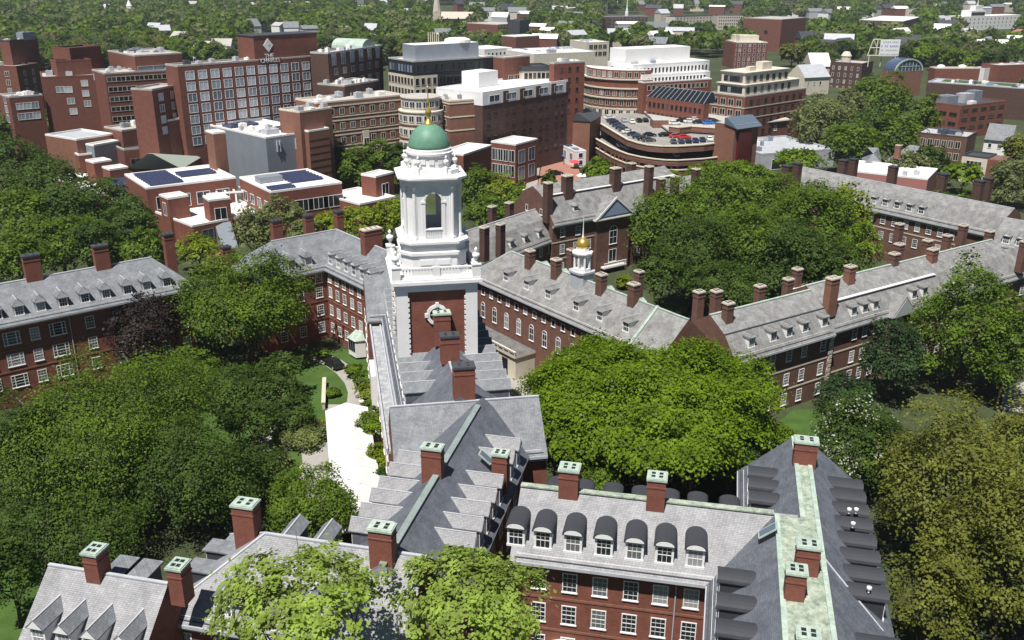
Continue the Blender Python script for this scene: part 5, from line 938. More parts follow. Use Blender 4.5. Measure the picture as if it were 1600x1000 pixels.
# rooftop sign
ps = at(1373, 87, 19.5); sg = thing('rooftop_sign', 'white rooftop sign panel with faint lettered rows beside an open steel frame', 'sign', (ps.x, ps.y, 19.3), R(2)); k_ = depth_of(ps) / FPX; sw, sh = 31 * k_, 25 * k_
MB().box(0, -.15, 0, sw, .15, sh).build('panel', WHITE, sg)
rg = random.Random(4); b = MB()
for r_ in range(4):
    x = sw * .06
    while x < sw * .94:
        w0 = rg.uniform(.35, .8)
        if rg.random() > .15: b.box(x, -.17, sh * (.78 - .245 * r_), x + w0, -.152, sh * (.78 - .245 * r_) + sh * .11, 0 if r_ != 1 else 1)
        x += w0 + .28
b.build('lettering', [LEAD, plain('faded_blue_paint', (.28, .29, .55))], sg)
b = MB(); fx = -18 * k_
for p, q in (((fx, 0, 0), (fx + 2.2, 0, sh)), ((fx + 2.2, 0, sh), (-.2, 0, sh)), ((-1.6, 0, 0), (-1.6, 0, sh)), ((fx + 2.2, 0, sh), (-1.6, 0, sh * .5)), ((fx, 0, .3), (-.2, 0, .3)), ((fx + 1, 0, sh * .5), (-.2, 0, sh * .5)), ((2, 1.5, -5.5), (2, 1.2, 1)), ((sw - 2, 1.5, -5.5), (sw - 2, 1.2, 1)), ((fx + 1, 0, -5.5), (fx + 1, 0, .3))): b.tube(p, q, .28, .28, 5)
b.build('steel_frame', CREAM, sg)
# stone mansion, cream house, slate houses
m7 = Block('brick_mansion', 'old flat-topped brick mansion with cream window surrounds, right side', (1430, 196), (1432, 206), (1512, 214), 10, BRICK_OLD, LEAD, par=BRICK_BROWN, cat='mansion'); m7.wins('F', 6, 2, 1.7, 2.5, 1.8, 4, CREAM, GLASS_DARK); m7.unit(.35, .3, 7, 4, 1.4, GLASS_BLUE); m7.clutter(4, 111, 2)
m8 = Block('cream_house', 'cream house with four dark windows and a brick side near the right edge', (1500, 236), (1504, 241), (1544, 246), 8.5, CREAM, DARKMETAL, par=DARKMETAL, cat='house', depth=9); m8.wins('F', 4, 2, 1.2, 2.2, 1.6, 3.4, CREAM, GLASS_DARK); MB().box(m8.W + .01, 0, 0, m8.W + 4, 9, 8).build('brick_side', BRICK, m8.root)
def house(lab, A_, B_, ze, D_, zr, wall, roof, ends='gg', **k): return Wing('house', lab, A_, B_, ze, D_, gab(D_, ze, zr), wall, roof, ends, cat='house', hip=(1, 1), **k)
h1 = house('grey-roofed house with white gable just below the modern brick block', (1538, 218), (1580, 222), 6, 11, 11, WHITE, SLATE_GREY); h1.win_row([2, 5, 8], 4, 1.1, 1.6, 'plain')
h2 = house('small slate house with a pointed turret behind the white flat roof', (1352, 255), (1378, 256), 7, 8, 11, CREAM, SLATE_GREY, 'hh'); h2.win_row([1.5, 3.6, 5.7], 5, 1, 1.8, 'plain')
h3 = house('dark slate-roofed house right of the turreted house', (1382, 252), (1422, 258), 7, 10, 12, BRICK_OLD, SLATE_GREY, 'hg'); h3.chim2(1402, 244, 11, 228, 1.4, 1.4, BRICK_TAN, 'stone'); h3.win_row([2, 5], 5, 1, 1.8, 'plain')
h4 = house('little pointed slate roof beyond the white flat roof', (1318, 248), (1334, 250), 6, 6, 11, STONE, SLATE_GREY, 'hh')
h5 = house('lilac-roofed house between the cream penthouses and the dark corner block', (1258, 122), (1298, 120), 9, 14, 15, CREAM, LEAD, 'gg'); h5.win_row([3, 7, 11], 6, 1.3, 1.8, 'plain')
h6 = house('white gambrel-roofed house left of the dark brick corner block', (1268, 104), (1300, 104), 9, 16, 16, STONE, WHITE_ROOF, 'gg')
h7 = house('grey house roof beside the white gambrel house', (1296, 110), (1318, 112), 8, 12, 14, CREAM, SLATE_GREY, 'gg')
h8 = house('red-hipped roof house at the right edge below the white college', (1560, 58), (1608, 62), 8, 26, 15, BRICK_CITY, noisy('red_tile', (.36, .16, .12), .2), 'hh')
# low white-roofed pink building
lw = Block('low_hall', 'low rosy brick hall with a bright white roof behind the far range', (1270, 252), (1314, 264), (1450, 279), 7.5, plain('rose_render', (.36, .15, .14), .8), WHITE_ROOF, par=WHITE, cat='hall', depth=17); lw.wins('L', 4, 1, 1, 1, 2.5, 3, WHITE, GLASS_DARK); lw.clutter(7, 121, 1.6, [WHITE_ROOF, LEAD])
gy = Block('grey_roofed_garage', 'blue-grey flat-roofed shed beside the car park stair tower', (1186, 214), (1190, 240), (1305, 232), 6, LEAD, LEAD, par=LEAD, cat='garage'); gy.clutter(8, 131, 2, [WHITE_ROOF, LEAD, METAL]); gy.wins('F', 1, 1, 9, 3.4, 2.2, 3, WHITE, GLASS_DARK, m=.4, m2=12)
# ------------------------------------------------------------------ the school of brick towers in front of the hotel
SKY_BLUE = GLASS_BLUE
k1 = Block('lecture_hall', 'tall grey metal-clad hall with a white roof and rooftop plant', (281, 184), (415, 214), (469, 208), 19, METAL, WHITE_ROOF, par=WHITE_ROOF, cat='school building', along='L', width=17)
k1.unit(.12, .45, 9, 5, .8, SOLAR); k1.unit(.45, .2, 12, 3, .7, SOLAR); k1.unit(.45, .6, 12, 3, .7, METAL); k1.unit(.2, .1, 4, 3, 1.4, LEAD); k1.clutter(9, 201, 2.4, [WHITE_ROOF, LEAD])
b = MB()
for k in range(2):
    for e_ in (0, .9): b.box(k1.W * .18 + k * 6 + e_, -.45, 14.6, k1.W * .18 + k * 6 + e_ + .3, -.01, 17.6); b.box(k1.W * .18 + k * 6 + e_, -.6, 17.3, k1.W * .18 + k * 6 + e_ + .3, -.46, 17.7)
b.build('exhaust_pipe', LEAD, k1.root); k1.wins('L', 1, 1, 11, 4.2, 7.5, 4, METAL, GLASS_DARK, m=9, m2=3)
for lab, L, C, Rr, dp in (('square brick tower at the left corner of the grey metal hall', (244, 181), (262, 187), (281, 184), 6), ('square brick tower against the long side of the grey metal hall', (319, 205), (333, 207), (352, 205), 5)):
    Block('brick_tower', lab, L, C, Rr, 21.5, BRICK_TAN, WHITE_ROOF, par=WHITE_ROOF, depth=dp, cat='tower')
t3 = Block('brick_tower', 'ribbed pale brick tower at the right end of the grey metal hall', (469, 201), (482, 204), (514, 199), 20, BRICK_TAN, WHITE_ROOF, par=WHITE_ROOF, depth=7, cat='tower')
for k in range(9): t3.band(2 + 1.9 * k, .12, BRICK_BROWN, .06, 'F', 'brick_rib')
# solar-roofed front blocks
def solar(bk, x0, x1, y0, y1):
    b = MB(); z = bk.zt - .45; n = max(1, int((y1 - y0) * bk.D / 1.9))
    for k in range(n):
        ya = bk.D * y0 + 1.9 * k; b.loft([[(bk.W * x0, ya, z + .1), (bk.W * x1, ya, z + .1), (bk.W * x1, ya + 1.5, z + .55), (bk.W * x0, ya + 1.5, z + .55)], [(bk.W * x0, ya - .02, z + .16), (bk.W * x1, ya - .02, z + .16), (bk.W * x1, ya + 1.48, z + .61), (bk.W * x0, ya + 1.48, z + .61)]])
    b.build('solar_array', SOLAR, bk.root)
k3 = Block('school_block', 'white-roofed brick block with a big dark solar array, left of the second solar roof', (190, 272), (228, 293), (368, 276), 12, BRICK, WHITE_ROOF, par=WHITE_ROOF, cat='school building')
solar(k3, .08, .45, .15, .95); solar(k3, .5, .92, .45, .75); k3.wins('F', 4, 1, 3.4, 3.2, 2.6, 4, WHITE, GLASS_DARK, m=1.2)
k3b = Block('school_block', 'white-roofed brick block with slanting solar rows nearest the pale tree', (366, 277), (423, 299), (534, 284), 12, BRICK, WHITE_ROOF, par=WHITE_ROOF, cat='school building')
solar(k3b, .45, .92, .35, .95); solar(k3b, .05, .4, .1, .3); b = MB(); b.box(k3b.W * .1, k3b.D * .55, 11.6, k3b.W * .42, k3b.D * .72, 13.0); b.build('roof_monitor', METAL, k3b.root)
k3b.wins('F', 3, 1, 5.5, 3, 3.0, 4, WHITE, GLASS, m=6, m2=.6); k3b.wins('L', 4, 1, 2.5, 2.6, 3.0, 4, WHITE, GLASS_DARK, m=1)
k4 = Block('school_block', 'low white terrace roof with dark openings before the solar-roofed blocks', (232, 312), (300, 352), (424, 328), 6, BRICK, WHITE_ROOF, par=WHITE_ROOF, cat='school building'); k4.wins('F', 4, 1, 3, 2.4, 1.6, 4, METAL, GLASS_DARK)
for i, (lab, L, C, Rr, hz) in enumerate((('brick stair tower with a white cap nearest the dark left wood', (251, 297), (262, 309), (294, 304), 11), ('brick stair tower with a tall window and sloping metal apron', (317, 300), (326, 312), (359, 308), 11))):
    t = Block('stair_tower', lab, L, C, Rr, hz, BRICK, WHITE_ROOF, par=WHITE_ROOF, depth=5, cat='tower')
    if i: t.wins('F', 1, 1, 2.9, 3.4, 2.2, 4, WHITE, GLASS_DARK, m=1)
    b = MB(); w_ = t.W; b.loft([[(w_ * .15, -.02, 0), (w_ * .9, -.02, 0), (w_ * .9, -4.5, 0), (w_ * .15, -4.5, 0)], [(w_ * .15, -.02, 5.2), (w_ * .9, -.02, 5.2), (w_ * .9, -.3, 5.2), (w_ * .15, -.3, 5.2)]]); b.build('sloping_apron', METAL if i else BRICK, t.root)
    if not i: far_window(t.root, (-.003, 2.4, 6.2), R(-90), 1.8, 3.2, WHITE, GLASS_DARK)
for lab, L, C, Rr, hz in (('small brick turret, rearmost of three white-capped ones by the left wood', (117, 237), (122, 241), (150, 238), 12), ('small brick turret, middle of three white-capped ones by the left wood', (140, 248), (146, 253), (174, 249), 11.5), ('small brick turret, foremost of three white-capped ones by the left wood', (164, 258), (171, 264), (200, 260), 11)):
    Block('stair_tower', lab, L, C, Rr, hz, BRICK, WHITE_ROOF, par=WHITE_ROOF, depth=5, cat='tower')
k5 = Block('school_block', 'brick block with a pale blue-white roof at the left rear of the school', (92, 206), (119, 217), (176, 208), 16, BRICK_TAN, LEAD, par=WHITE_ROOF, cat='school building'); k5.wins('F', 5, 1, 2.4, 4, 5.4, 4, METAL, GLASS_DARK)
x1 = Block('x', '', (140, 223), (146, 226), (186, 219), zon(k5, 146, 226, -4), METAL, WHITE_ROOF, parent=k5, partname='metal_bay', par=WHITE_ROOF)
k6 = Block('school_block', 'stepped brown brick block with a dark sunken roof behind the glass pyramid', (172, 196), (190, 203), (244, 196), 17.5, BRICK_CITY, GRAVEL, par=CONCRETE, cat='school building'); k6.clutter(4, 211, 2)
x1 = Block('x', '', (187, 222), (193, 233), (258, 226), zon(k6, 193, 233, -5), BRICK_CITY, DARKMETAL, parent=k6, partname='lower_wing', par=CONCRETE); x1.wins('F', 3, 1, 3, 2, 3, 3, METAL, GLASS)
for i, (L, C, Rr) in enumerate((((88, 270), (112, 282), (146, 272)), ((118, 284), (128, 294), (170, 284)), ((130, 294), (150, 304), (196, 296)))):
    Block('terrace', ('uppermost', 'middle', 'lowest')[i] + ' of three stepped white terraces beside the left wood', L, C, Rr, 6.5 - i * .6, BRICK, WHITE_ROOF, par=WHITE_ROOF, depth=7, cat='terrace')
pg = [at(200, 262, 10), at(232, 240, 12.5), at(283, 262, 10), at(258, 250, 10)]
gp = thing('glass_roof_hall', 'green-tinted glass pyramid roof amid the brick school blocks', 'glass roof', (pg[0].x, pg[0].y, 0)); l_ = lambda p: (p.x - pg[0].x, p.y - pg[0].y, p.z)
ap = at(232, 240, 15); c0 = at(198, 264, 10); c1 = at(284, 264, 10); c2 = c1 + Vector((0, 18, 0)); c3 = c0 + Vector((0, 18, 0))
b = MB(); b.loft([[l_(c0), l_(c1), l_(c2), l_(c3)], [l_(ap), l_(ap + Vector((1, 0, 0))), l_(ap + Vector((1, .5, 0))), l_(ap + Vector((0, .5, 0)))]]); b.build('glass', [plain('green_glass', (.38, .44, .38), .6)], gp)
b = MB(); b.prism([l_(c)[:2] for c in (c0, c1, c2, c3)], 0, 9.98); b.build('wall', BRICK, gp)
c0 = at(180, 300, 7); sk = thing('solar_canopy', 'tilted blue solar canopy beside the white stepped terraces', 'canopy', (c0.x, c0.y, 0), R(35)); b = MB(); b.loft([[(0, 0, 6), (8, 0, 6), (8, 7, 9), (0, 7, 9)], [(0, 0, 6.2), (8, 0, 6.2), (8, 7, 9.2), (0, 7, 9.2)]]); b.build('panel', SOLAR, sk); b = MB()
for x, y, h in ((.3, .3, 6.1), (7.7, .3, 6.1), (.3, 6.7, 8.8), (7.7, 6.7, 8.8)): MB().tube((0, 0, 0), (0, 0, h), .15, .15).build('post', WHITE, sk, (x, y, 0))
c0 = at(368, 300, 8.5); cn = thing('white_pergola', 'white slatted pergola frame between the two solar-roofed blocks', 'pergola', (c0.x, c0.y, 0), R(20)); b = MB()
for k in range(9): b.box(-9 + 2.1 * k, 0, 8.6, -8.5 + 2.1 * k, 5, 8.9)
b.box(-9.4, -.3, 8.3, 9, .1, 8.7); b.box(-9.4, 5, 8.3, 9, 5.4, 8.7)
for x in (-9, 0, 8.7): b.box(x - .2, -.2, 0, x + .2, .05, 8.3); b.box(x - .2, 5.05, 0, x + .2, 5.3, 8.3)
b.build('frame', WHITE, cn)
k7 = Block('school_block', 'low flat white roof with a brick front behind the tower, left of the lantern', (538, 296), (562, 318), (618, 306), 8, BRICK, WHITE_ROOF, par=WHITE_ROOF, cat='school building')
t = Block('stair_tower', 'brick stair tower with white-framed glass just left of the tower lantern', (576, 270), (587, 275), (615, 268), 13, BRICK, WHITE_ROOF, par=WHITE_ROOF, depth=5, cat='tower'); t.wins('F', 1, 1, 2.6, 3.6, 2.4, 4, WHITE, GLASS_DARK, m=1)
# east part of the school
kE = Block('school_block', 'white zigzag-roofed brick block with glazed bays right of the green dome', (760, 222), (806, 225), (840, 216), 13, BRICK, WHITE_ROOF, par=WHITE_ROOF, cat='school building'); kE.wins('F', 2, 2, 3.6, 4, 2.2, 5, LEAD, GLASS_BLUE, m=.5).wins('L', 4, 2, 2.4, 3.6, 2, 4.6, WHITE, GLASS_DARK, m=.6)
kF = Block('school_block', 'plain brick block with white roof touching the right side of the green dome', (700, 232), (724, 241), (768, 226), 13, BRICK, WHITE_ROOF, par=WHITE_ROOF, cat='school building')
p = at(800, 262, 5); sl = thing('sloping_skylight', 'white-framed sloping glass front below the zigzag white roof', 'skylight', (p.x, p.y, 0), R(-12)); b = MB(); b.loft([[(-7, 0, 4), (2, 0, 4), (2, 5, 9.5), (-7, 5, 9.5)], [(-7, 0, 4.2), (2, 0, 4.2), (2, 5, 9.7), (-7, 5, 9.7)]]); b.build('glass', GLASS_BLUE, sl); b = MB()
for k in range(8): b.tube((-7 + 9 * k / 7, -.02, 4.25), (-7 + 9 * k / 7, 5, 9.8), .12, .12, 4)
b.box(-7.1, -.3, 3.6, 2.1, -.03, 4.3); b.build('frame', WHITE, sl)
t = Block('brick_tower', 'tall brick tower with one glazed corner beside the green dome', (721, 184), (741, 186), (759, 183), 17.5, BRICK_TAN, WHITE_ROOF, par=WHITE_ROOF, depth=6, cat='tower'); t.wins('F', 1, 1, 2.4, 4.5, 4.5, 4, WHITE, GLASS, m=.8)
Block('brick_tower', 'brick tower standing just behind the glazed-corner tower', (738, 171), (758, 174), (772, 171), 18.5, BRICK_TAN, WHITE_ROOF, par=WHITE_ROOF, depth=6, cat='tower')
Block('brick_tower', 'low brick tower peeping over the left side of the green dome', (692, 180), (708, 183), (724, 180), 16.5, BRICK_TAN, WHITE_ROOF, par=WHITE_ROOF, depth=6, cat='tower')
# ------------------------------------------------------------------ the square with its little white house
sheet('plaza_paving', [(838, 300), (856, 212), (888, 212), (915, 300)], BRICKPAVE, .06)
sheet('pavement', [(820, 300), (838, 213), (850, 213), (838, 300)], PAVING, .05)
sheet('road', [(700, 222), (700, 206), (940, 206), (940, 222)], ASPHALT, .04)
wh = Block('white_shop', 'little white shop with a blue-grey flat roof on the brick-paved square', (884, 221), (899, 236), (916, 235), 5.5, WHITE, LEAD, par=WHITE, cat='shop'); wh.wins('L', 3, 1, 2.6, 2.4, 1.2, 3, WHITE, GLASS_BLUE, m=.5).wins('F', 1, 2, 1.6, 1.7, .7, 2.4, WHITE, GLASS_DARK, m=.6); wh.unit(.1, .2, 2.4, 2, .6, GLASS_BLUE); wh.unit(.2, .6, 2.6, 2, .6, GLASS_BLUE)
hs = Wing('cream_house', 'cream house with dark hipped roof behind the little white shop', (884, 208), (912, 206), 8, 11, gab(11, 8, 11.5), CREAM, DARKMETAL, 'hh', hip=(1, 1), cat='house'); hs.win_row([1.6, 4.0], 6, 1.1, 1.8, 'plain')
for i, (px, py, c, nm) in enumerate(((886, 242, (.05, .12, .5), 'blue'), (898, 252, (.65, .06, .08), 'red'), (910, 273, (.8, .8, .8), 'white'))):
    p = at(px, py, 2.4); u_ = thing('cafe_umbrella', nm + ' cafe umbrella open on the brick-paved square', 'umbrella', (p.x, p.y, 0), 0, 'umbrellas outside the white shop')
    MB().lathe([(1.9, 2.1), (1.85, 2.15), (1.0, 2.6), (.05, 2.95)], 8).build('canopy', plain(nm + '_canvas', c, .8), u_, rot=.3); MB().lathe([(.04, 0), (.04, 2.7)], 6).build('pole', WHITE, u_)
p = at(862, 220, 0); b = MB(); b.lathe([(.12, 0), (.07, 14)], 8); fp = thing('flagpole', 'tall slim flagpole on the brick-paved square', 'flagpole', p); b.build('pole', LEAD, fp); MB().lathe([(.05, 14), (.2, 14.15), (.05, 14.35)], 8).build('finial', GOLD, fp)
# people on the square
SHIRT = [(.7, .7, .7), (.05, .08, .25), (.5, .08, .06), (.03, .03, .035), (.12, .2, .1), (.55, .45, .1)]
def person(px, py, i, pose):
    p = at(px, py, .06); rg = random.Random(i); c = SHIRT[i % 6]; nm = ('white', 'navy', 'red', 'black', 'green', 'mustard')[i % 6]
    me = bpy.data.meshes.new('person'); st = .22
    V = [(0, 0, .95), (0, 0, 1.25), (0, .02, 1.45), (0, .02, 1.55), (0, .03, 1.68), (.1, 0, .9), (.11, st, .5), (.11, st - .05, .06), (.11, st + .14, .03), (-.1, 0, .9), (-.11, -st * .6, .5), (-.11, -st, .08), (-.11, -st + .17, .03), (.19, .01, 1.42), (.25, -.08, 1.15), (.24, .06, .92), (-.19, .01, 1.42), (-.25, .08, 1.15), (-.24, .2, .95)]
    Ed = [(0, 1), (1, 2), (2, 3), (3, 4), (0, 5), (5, 6), (6, 7), (7, 8), (0, 9), (9, 10), (10, 11), (11, 12), (2, 13), (13, 14), (14, 15), (2, 16), (16, 17), (17, 18)]
    rad = [.15, .16, .15, .06, .11, .09, .065, .05, .04, .09, .065, .05, .04, .065, .045, .035, .065, .045, .035]
    bm_ = MB()
    for a_, c_ in Ed: bm_.tube(V[a_], V[c_], rad[a_], rad[c_], 8, 0 if V[a_][2] > .9 and V[c_][2] > .9 and max(V[a_][2], V[c_][2]) < 1.5 else (1 if V[c_][2] < .95 else 2))
    bm_.lathe([(.04, 1.56), (.1, 1.62), (.115, 1.7), (.1, 1.78), (.03, 1.82)], 10, 0, .03, 2)
    hr = plain('hair_%d' % i, rg.choice([(.03, .02, .015), (.12, .07, .03), (.3, .2, .09)])); tr = plain('trousers_%d' % i, rg.choice([(.03, .04, .09), (.06, .06, .065), (.2, .17, .12)])); sk_ = plain('skin_%d' % i, rg.choice([(.55, .33, .24), (.3, .16, .1), (.6, .4, .3)]))
    o = bm_.build('person', [plain(nm + '_shirt_%d' % i, c), tr, sk_], None, p, rg.uniform(0, 6), smooth=True); tag(o, pose.replace('#', nm), 'person', 'people on the brick-paved square')
    MB().lathe([(.118, 1.7), (.12, 1.76), (.1, 1.82), (.03, 1.85)], 10, 0, .02).build('hair', hr, o)
for i, (px, py, s_) in enumerate(((863, 238, 'person in # top walking near the flagpole'), (857, 233, 'person in # top left of the flagpole'), (866, 233, 'person in # top beside the kerb of the square'), (858, 246, 'person in # top walking down the square alone'), (881, 257, 'person in # top passing the blue umbrella'), (876, 222, 'person in # top near the cream house'))): person(px, py, i, s_)
# ------------------------------------------------------------------ cars
PAINT = {'black': (.012, .012, .014), 'dark blue': (.02, .035, .09), 'white': (.75, .75, .75), 'silver': (.42, .43, .45), 'red': (.5, .03, .03), 'bright blue': (.02, .18, .62), 'dark grey': (.07, .075, .08)}
CP = {k: plain(k.replace(' ', '_') + '_car_paint', v, .25) for k, v in PAINT.items()}
def car_mesh(cname):
    def f():
        b = MB(); L_, W_ = 4.5, 1.8
        sec = [(-2.25, .35, .75, .86), (-2.15, .3, .95, .9), (-1.2, .28, 1.0, .9), (1.0, .28, .98, .9), (1.9, .3, .85, .88), (2.25, .35, .65, .8)]
        b.loft([[(x, -w, lo), (x, w, lo), (x, w, hi - .08), (x, w * .85, hi), (x, -w * .85, hi), (x, -w, hi - .08)] for x, lo, hi, w in sec])
        b.loft([[(-1.75, -.78, .97), (1.05, -.78, .97), (1.05, .78, .97), (-1.75, .78, .97)], [(-1.1, -.62, 1.46), (.3, -.62, 1.46), (.3, .62, 1.46), (-1.1, .62, 1.46)]], 0)
        return b.mesh('car', [CP[cname]])
    return cached(('car', cname), f)
def car_glass():
    def f():
        b = MB()
        b.loft([[(-1.66, -.8, 1.03), (.96, -.8, 1.03), (.96, .8, 1.03), (-1.66, .8, 1.03)], [(-1.18, -.655, 1.38), (.42, -.655, 1.38), (.42, .655, 1.38), (-1.18, .655, 1.38)]])
        b.loft([[(-1.72, -.7, 1.04), (1.02, -.7, 1.04), (1.02, .7, 1.04), (-1.72, .7, 1.04)], [(-1.24, -.56, 1.37), (.49, -.56, 1.37), (.49, .56, 1.37), (-1.24, .56, 1.37)]])
        return b.mesh('windows', [GLASS_DARK])
    return cached('carglass', f)
def wheel_mesh():
    def f():
        b = MB(); n = 14; b.loft([[(.33 * math.cos(2 * math.pi * k / n), y, .33 + .33 * math.sin(2 * math.pi * k / n)) for k in range(n)] for y in (-.11, .11)], 0)
        b.loft([[(.2 * math.cos(2 * math.pi * k / n), y, .33 + .2 * math.sin(2 * math.pi * k / n)) for k in range(n)] for y in (-.125, .125)], 1)
        return b.mesh('wheel', [TYRE, LEAD])
    return cached('wheel', f)
def car(px, py, z, ang, cname, label, group=None):
    p = at(px, py, z); t = tag(ob('parked_car', car_mesh(cname), None, p, R(ang)), label, 'car', group); ob('windows', car_glass(), t)
    for x in (-1.4, 1.42):
        for y in (-.82, .82): ob('wheel', wheel_mesh(), t, (x, y, 0))
    return t
# ------------------------------------------------------------------ the car park
def curve3(pts, z): return [at(x, y, z) for x, y in pts]
up = curve3([(938, 193), (958, 205), (980, 218), (996, 223), (1012, 226.5), (1036, 228.5), (1060, 228.5), (1100, 226), (1145, 220)], 11)
lo = curve3([(919, 210), (938, 221), (956, 231), (968, 236), (980, 240.5), (1000, 245), (1020, 248), (1040, 250), (1060, 250.5), (1100, 248), (1158, 241)], 6.9)
cp_ = thing('car_park', 'curved brick multi-storey car park with cream-capped parapets and rooftop cars', 'car park', (up[4].x, up[4].y, 0)); O_ = up[4]
def loc(p): return (p.x - O_.x, p.y - O_.y)
def parapet(pts, z0, z1, name, th=.35):
    b = MB(); P = [Vector((*loc(p), 0)) for p in pts]
    for a, c in zip(P, P[1:]):
        d = (c - a).normalized(); n = Vector((-d.y, d.x, 0)) * th
        b.loft([[(*a.xy, z0), (*c.xy, z0), (*(c + n).xy, z0), (*(a + n).xy, z0)], [(*a.xy, z1), (*c.xy, z1), (*(c + n).xy, z1), (*(a + n).xy, z1)]], 0)
        m_ = n * .5; b.loft([[(*(a - m_).xy, z1 + .002), (*(c - m_).xy, z1 + .002), (*(c + n + m_).xy, z1 + .002), (*(a + n + m_).xy, z1 + .002)], [(*(a - m_).xy, z1 + .3), (*(c - m_).xy, z1 + .3), (*(c + n + m_).xy, z1 + .3), (*(a + n + m_).xy, z1 + .3)]], 1)
    b.build(name, [BRICK_TAN, CREAM], cp_)
bk = [Vector((p.x, p.y, 0)) for p in (at(1180, 182, 9.7), at(1100, 176, 9.7), at(1000, 174, 9.7), at(935, 180, 9.7))]
def deck(pts, z, name):
    b = MB(); P = [loc(p) for p in pts] + [loc(p) for p in bk]; b.prism(P, z - .4, z); b.build(name, DECK, cp_)
deck(up, 9.7, 'upper_deck'); deck(lo, 5.8, 'middle_deck'); deck(lo, 2.9, 'lower_deck')
parapet(up, 9.0, 10.85, 'upper_parapet'); parapet(lo, 5.1, 6.75, 'middle_parapet'); parapet(lo, 2.1, 3.7, 'lower_parapet')
b = MB(); P = [loc(p) for p in lo]
for k in range(len(P) - 1):
    for f_ in (0, .5): x, y = P[k][0] + (P[k + 1][0] - P[k][0]) * f_, P[k][1] + (P[k + 1][1] - P[k][1]) * f_ + .5; b.box(x - .3, y - .05, 0, x + .3, y + .5, 5.09)
b.build('pier', BRICK_TAN, cp_)
b = MB(); P = [(loc(p)[0], loc(p)[1] + 9) for p in lo]
for (ax, ay), (cx2, cy2) in zip(P, P[1:]): b.loft([[(ax, ay, 0), (cx2, cy2, 0), (cx2, cy2 + .3, 0), (ax, ay + .3, 0)], [(ax, ay, 5.3), (cx2, cy2, 5.3), (cx2, cy2 + .3, 5.3), (ax, ay + .3, 5.3)]])
b.build('inner_wall', DARKPANEL, cp_)
def towerpart(L, C, Rr, z, m, name, dp, roof=None): 
    pC, pR = at(*C, z), at(*Rr, z); d = pR - pC; rz = math.atan2(d.y, d.x); b = MB(); b.box(0, 0, 0, d.length, dp, z, 0, 1); return b.build(name, [m, roof or LEAD], cp_, (*loc(pC), 0), rz), d.length
o, w_ = towerpart(0, (1128, 190), (1149, 192), 15.5, BRICK_TAN, 'stair_tower', 8)
o, w_ = towerpart(0, (1149, 196), (1186, 191), 17.5, BRICK_TAN, 'stair_tower', 8)
b = MB(); b.box(w_ * .12, -.9, .5, w_ * .66, -.005, 15.5); b.build('red_glazing', plain('dark_red_glass', (.10, .015, .02), .2), o); b = MB(); b.loft([[(-.4, -1.2, 16.5), (w_ + .4, -1.2, 16.5), (w_ + .4, 4, 17.55), (-.4, 4, 17.55)], [(-.4, 3, 19.4), (w_ + .4, 3, 19.4), (w_ + .4, 4, 19.4), (-.4, 4, 19.4)]]); b.build('sloping_glass', GLASS_BLUE, o)
o, w_ = towerpart(0, (922, 190), (939, 180), 13.5, BRICK_TAN, 'stair_tower', 6); b = MB(); b.loft([[(-.3, -.5, 13.51), (w_ + .3, -.5, 13.51), (w_ + .3, 6, 13.51), (-.3, 6, 13.51)], [(-.3, 4, 16), (w_ + .3, 4, 16), (w_ + .3, 5, 16), (-.3, 5, 16)]]); b.build('sloping_glass', DARKMETAL, o)
o, w_ = towerpart(0, (1021, 188), (1045, 188), 12.4, BRICK_TAN, 'lift_block', 6)
rp = curve3([(1045, 198), (1062, 200), (1080, 198), (1126, 201)], 12.0); parapet(rp, 10.2, 12.0, 'ramp_parapet')
b = MB(); P = [loc(p) for p in rp] + [loc(p) for p in bk[0:3]]; b.prism(P, 10.3, 10.8); b.build('ramp_deck', CONCRETE, cp_)
CG = 'cars on the car park'
row1 = [('dark blue', 957, 191), ('black', 961, 194.5), ('dark blue', 966, 198), ('dark blue', 971, 201.5), ('dark grey', 976, 205), ('white', 982, 208.5), ('dark blue', 990, 212), ('dark blue', 998, 216), ('black', 1006, 219), ('dark grey', 1014, 221)]
def ordn(i): return ('first', 'second', 'third', 'fourth', 'fifth', 'sixth', 'seventh', 'eighth', 'ninth', 'tenth', 'eleventh')[i]
for i, (c, px, py) in enumerate(row1): car(px, py, 9.7, 6, c, '%s car, %s from the far end along the left curved parapet' % (c, ordn(i)), CG)
row2 = [('dark grey', 1052, 223.5), ('dark blue', 1064, 223.3), ('black', 1075, 222.8), ('dark blue', 1086, 222), ('dark blue', 1097, 221), ('white', 1108, 219.5)]
for i, (c, px, py) in enumerate(row2): car(px, py, 9.7, 88, c, '%s car, %s from the left along the front parapet of the car park' % (c, ordn(i)), CG)
for i, (c, px, py, a, w_) in enumerate((('black', 1015, 213, 10, 'in the middle of the open top deck'), ('black', 1039, 213, 20, 'right of the lift block on the top deck'), ('red', 1056, 215, 5, 'near the centre of the top deck'), ('red', 1069, 216.5, 5, 'just right of the other red one'), ('white', 953, 186, 20, 'in the far left corner of the top deck'), ('silver', 975, 190, 95, 'in the back row nearest the left tower'), ('white', 987, 192.5, 95, 'second in the back row of the top deck'), ('black', 998, 190.5, 95, 'third in the back row of the top deck'), ('black', 1008, 190, 95, 'last in the back row by the lift block'), ('white', 1129, 217, 60, 'below the stair tower on the top deck'))): car(px, py, 9.7, a, c, '%s car %s' % (c, w_), CG)
for i, (c, px, py, a) in enumerate((('white', 1054, 195, 8), ('black', 1066, 191, 8), ('white', 1078, 192, 8), ('white', 1086, 189, 8), ('black', 1092, 193, 8), ('bright blue', 1107, 194, 8), ('black', 1119, 193, 8))): car(px, py, 10.8, a, c, '%s car, %s from the left on the raised back ramp of the car park' % (c, ordn(i)), CG)
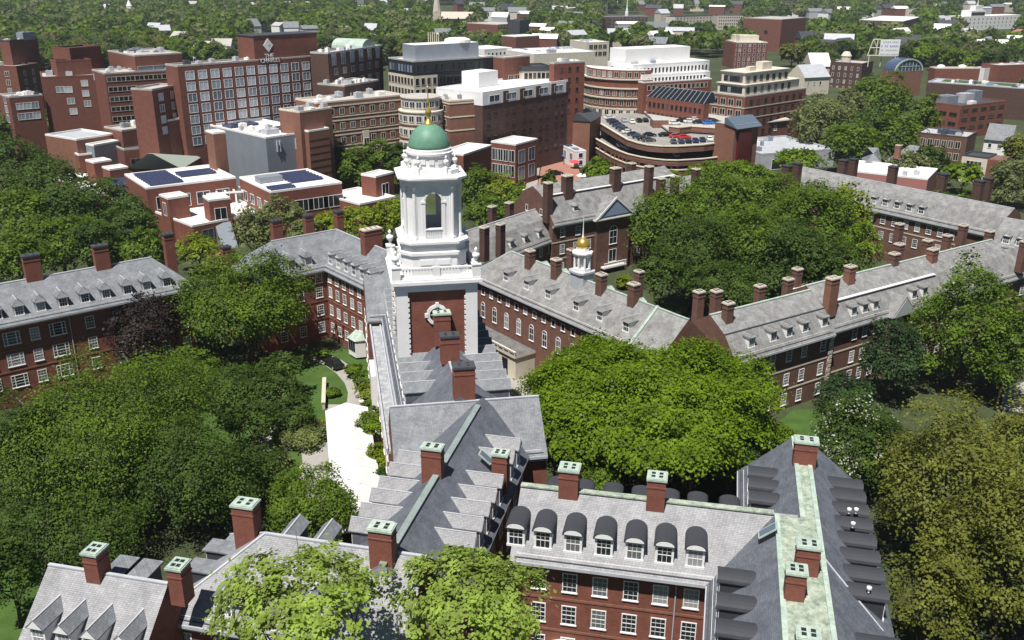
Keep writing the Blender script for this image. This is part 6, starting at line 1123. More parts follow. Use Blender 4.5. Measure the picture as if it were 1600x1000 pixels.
for i, (c, px, py, a) in enumerate((('white', 968, 229, 95), ('white', 975, 231, 95), ('white', 981, 234, 95), ('dark blue', 988, 237, 95), ('white', 1056, 245, 90), ('black', 948, 217, 95))): car(px, py, 5.8, a, c, '%s car one level below the top deck, %s from the left' % (c, ordn((1, 2, 3, 4, 5, 0)[i])), CG)
car(521, 572, .1, 130, 'black', 'black car parked on the courtyard path by the brick wing')
for i, (px, py, c) in enumerate(((843, 219, 'white'), (851, 222, 'silver'), (868, 216, 'black'), (876, 214, 'black'))): car(px, py, .1, 10 + 70 * (i % 2), c, '%s car at the top of the brick-paved square, %s from the left' % (c, ordn(i)))
b = car(869, 273, .1, 20, 'black', 'black car parked at the bottom of the brick-paved square')
# ------------------------------------------------------------------ courtyard ground
sheet('courtyard_lawn', [(300, 700), (290, 600), (480, 545), (590, 545), (590, 760), (400, 760)], GRASS, .02)
def path(name, pts, w, m, z):
    P = [at(x, y, z) for x, y in pts]; b = MB(); n = len(P); off = []
    for k in range(n):
        d = (P[min(n - 1, k + 1)] - P[max(0, k - 1)]).normalized(); off.append(Vector((-d.y, d.x, 0)) * w / 2)
    for k in range(n - 1): b.loft([[P[k] - off[k] - Vector((0, 0, .012)), P[k + 1] - off[k + 1] - Vector((0, 0, .012)), P[k + 1] + off[k + 1] - Vector((0, 0, .012)), P[k] + off[k] - Vector((0, 0, .012))], [P[k] - off[k], P[k + 1] - off[k + 1], P[k + 1] + off[k + 1], P[k] + off[k]]])
    o = b.build(name, m); o['kind'] = 'structure'
path('courtyard_path', [(558, 636), (560, 612), (554, 596), (540, 580), (520, 566), (495, 556)], 3.2, PAVING, .045)
path('courtyard_path', [(415, 705), (421, 678), (426, 640)], 2.6, PAVING, .05); path('courtyard_path', [(396, 700), (450, 698), (510, 700)], 1.8, PAVING, .06)
sheet('terrace_paving', [(470, 700), (512, 690), (512, 632), (600, 632), (600, 780), (480, 780)], PAVING, .055)
sheet('right_lawn', [(1200, 760), (1180, 690), (1240, 640), (1330, 640), (1330, 760)], GRASS, .02)
sheet('right_path', [(1170, 735), (1180, 715), (1330, 690), (1340, 712)], PAVING, .05)
sheet('road', [(1448, 66), (1474, 66), (1500, 22), (1490, 22)], PAVING, .05)
sheet('road', [(1562, 640), (1572, 600), (1640, 592), (1640, 650)], PAVING, .05)
sheet('left_lawn', [(-80, 1100), (-40, 860), (60, 850), (90, 1000), (60, 1100)], GRASS, .02)
sheet('walk', [(700, 545), (810, 545), (845, 640), (770, 640)], PAVING, .05)
# the marquee: a long white tent with a folded ridge
pa = at(541, 632, 3.2); pb = at(562, 800, 3.2); d = (pb - pa); L_ = d.length + 3; az = math.atan2(d.y, d.x)
tt = thing('marquee', 'long white marquee tent along the paved terrace', 'tent', (pa.x, pa.y, 0), az); nb = 7
b = MB()
for k in range(nb):
    x0, x1 = L_ * k / nb, L_ * (k + 1) / nb - .04; b.loft([[(x0, -3.0, 2.5), (x1, -3.0, 2.5), (x1, 3.0, 2.5), (x0, 3.0, 2.5)], [(x0, -.12, 3.5), (x1, -.12, 3.5), (x1, .12, 3.5), (x0, .12, 3.5)]])
    b.box(x0, -3.02, 2.1, x1, -2.96, 2.495); b.box(x0, 2.96, 2.1, x1, 3.02, 2.495)
b.build('canopy', CANVAS, tt)
for k in range(nb + 1):
    for y in (-2.9, 2.9): MB().lathe([(.06, 0), (.06, 2.5)], 8).build('pole', WHITE, tt, (min(L_ - .1, L_ * k / nb + .05), y, 0))
p = at(475, 750, 0); b = MB(); b.lathe([(.5, 0), (.5, .3), (.3, .4), (.25, 1.6), (.45, 1.7), (.45, 1.9), (.1, 2.3)], 10); tag(b.build('stone_pedestal', CREAM, None, p), 'pale stone pillar on the paved terrace left of the marquee', 'pillar')
p = at(566, 652, 0); b = MB(); b.lathe([(.45, 0), (.45, .9), (.3, 1.0), (.25, 2.4), (.4, 2.5), (.4, 2.7)], 10); tag(b.build('stone_pillar', CREAM, None, p), 'white stone pillar beside the bushes near the black car', 'pillar')
p = at(506, 640, 0); b = MB(); b.box(-.2, 0, 0, .2, 9, 1.1); b.box(-.3, -.1, 1.102, .3, 9.1, 1.25); tag(b.build('garden_wall', STONE, None, p, R(10)), 'low stone garden wall along the left edge of the marquee', 'wall')
for i, (px, py) in enumerate(((1187, 722), (1222, 708))):
    p = at(px, py, 1.6); b = MB(); b.loft([[(-1.4, -2, 1.3), (1.4, -2, 1.3), (1.4, 2, 1.3), (-1.4, 2, 1.3)], [(-.1, -2, 2.2), (.1, -2, 2.2), (.1, 2, 2.2), (-.1, 2, 2.2)]]); o = b.build('awning', plain(('yellow', 'cream')[i] + '_canvas', ((.7, .4, .06), (.6, .52, .38))[i]), None, p - Vector((0, 0, 1.6)))
    tag(o, ('yellow', 'cream')[i] + ' canvas awning in the yard beyond the dark-slated wing', 'awning'); b = MB()
    for x in (-1.3, 1.3):
        for y in (-1.9, 1.9): MB().box(-.04, -.04, 0, .04, .04, 1.3).build('post', WHITE, o, (x, y, 0))
# ------------------------------------------------------------------ trees
LEAF = {}
for nm, c, c2 in (('vivid', (.125, .21, .008), (.165, .255, .012)), ('mid', (.095, .165, .014), (.13, .205, .02)), ('dark', (.058, .108, .016), (.082, .138, .022)), ('olive', (.155, .178, .028), (.205, .222, .042)),
                  ('pale', (.235, .325, .055), (.31, .405, .09)), ('copper', (.028, .022, .023), (.05, .034, .032)), ('fir', (.034, .074, .026), (.05, .098, .034)), ('silver', (.15, .185, .062), (.205, .235, .09)), ('yellow', (.175, .25, .012), (.225, .29, .02)), ('blossom', (.5, .5, .42), (.7, .7, .62))):
    LEAF[nm] = leafmat(nm + '_leaves', c, c2)
def unit(v): return v / (np.linalg.norm(v, axis=1)[:, None] + 1e-9)
def crown_mesh(name, seed, Rh, V, n, size, mat, ncl=46, flat=.8, low=-.45, gap=.0, loose=.0, spr=17):
    # boughs on the crown's dome, leafy sprays on each bough, leaves on each spray
    g = np.random.default_rng(seed); S = np.array([Rh, Rh, V])
    i_ = np.arange(ncl) + .5; z_ = 1 - i_ / ncl * (1 - low); ph = i_ * 2.39996 + seed; d = np.stack([np.sqrt(np.maximum(0, 1 - z_ ** 2)) * np.cos(ph), np.sqrt(np.maximum(0, 1 - z_ ** 2)) * np.sin(ph), z_], 1)
    d = unit(d + g.normal(size=d.shape) * .55 / math.sqrt(ncl) * 1.6); m = len(d); a = np.arctan2(d[:, 1], d[:, 0])
    wob = 1 + .10 * np.sin(a * 3 + seed) + .07 * np.sin(a * 7 + 2 * seed) + (.09 + .1 * loose) * g.normal(size=m)
    cen = d * S * (g.uniform(.56, .9, m) * wob)[:, None]; rc = math.sqrt(Rh * Rh * .5 + Rh * V * .5) * g.uniform(.65, 1.5, m) * 2.4 / math.sqrt(max(12, ncl))
    ns = max(8, int(n / spr)); w = rc ** 2; si = g.choice(m, ns, p=w / w.sum())
    q = unit(g.normal(size=(ns, 3)) + d[si] * .9 + np.array([0, 0, .35])); sc_ = cen[si] + q * (rc[si] * g.uniform(.55, 1.05 + .5 * loose, ns) ** .7)[:, None] * np.array([1, 1, flat])
    sn = unit(q * .5 + d[si] * .35 + np.array([0, 0, .75]) + g.normal(size=(ns, 3)) * .3); rs = rc[si] * g.uniform(.28, .48, ns)
    k = g.integers(0, ns, n); o = g.normal(size=(n, 3)); o -= sn[k] * (o * sn[k]).sum(1)[:, None] * .7
    p = sc_[k] + o * (rs[k] * .7)[:, None]
    r_ = np.percentile(np.hypot(p[:, 0], p[:, 1]), 97.5); zt = np.percentile(p[:, 2], 99); p = p * np.array([Rh / r_, Rh / r_, V / zt])
    nn = unit(sn[k] + g.normal(size=(n, 3)) * .25)
    t = unit(np.cross(nn, g.normal(size=(n, 3)))); b = np.cross(nn, t)
    sz = size * g.uniform(.5, 1.3, n)[:, None] * .5; t = t * sz * 1.25; b = b * sz
    return quads(name, np.stack([p - t * .9, p - b, p + t * 1.1, p + b], 1).reshape(-1, 3), mat)
def quads(name, v, mat):
    n = len(v) // 4; me = bpy.data.meshes.new(name); me.vertices.add(4 * n); me.vertices.foreach_set('co', v.astype(np.float32).ravel())
    me.loops.add(4 * n); me.loops.foreach_set('vertex_index', np.arange(4 * n, dtype=np.int32)); me.polygons.add(n)
    me.polygons.foreach_set('loop_start', np.arange(0, 4 * n, 4, dtype=np.int32)); me.materials.append(mat); me.update(calc_edges=True); return me
def trunk_mesh(name, seed, Rh, V, zc, mat, nl=7):
    rg = random.Random(seed); b = MB(); r0 = max(.18, Rh * .045); h = max(1.5, zc - V * .35)
    pts = [Vector((rg.uniform(-.15, .15) * k, rg.uniform(-.15, .15) * k, h * k / 3)) for k in range(4)]
    for k in range(3): b.tube(pts[k], pts[k + 1], r0 * (1.25 - .22 * k), r0 * (1.03 - .22 * k), 8)
    for k in range(nl):
        a = 2 * math.pi * k / nl + rg.uniform(-.4, .4); s_ = pts[1 + k % 3]; e = Vector((math.cos(a) * Rh * rg.uniform(.45, .75), math.sin(a) * Rh * rg.uniform(.45, .75), zc + V * rg.uniform(-.1, .55))); m_ = s_.lerp(e, .5) + Vector((0, 0, -V * .08))
        b.tube(s_, m_, r0 * .5, r0 * .33, 6); b.tube(m_, e, r0 * .33, r0 * .1, 5)
        for j in range(2): e2 = e + Vector((rg.uniform(-1, 1), rg.uniform(-1, 1), rg.uniform(.1, .8))) * Rh * .25; b.tube(m_.lerp(e, .6), e2, r0 * .2, r0 * .06, 4)
    return b.mesh(name, [mat])
TREES = []
def tree(px, py, rx, ry, kind, label, zc=8.5, name='broadleaf_tree', cat='tree', leaf=None, dens=1.0, ncl=38, flat=.8, low=-.45, bark=None, group=None, loose=0., blossom=0, spr=17):
    c = at(px, py, zc); Z = depth_of(c); k = Z / FPX; Rh = rx * k; dist = math.hypot(c.x, c.y); al = math.atan2(CAM_H - zc, dist)
    V = math.sqrt(max((ry * k) ** 2 - (Rh * math.sin(al)) ** 2, (.35 * Rh) ** 2)) / math.cos(al); V = min(V, Rh * 1.5, zc * 1.3)
    size = leaf or max(.23, dist * .0023); n = int(min(190000, max(3000, dens * 21.0 * (Rh * Rh * .6 + Rh * V * .6) / (size * size))))
    seed = len(TREES) + 11
    t = thing(name, label, cat, (c.x, c.y, 0), 0, group); TREES.append((c.x, c.y, Rh))
    ob('crown', crown_mesh('crown', seed, Rh, V, n, size, LEAF[kind], ncl, flat, low, loose=loose, spr=spr), t, (0, 0, zc), 0)
    ob('trunk', trunk_mesh('trunk', seed, Rh, V, zc, bark or BARK), t)
    if blossom: ob('blossom', crown_mesh('blossom', seed, Rh * 1.02, V * 1.02, blossom, size * .9, LEAF['blossom'], ncl, flat, -.1), t, (0, 0, zc), 0)
    return t
# nearest trees
tree(472, 935, 138, 94, 'pale', 'sparse yellow-green tree in front of the pale hipped roof', 21.5, dens=.9, ncl=52, leaf=.28, loose=.7, spr=42)
tree(735, 942, 124, 92, 'pale', 'denser yellow-green tree beside the seven-dormer brick range', 16.5, dens=1.3, ncl=52, leaf=.28, loose=.55, spr=45)
tree(165, 690, 165, 135, 'mid', 'huge loose-crowned green tree filling the left side, pale limbs showing', 9, dens=.9, leaf=.24, ncl=56, bark=PALEBARK, loose=.3)
tree(25, 730, 80, 110, 'dark', 'dark leafy tree cut by the left edge beside the huge one', 8, dens=.9)
tree(310, 745, 95, 85, 'dark', 'dark tree overlapping the right flank of the huge left tree', 7.5, ncl=50)
tree(120, 810, 130, 55, 'dark', 'shaded low tree above the low pale slate roof', 5, dens=.8)
tree(15, 900, 48, 70, 'dark', 'dark tree in the bottom left corner', 6)
tree(385, 478, 108, 80, 'mid', 'rounded green tree in front of the left brick blocks', 10.5, ncl=70, dens=1.1)
tree(222, 505, 62, 48, 'copper', 'blackish purple beech before the long left range', 9, name='copper_beech')
tree(365, 612, 58, 42, 'dark', 'dark shrubby tree on the left courtyard edge', 4.5)
tree(300, 585, 50, 40, 'mid', 'mid-green tree between the purple beech and the courtyard', 5)
tree(462, 648, 40, 34, 'dark', 'small dark tree on the courtyard lawn', 3.2)
tree(485, 790, 78, 60, 'mid', 'feathery green tree at the lower end of the marquee', 5, loose=.4)
tree(405, 735, 50, 40, 'dark', 'dark tree left of the stone pillar', 4.5)
tree(1018, 632, 208, 112, 'vivid', 'very wide flat-topped vivid green tree in the central court', 8.5, ncl=170, flat=.5, low=-.05, dens=2.4, leaf=.33)
tree(1025, 735, 68, 42, 'copper', 'brown-purple low tree under the wide vivid one', 5, name='copper_beech', dens=1.0)
tree(925, 738, 55, 32, 'mid', 'green tree under the left end of the wide vivid one', 4.5)
tree(1140, 715, 66, 42, 'dark', 'dark tree between the wide vivid tree and the slated wing', 5)
tree(1215, 690, 40, 32, 'vivid', 'bright green small tree by the right lawn', 4)
tree(1512, 520, 86, 108, 'mid', 'tall fresh-green tree at the right before the long brick range', 9.5, ncl=80, dens=1.1)
tree(1575, 560, 50, 80, 'mid', 'green tree at the right edge behind the tall fresh-green one', 8)
tree(1392, 558, 54, 62, 'fir', 'dark blue-green conifer-like tree against the quoined corner', 7, name='evergreen_tree', dens=1.1)
tree(1322, 615, 46, 32, 'fir', 'low dark evergreen in front of the brick range', 3.6, name='evergreen_tree')
tree(1328, 705, 66, 92, 'dark', 'dark tree sprinkled with white blossom beside the slated wing', 7, name='flowering_tree', blossom=900, dens=1.1)
tree(1490, 765, 125, 150, 'olive', 'large olive-brown tree filling the lower right', 10, ncl=90, dens=.85, leaf=.28, loose=.5)
tree(1580, 870, 110, 160, 'olive', 'olive-green tree at the right edge below the big olive one', 9.5, ncl=80, dens=.85, leaf=.28, loose=.5)
tree(1452, 935, 70, 95, 'olive', 'fresh olive-green tree at the bottom right beside the dark barrel dormers', 8, dens=.8, leaf=.27, loose=.5)
tree(1380, 700, 40, 60, 'dark', 'dark tree wedged between the blossoming and the olive tree', 6)
tree(1590, 690, 50, 60, 'olive', 'olive tree at the right edge beside the pale road', 8)
tree(425, 612, 46, 32, 'dark', 'shady dark tree at the middle of the courtyard lawn', 4.5)
tree(395, 655, 44, 34, 'dark', 'dark tree at the lower left of the courtyard lawn', 4.5)
tree(440, 575, 40, 26, 'dark', 'dark spreading tree near the courtyard corner of the brick block', 5)
# planting in the courtyard
def bush(px, py, rx, ry, kind, label, z=1.3, name='shrub', **k): tree(px, py, rx, ry, kind, label, z, name, 'shrub', leaf=.24, ncl=26, low=-.3, **k)
bush(470, 680, 44, 17, 'silver', 'long variegated shrub bed beside the paved walk', 1.2); bush(580, 668, 27, 32, 'vivid', 'large glossy bright green bush right of the marquee', 2.6); bush(592, 718, 24, 26, 'yellow', 'yellow-green bush below the glossy one right of the marquee', 2)
bush(600, 748, 18, 18, 'dark', 'dark bush at the foot of the cross-roofed wing', 1.4); bush(580, 640, 20, 14, 'mid', 'small green bush at the top end of the marquee', 1.4); bush(572, 592, 22, 15, 'mid', 'rounded bush below the bay window', 1.4); bush(553, 580, 14, 12, 'vivid', 'bright bush beside the parked black car', 1.2)
bush(578, 610, 22, 12, 'yellow', 'low light green bush beneath the rounded one', 1); bush(975, 440, 14, 10, 'yellow', 'bright round bush by the cupola in the far court', 1.6); bush(430, 720, 26, 16, 'silver', 'small pale shrub left of the paved terrace', 1)
bush(520, 612, 12, 7, 'mid', 'small round shrub on the sunny strip of lawn', .8); bush(445, 668, 18, 9, 'silver', 'low pale shrub at the start of the variegated bed', .9); bush(500, 668, 20, 10, 'yellow', 'yellowish shrub between the variegated bed and the marquee', 1.0); bush(505, 552, 12, 7, 'mid', 'small shrub by the end of the curving path', .9)
# belts of trees at middle distance
def belt(lst, zc, what, where, group, **k):
    seq = sorted(range(len(lst)), key=lambda i: lst[i][0]); W = ('first', 'second', 'third', 'fourth', 'fifth', 'sixth', 'seventh', 'eighth', 'ninth', 'tenth', 'eleventh', 'twelfth', 'thirteenth', 'fourteenth')
    KN = {'vivid': 'vivid green', 'mid': 'mid-green', 'dark': 'dark green', 'olive': 'olive', 'silver': 'pale grey-green', 'yellow': 'yellow-green', 'pale': 'pale green', 'fir': 'blackish green', 'copper': 'purple'}
    for o_, i in enumerate(seq): px, py, rx, ry, kd = lst[i]; tree(px, py, rx, ry, kd, '%s %s, %s from the left %s' % (KN[kd], what, W[o_], where), zc, group=group, **k)
belt([(20, 265, 62, 55, 'dark'), (75, 300, 66, 55, 'dark'), (30, 345, 66, 50, 'mid'), (115, 335, 60, 50, 'dark'), (170, 325, 52, 45, 'dark'), (205, 355, 52, 48, 'dark'), (95, 385, 62, 48, 'mid'), (25, 405, 60, 45, 'mid'), (150, 385, 50, 42, 'dark'), (225, 390, 40, 34, 'mid'), (5, 215, 50, 40, 'dark')], 9, 'tree', 'in the left wood', 'trees of the left wood', ncl=50)
belt([(20, 196, 40, 16, 'yellow'), (62, 192, 40, 17, 'vivid'), (105, 192, 36, 15, 'yellow'), (140, 196, 22, 11, 'vivid')], 8, 'tree', 'in the row below the stepped flats', 'trees below the stepped flats')
belt([(185, 408, 42, 20, 'yellow'), (240, 418, 30, 16, 'vivid'), (310, 392, 40, 26, 'yellow'), (345, 405, 28, 18, 'olive')], 5, 'tree', 'behind the chimneys of the long left range', 'trees behind the left range')
belt([(400, 365, 42, 40, 'silver'), (440, 345, 38, 40, 'silver'), (480, 370, 30, 28, 'silver')], 8, 'tree', 'behind the two-dormer brick block', 'pale trees behind the brick blocks')
belt([(520, 355, 34, 26, 'yellow'), (565, 350, 38, 28, 'yellow'), (610, 345, 34, 32, 'yellow')], 6, 'tree', 'just left of the tower lantern', 'bright trees beside the tower')
belt([(530, 255, 22, 36, 'dark'), (558, 262, 30, 34, 'mid'), (592, 255, 32, 36, 'mid'), (622, 258, 26, 34, 'dark')], 8, 'tree', 'under the banded brick school', 'trees under the banded school')
belt([(745, 300, 36, 40, 'mid'), (785, 302, 36, 32, 'yellow'), (760, 335, 40, 30, 'mid'), (810, 320, 22, 22, 'vivid')], 7, 'tree', 'right of the tower lantern', 'trees right of the tower')
belt([(815, 195, 24, 16, 'vivid'), (840, 189, 30, 17, 'vivid'), (875, 186, 30, 15, 'vivid'), (905, 184, 26, 13, 'yellow'), (850, 204, 34, 13, 'mid')], 7, 'tree', 'at the head of the brick-paved square', 'trees at the head of the square')
belt([(858, 285, 12, 20, 'mid'), (937, 270, 28, 22, 'vivid'), (1012, 280, 26, 14, 'yellow'), (1045, 278, 22, 12, 'yellow'), (1105, 272, 36, 20, 'vivid'), (1150, 270, 40, 20, 'vivid'), (1185, 275, 26, 18, 'mid')], 6, 'tree', 'along the foot of the car park', 'trees at the foot of the car park')
belt([(1045, 350, 68, 66, 'mid'), (1120, 325, 72, 56, 'mid'), (1200, 325, 80, 52, 'mid'), (1270, 350, 72, 60, 'mid'), (1085, 400, 78, 62, 'dark'), (1165, 390, 85, 66, 'mid'), (1240, 405, 80, 62, 'dark'), (1035, 425, 48, 40, 'dark'), (1130, 445, 70, 38, 'dark'), (1300, 425, 50, 50, 'dark')], 11, 'tree', 'in the dense clump of the far court', 'trees of the far court', ncl=64, dens=1.1)
belt([(1325, 330, 52, 42, 'yellow'), (1345, 395, 34, 50, 'vivid'), (1485, 345, 56, 44, 'vivid'), (1530, 355, 26, 30, 'mid')], 9, 'tree', 'before the far mansard range', 'trees before the far range')
belt([(1245, 252, 40, 20, 'vivid'), (1450, 258, 40, 32, 'dark'), (1420, 262, 34, 26, 'silver'), (1507, 272, 30, 16, 'vivid'), (1580, 292, 42, 46, 'silver'), (1592, 235, 26, 24, 'olive')], 6, 'tree', 'around the low white-roofed hall', 'trees round the white-roofed hall')
belt([(1280, 200, 52, 46, 'silver'), (1320, 180, 40, 40, 'silver'), (1330, 225, 50, 34, 'mid'), (1372, 165, 54, 50, 'mid'), (1400, 215, 46, 40, 'mid'), (1440, 190, 28, 40, 'mid'), (1355, 212, 44, 36, 'dark')], 10, 'tree', 'in the big clump right of the penthouses', 'trees right of the penthouses')
belt([(998, 56, 30, 20, 'mid'), (1060, 42, 18, 8, 'dark'), (1098, 44, 20, 8, 'dark'), (835, 62, 24, 14, 'mid'), (905, 66, 18, 9, 'dark'), (1275, 78, 16, 13, 'yellow'), (1238, 84, 20, 14, 'olive'), (1255, 112, 16, 10, 'vivid')], 9, 'tree', 'among the far roofs', 'trees among the far roofs')
belt([(406, 180, 30, 8, 'vivid'), (430, 182, 14, 8, 'vivid')], 8, 'tree', 'at the foot of the hotel', 'trees at the foot of the hotel')
# the woods that run on to the horizon
vg = np.random.default_rng(77); VAR = []
for k, kd in enumerate(('mid', 'dark', 'vivid', 'mid', 'olive', 'dark', 'mid', 'silver')): VAR.append(crown_mesh('crown', 500 + k, 1, .8, 3000, .13, LEAF[kd], 26, .8, -.5))
TR = trunk_mesh('trunk', 5, 1, .8, .9, BARK, 5)
def blocked(x, y, mg):
    for ox, oy, rt_, W_, D_ in FOOT:
        dx, dy = x - ox, y - oy; c_, s_ = math.cos(rt_), math.sin(rt_); u = dx * c_ + dy * s_; v = -dx * s_ + dy * c_
        if -mg < u < W_ + mg and -mg < v < D_ + mg: return True
    return False
def shade(x, y, r):   # would a tree here hide a building the picture shows clear behind it?
    px, py = proj((x, y, 9)); return any(ax < px < bx and ay < py < by for ax, ay, bx, by in CLEAR)
CLEAR = [(0, 88, 600, 260), (590, 82, 780, 175), (780, 70, 1265, 215), (1265, 215, 1600, 260), (1310, 85, 1460, 130), (1440, 118, 1600, 250), (1455, 22, 1492, 56), (1498, 15, 1600, 60), (1180, 22, 1262, 74), (830, 64, 1000, 110), (935, 12, 1170, 60), (1345, 60, 1405, 100), (1328, 20, 1442, 54), (1262, 92, 1320, 150), (1300, 85, 1465, 160), (1250, 26, 1312, 44), (742, 26, 832, 64), (668, 0, 740, 46), (800, 50, 845, 72), (1460, 95, 1600, 120), (195, 4, 214, 30), (360, 50, 505, 90)]
HS = [(265, 18), (235, 45), (255, 50), (275, 62), (130, 12), (165, 14), (310, 74), (345, 72), (430, 42), (480, 8), (500, 4), (530, 10), (485, 46), (570, 14), (615, 12), (635, 20), (620, 48), (660, 4), (762, 18), (795, 14), (808, 18), (825, 22), (850, 12), (872, 16), (895, 24), (905, 10), (780, 26), (1020, 12), (1040, 20), (1060, 12), (1240, 14), (1232, 8), (1480, 8), (1500, 12), (1520, 6), (1560, 10), (1580, 8), (1460, 10), (1440, 6), (1540, 14), (1475, 30), (1483, 40), (1590, 66), (1470, 48), (590, 60), (690, 60), (1300, 60), (1415, 55), (838, 44), (860, 50), (884, 44), (926, 42), (1020, 66), (1040, 58), (1062, 50), (1030, 44), (985, 40), (1272, 60), (1290, 72), (1310, 66), (1330, 70), (1425, 70), (1445, 62), (1500, 62), (1530, 66), (1555, 72), (1520, 54), (1410, 14), (1390, 12), (1372, 14), (1350, 8), (1320, 16), (1300, 22), (1275, 20), (1180, 14), (1150, 8), (1120, 12), (1090, 6), (1000, 6), (970, 4), (720, 6), (745, 10), (600, 4), (560, 6), (450, 6), (395, 10), (350, 14), (300, 8), (230, 10), (90, 6), (40, 10), (60, 40), (110, 46), (160, 40), (400, 40), (455, 44), (540, 52), (575, 46), (700, 56), (720, 66), (850, 62), (905, 56)]
CLEAR += [(x - 11, y - 5, x + 11, y + 9) for x, y in HS]
spots = []; d_ = 300.0
while d_ < 2500:
    sp = 9.5 + d_ * .0065; w_ = d_ * .62
    x = -w_ + vg.uniform(0, sp)
    while x < w_:
        xx, yy = x + vg.uniform(-.35, .35) * sp, d_ + vg.uniform(-.35, .35) * sp; px, py = proj((xx, yy, 8))
        if -30 < px < 1630 and -25 < py < 150 and not blocked(xx, yy, 5) and not shade(xx, yy, 5): spots.append((yy, xx, sp * vg.uniform(.42, .72), int(vg.integers(0, 8))))
        x += sp
    d_ += sp * .95
spots.sort(); near = spots[:190]
KN2 = ('mid-green', 'dark', 'bright', 'green', 'olive', 'deep green', 'leafy', 'grey-green')
LM = [(-200, 'beyond the stepped flats'), (210, 'beyond the ribbon-windowed block'), (300, 'beyond the hotel'), (520, 'beyond the arched-dormer block'), (640, 'beyond the dark offices'), (780, 'near the dark brick apartments'), (900, 'beyond the white offices'), (1130, 'by the windowless red block'), (1260, 'beyond the lilac roof'), (1400, 'beyond the glass-arched hall'), (1470, 'below the white college')]
cnt = {}
def ordinal(n): return '%d%s' % (n, 'th' if 10 < n % 100 < 14 else {1: 'st', 2: 'nd', 3: 'rd'}.get(n % 10, 'th'))
for yy, xx, r_, k in sorted(near, key=lambda s_: proj((s_[1], s_[0], 8))[0]):
    px, py = proj((xx, yy, 8)); w_ = [b_ for a_, b_ in LM if px >= a_][-1]; key = (KN2[k], w_); cnt[key] = cnt.get(key, 0) + 1
    t = thing('woodland_tree', '%s tree %s, %s of that colour from the left there' % (KN2[k], w_, ordinal(cnt[key])), 'tree', (xx, yy, 0), float(vg.uniform(0, 6.28)), 'single trees of the town and wood edge')
    zc = 5.5 + r_ * .5; ob('crown', VAR[k], t, (0, 0, zc), 0, (r_, r_, r_ * float(vg.uniform(.85, 1.15)))); ob('trunk', TR, t, (0, 0, 0), 0, (r_, r_, zc / .9))
def woods(name, lst, kinds, mat):
    P = []
    for yy, xx, r_, k in lst:
        if k not in kinds: continue
        n = int(min(420, max(110, 150000 / yy))); q = vg.normal(size=(n, 3)); q /= np.linalg.norm(q, axis=1)[:, None]; q[:, 2] = np.abs(q[:, 2]) * 1.0 - .25
        lump = 1 + .28 * np.sin(q[:, 0] * 5 + xx) * np.sin(q[:, 1] * 5 + yy); zc = 5.0 + r_ * .45 + float(vg.uniform(-1.5, 2.0))
        p = np.array([xx, yy, zc]) + q * (lump * r_ * vg.uniform(.75, 1.05, n))[:, None]
        nn = q + vg.normal(size=(n, 3)) * .45; nn /= np.linalg.norm(nn, axis=1)[:, None]; t = np.cross(nn, vg.normal(size=(n, 3))); t /= np.linalg.norm(t, axis=1)[:, None]; b = np.cross(nn, t)
        sz = (r_ * .24 * vg.uniform(.6, 1.2, n))[:, None]; P.append(np.stack([p - t * sz, p - b * sz, p + t * sz, p + b * sz], 1).reshape(-1, 3))
    o = ob(name, quads(name, np.concatenate(P), mat)); return o
far = spots[190:]
for x0, x1, y0, y1 in ((62, 150, 40, 128), (-150, -72, 45, 100)):
    for xx in np.arange(x0, x1, 12.5):
        for yy in np.arange(y0, y1, 12.5):
            xj, yj = xx + vg.uniform(-3, 3), yy + vg.uniform(-3, 3); px, py = proj((xj, yj, 8))
            if px > 1720 or px < -120: far.append((yj, xj, float(vg.uniform(4.5, 7)), int(vg.integers(0, 8))))
for nm, kinds, mt_, lb in (('far_woods', (0, 3, 6), LEAF['mid'], 'mid-green far woods running on to the top of the picture'), ('far_dark_woods', (1, 5), LEAF['dark'], 'dark trees mixed through the far woods'), ('far_bright_woods', (2,), LEAF['vivid'], 'bright trees mixed through the far woods'), ('far_pale_woods', (4, 7), LEAF['silver'], 'pale trees mixed through the far woods')):
    tag(woods(nm, far, kinds, mt_), lb, 'woods', None, 'stuff')
print('TREES', len(TREES), 'spots', len(spots))
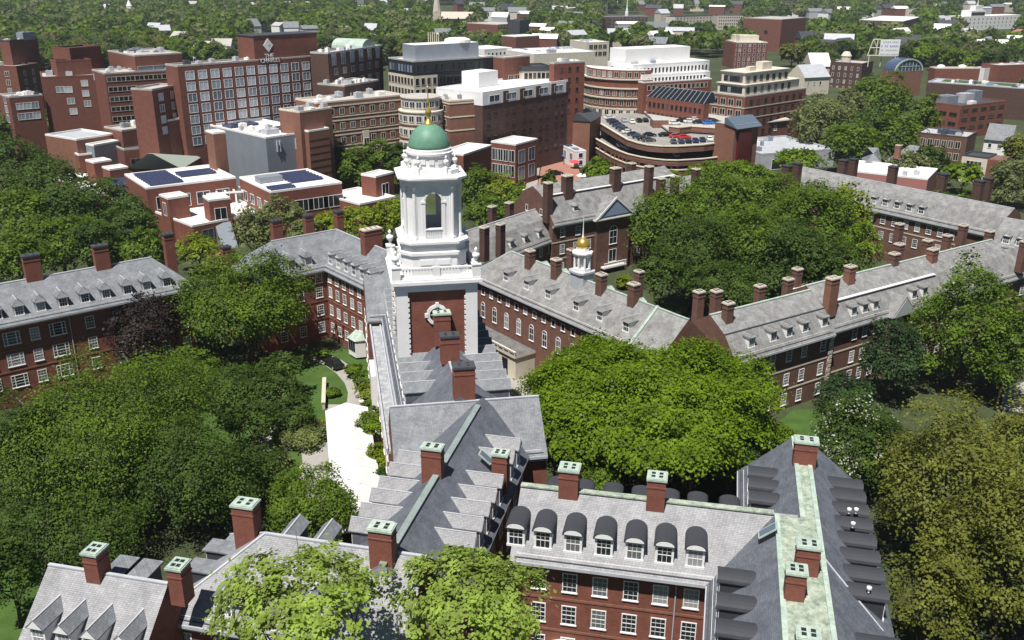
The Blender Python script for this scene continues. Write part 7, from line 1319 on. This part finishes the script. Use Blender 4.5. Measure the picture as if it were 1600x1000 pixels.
# small houses among the far trees
hr = random.Random(9); HW = {'white': WHITE, 'cream': CREAM, 'grey': LEAD, 'stone': STONE, 'brick': BRICK_CITY}; cnt = {}
for px, py in sorted(HS):
    c = at(px, py, 11); cn = hr.choice(list(HW) + ['brick']); w_ = [b_ for a_, b_ in LM if px >= a_][-1].replace('beyond', 'far beyond').replace('by ', 'far beyond ').replace('near', 'far beyond').replace('below', 'around'); key = (cn, w_); cnt[key] = cnt.get(key, 0) + 1
    L_, D_, e_, z_ = (hr.uniform(10, 16) if px < 660 else hr.uniform(13, 26)), hr.uniform(9, 14), hr.uniform(10, 12.5), hr.uniform(14, 17); h = thing('far_house', 'tiny %s house %s, %s from left' % (cn, w_, ordinal(cnt[key])), 'house', (c.x, c.y, 0), hr.uniform(-.6, .8), 'houses scattered in the far woods')
    MB().box(-L_ / 2, 0, 0, L_ / 2, D_, e_).build('wall', HW[cn], h); b = MB(); b.loft([[(-L_ / 2 - .4, -.4, e_ + .01), (L_ / 2 + .4, -.4, e_ + .01), (L_ / 2 + .4, D_ + .4, e_ + .01), (-L_ / 2 - .4, D_ + .4, e_ + .01)], [(-L_ / 2 - .4, D_ / 2 - .1, z_), (L_ / 2 + .4, D_ / 2 - .1, z_), (L_ / 2 + .4, D_ / 2 + .1, z_), (-L_ / 2 - .4, D_ / 2 + .1, z_)]]); b.build('roof', hr.choice([LEAD, SLATE_GREY, CONCRETE, DARKMETAL] if px < 660 else [LEAD, SLATE_GREY, WHITE_ROOF, DARKMETAL]), h)
# ------------------------------------------------------------------ the air
hz = MB().box(-3500, -120, -1, 3500, 4200, 72).build('haze', bpy.data.materials.new('haze')); hz['kind'] = 'stuff'; hz['label'] = 'thin summer haze over the town'
hm = hz.data.materials[0]; hm.use_nodes = True; ht_ = hm.node_tree; ht_.nodes.remove(ht_.nodes['Principled BSDF']); pv = ht_.nodes.new('ShaderNodeVolumePrincipled')
pv.inputs['Color'].default_value = (.80, .88, 1, 1); pv.inputs['Density'].default_value = .0001; pv.inputs['Anisotropy'].default_value = .2; ht_.links.new(pv.outputs[0], ht_.nodes['Material Output'].inputs['Volume'])
sc.cycles.volume_bounces = 0
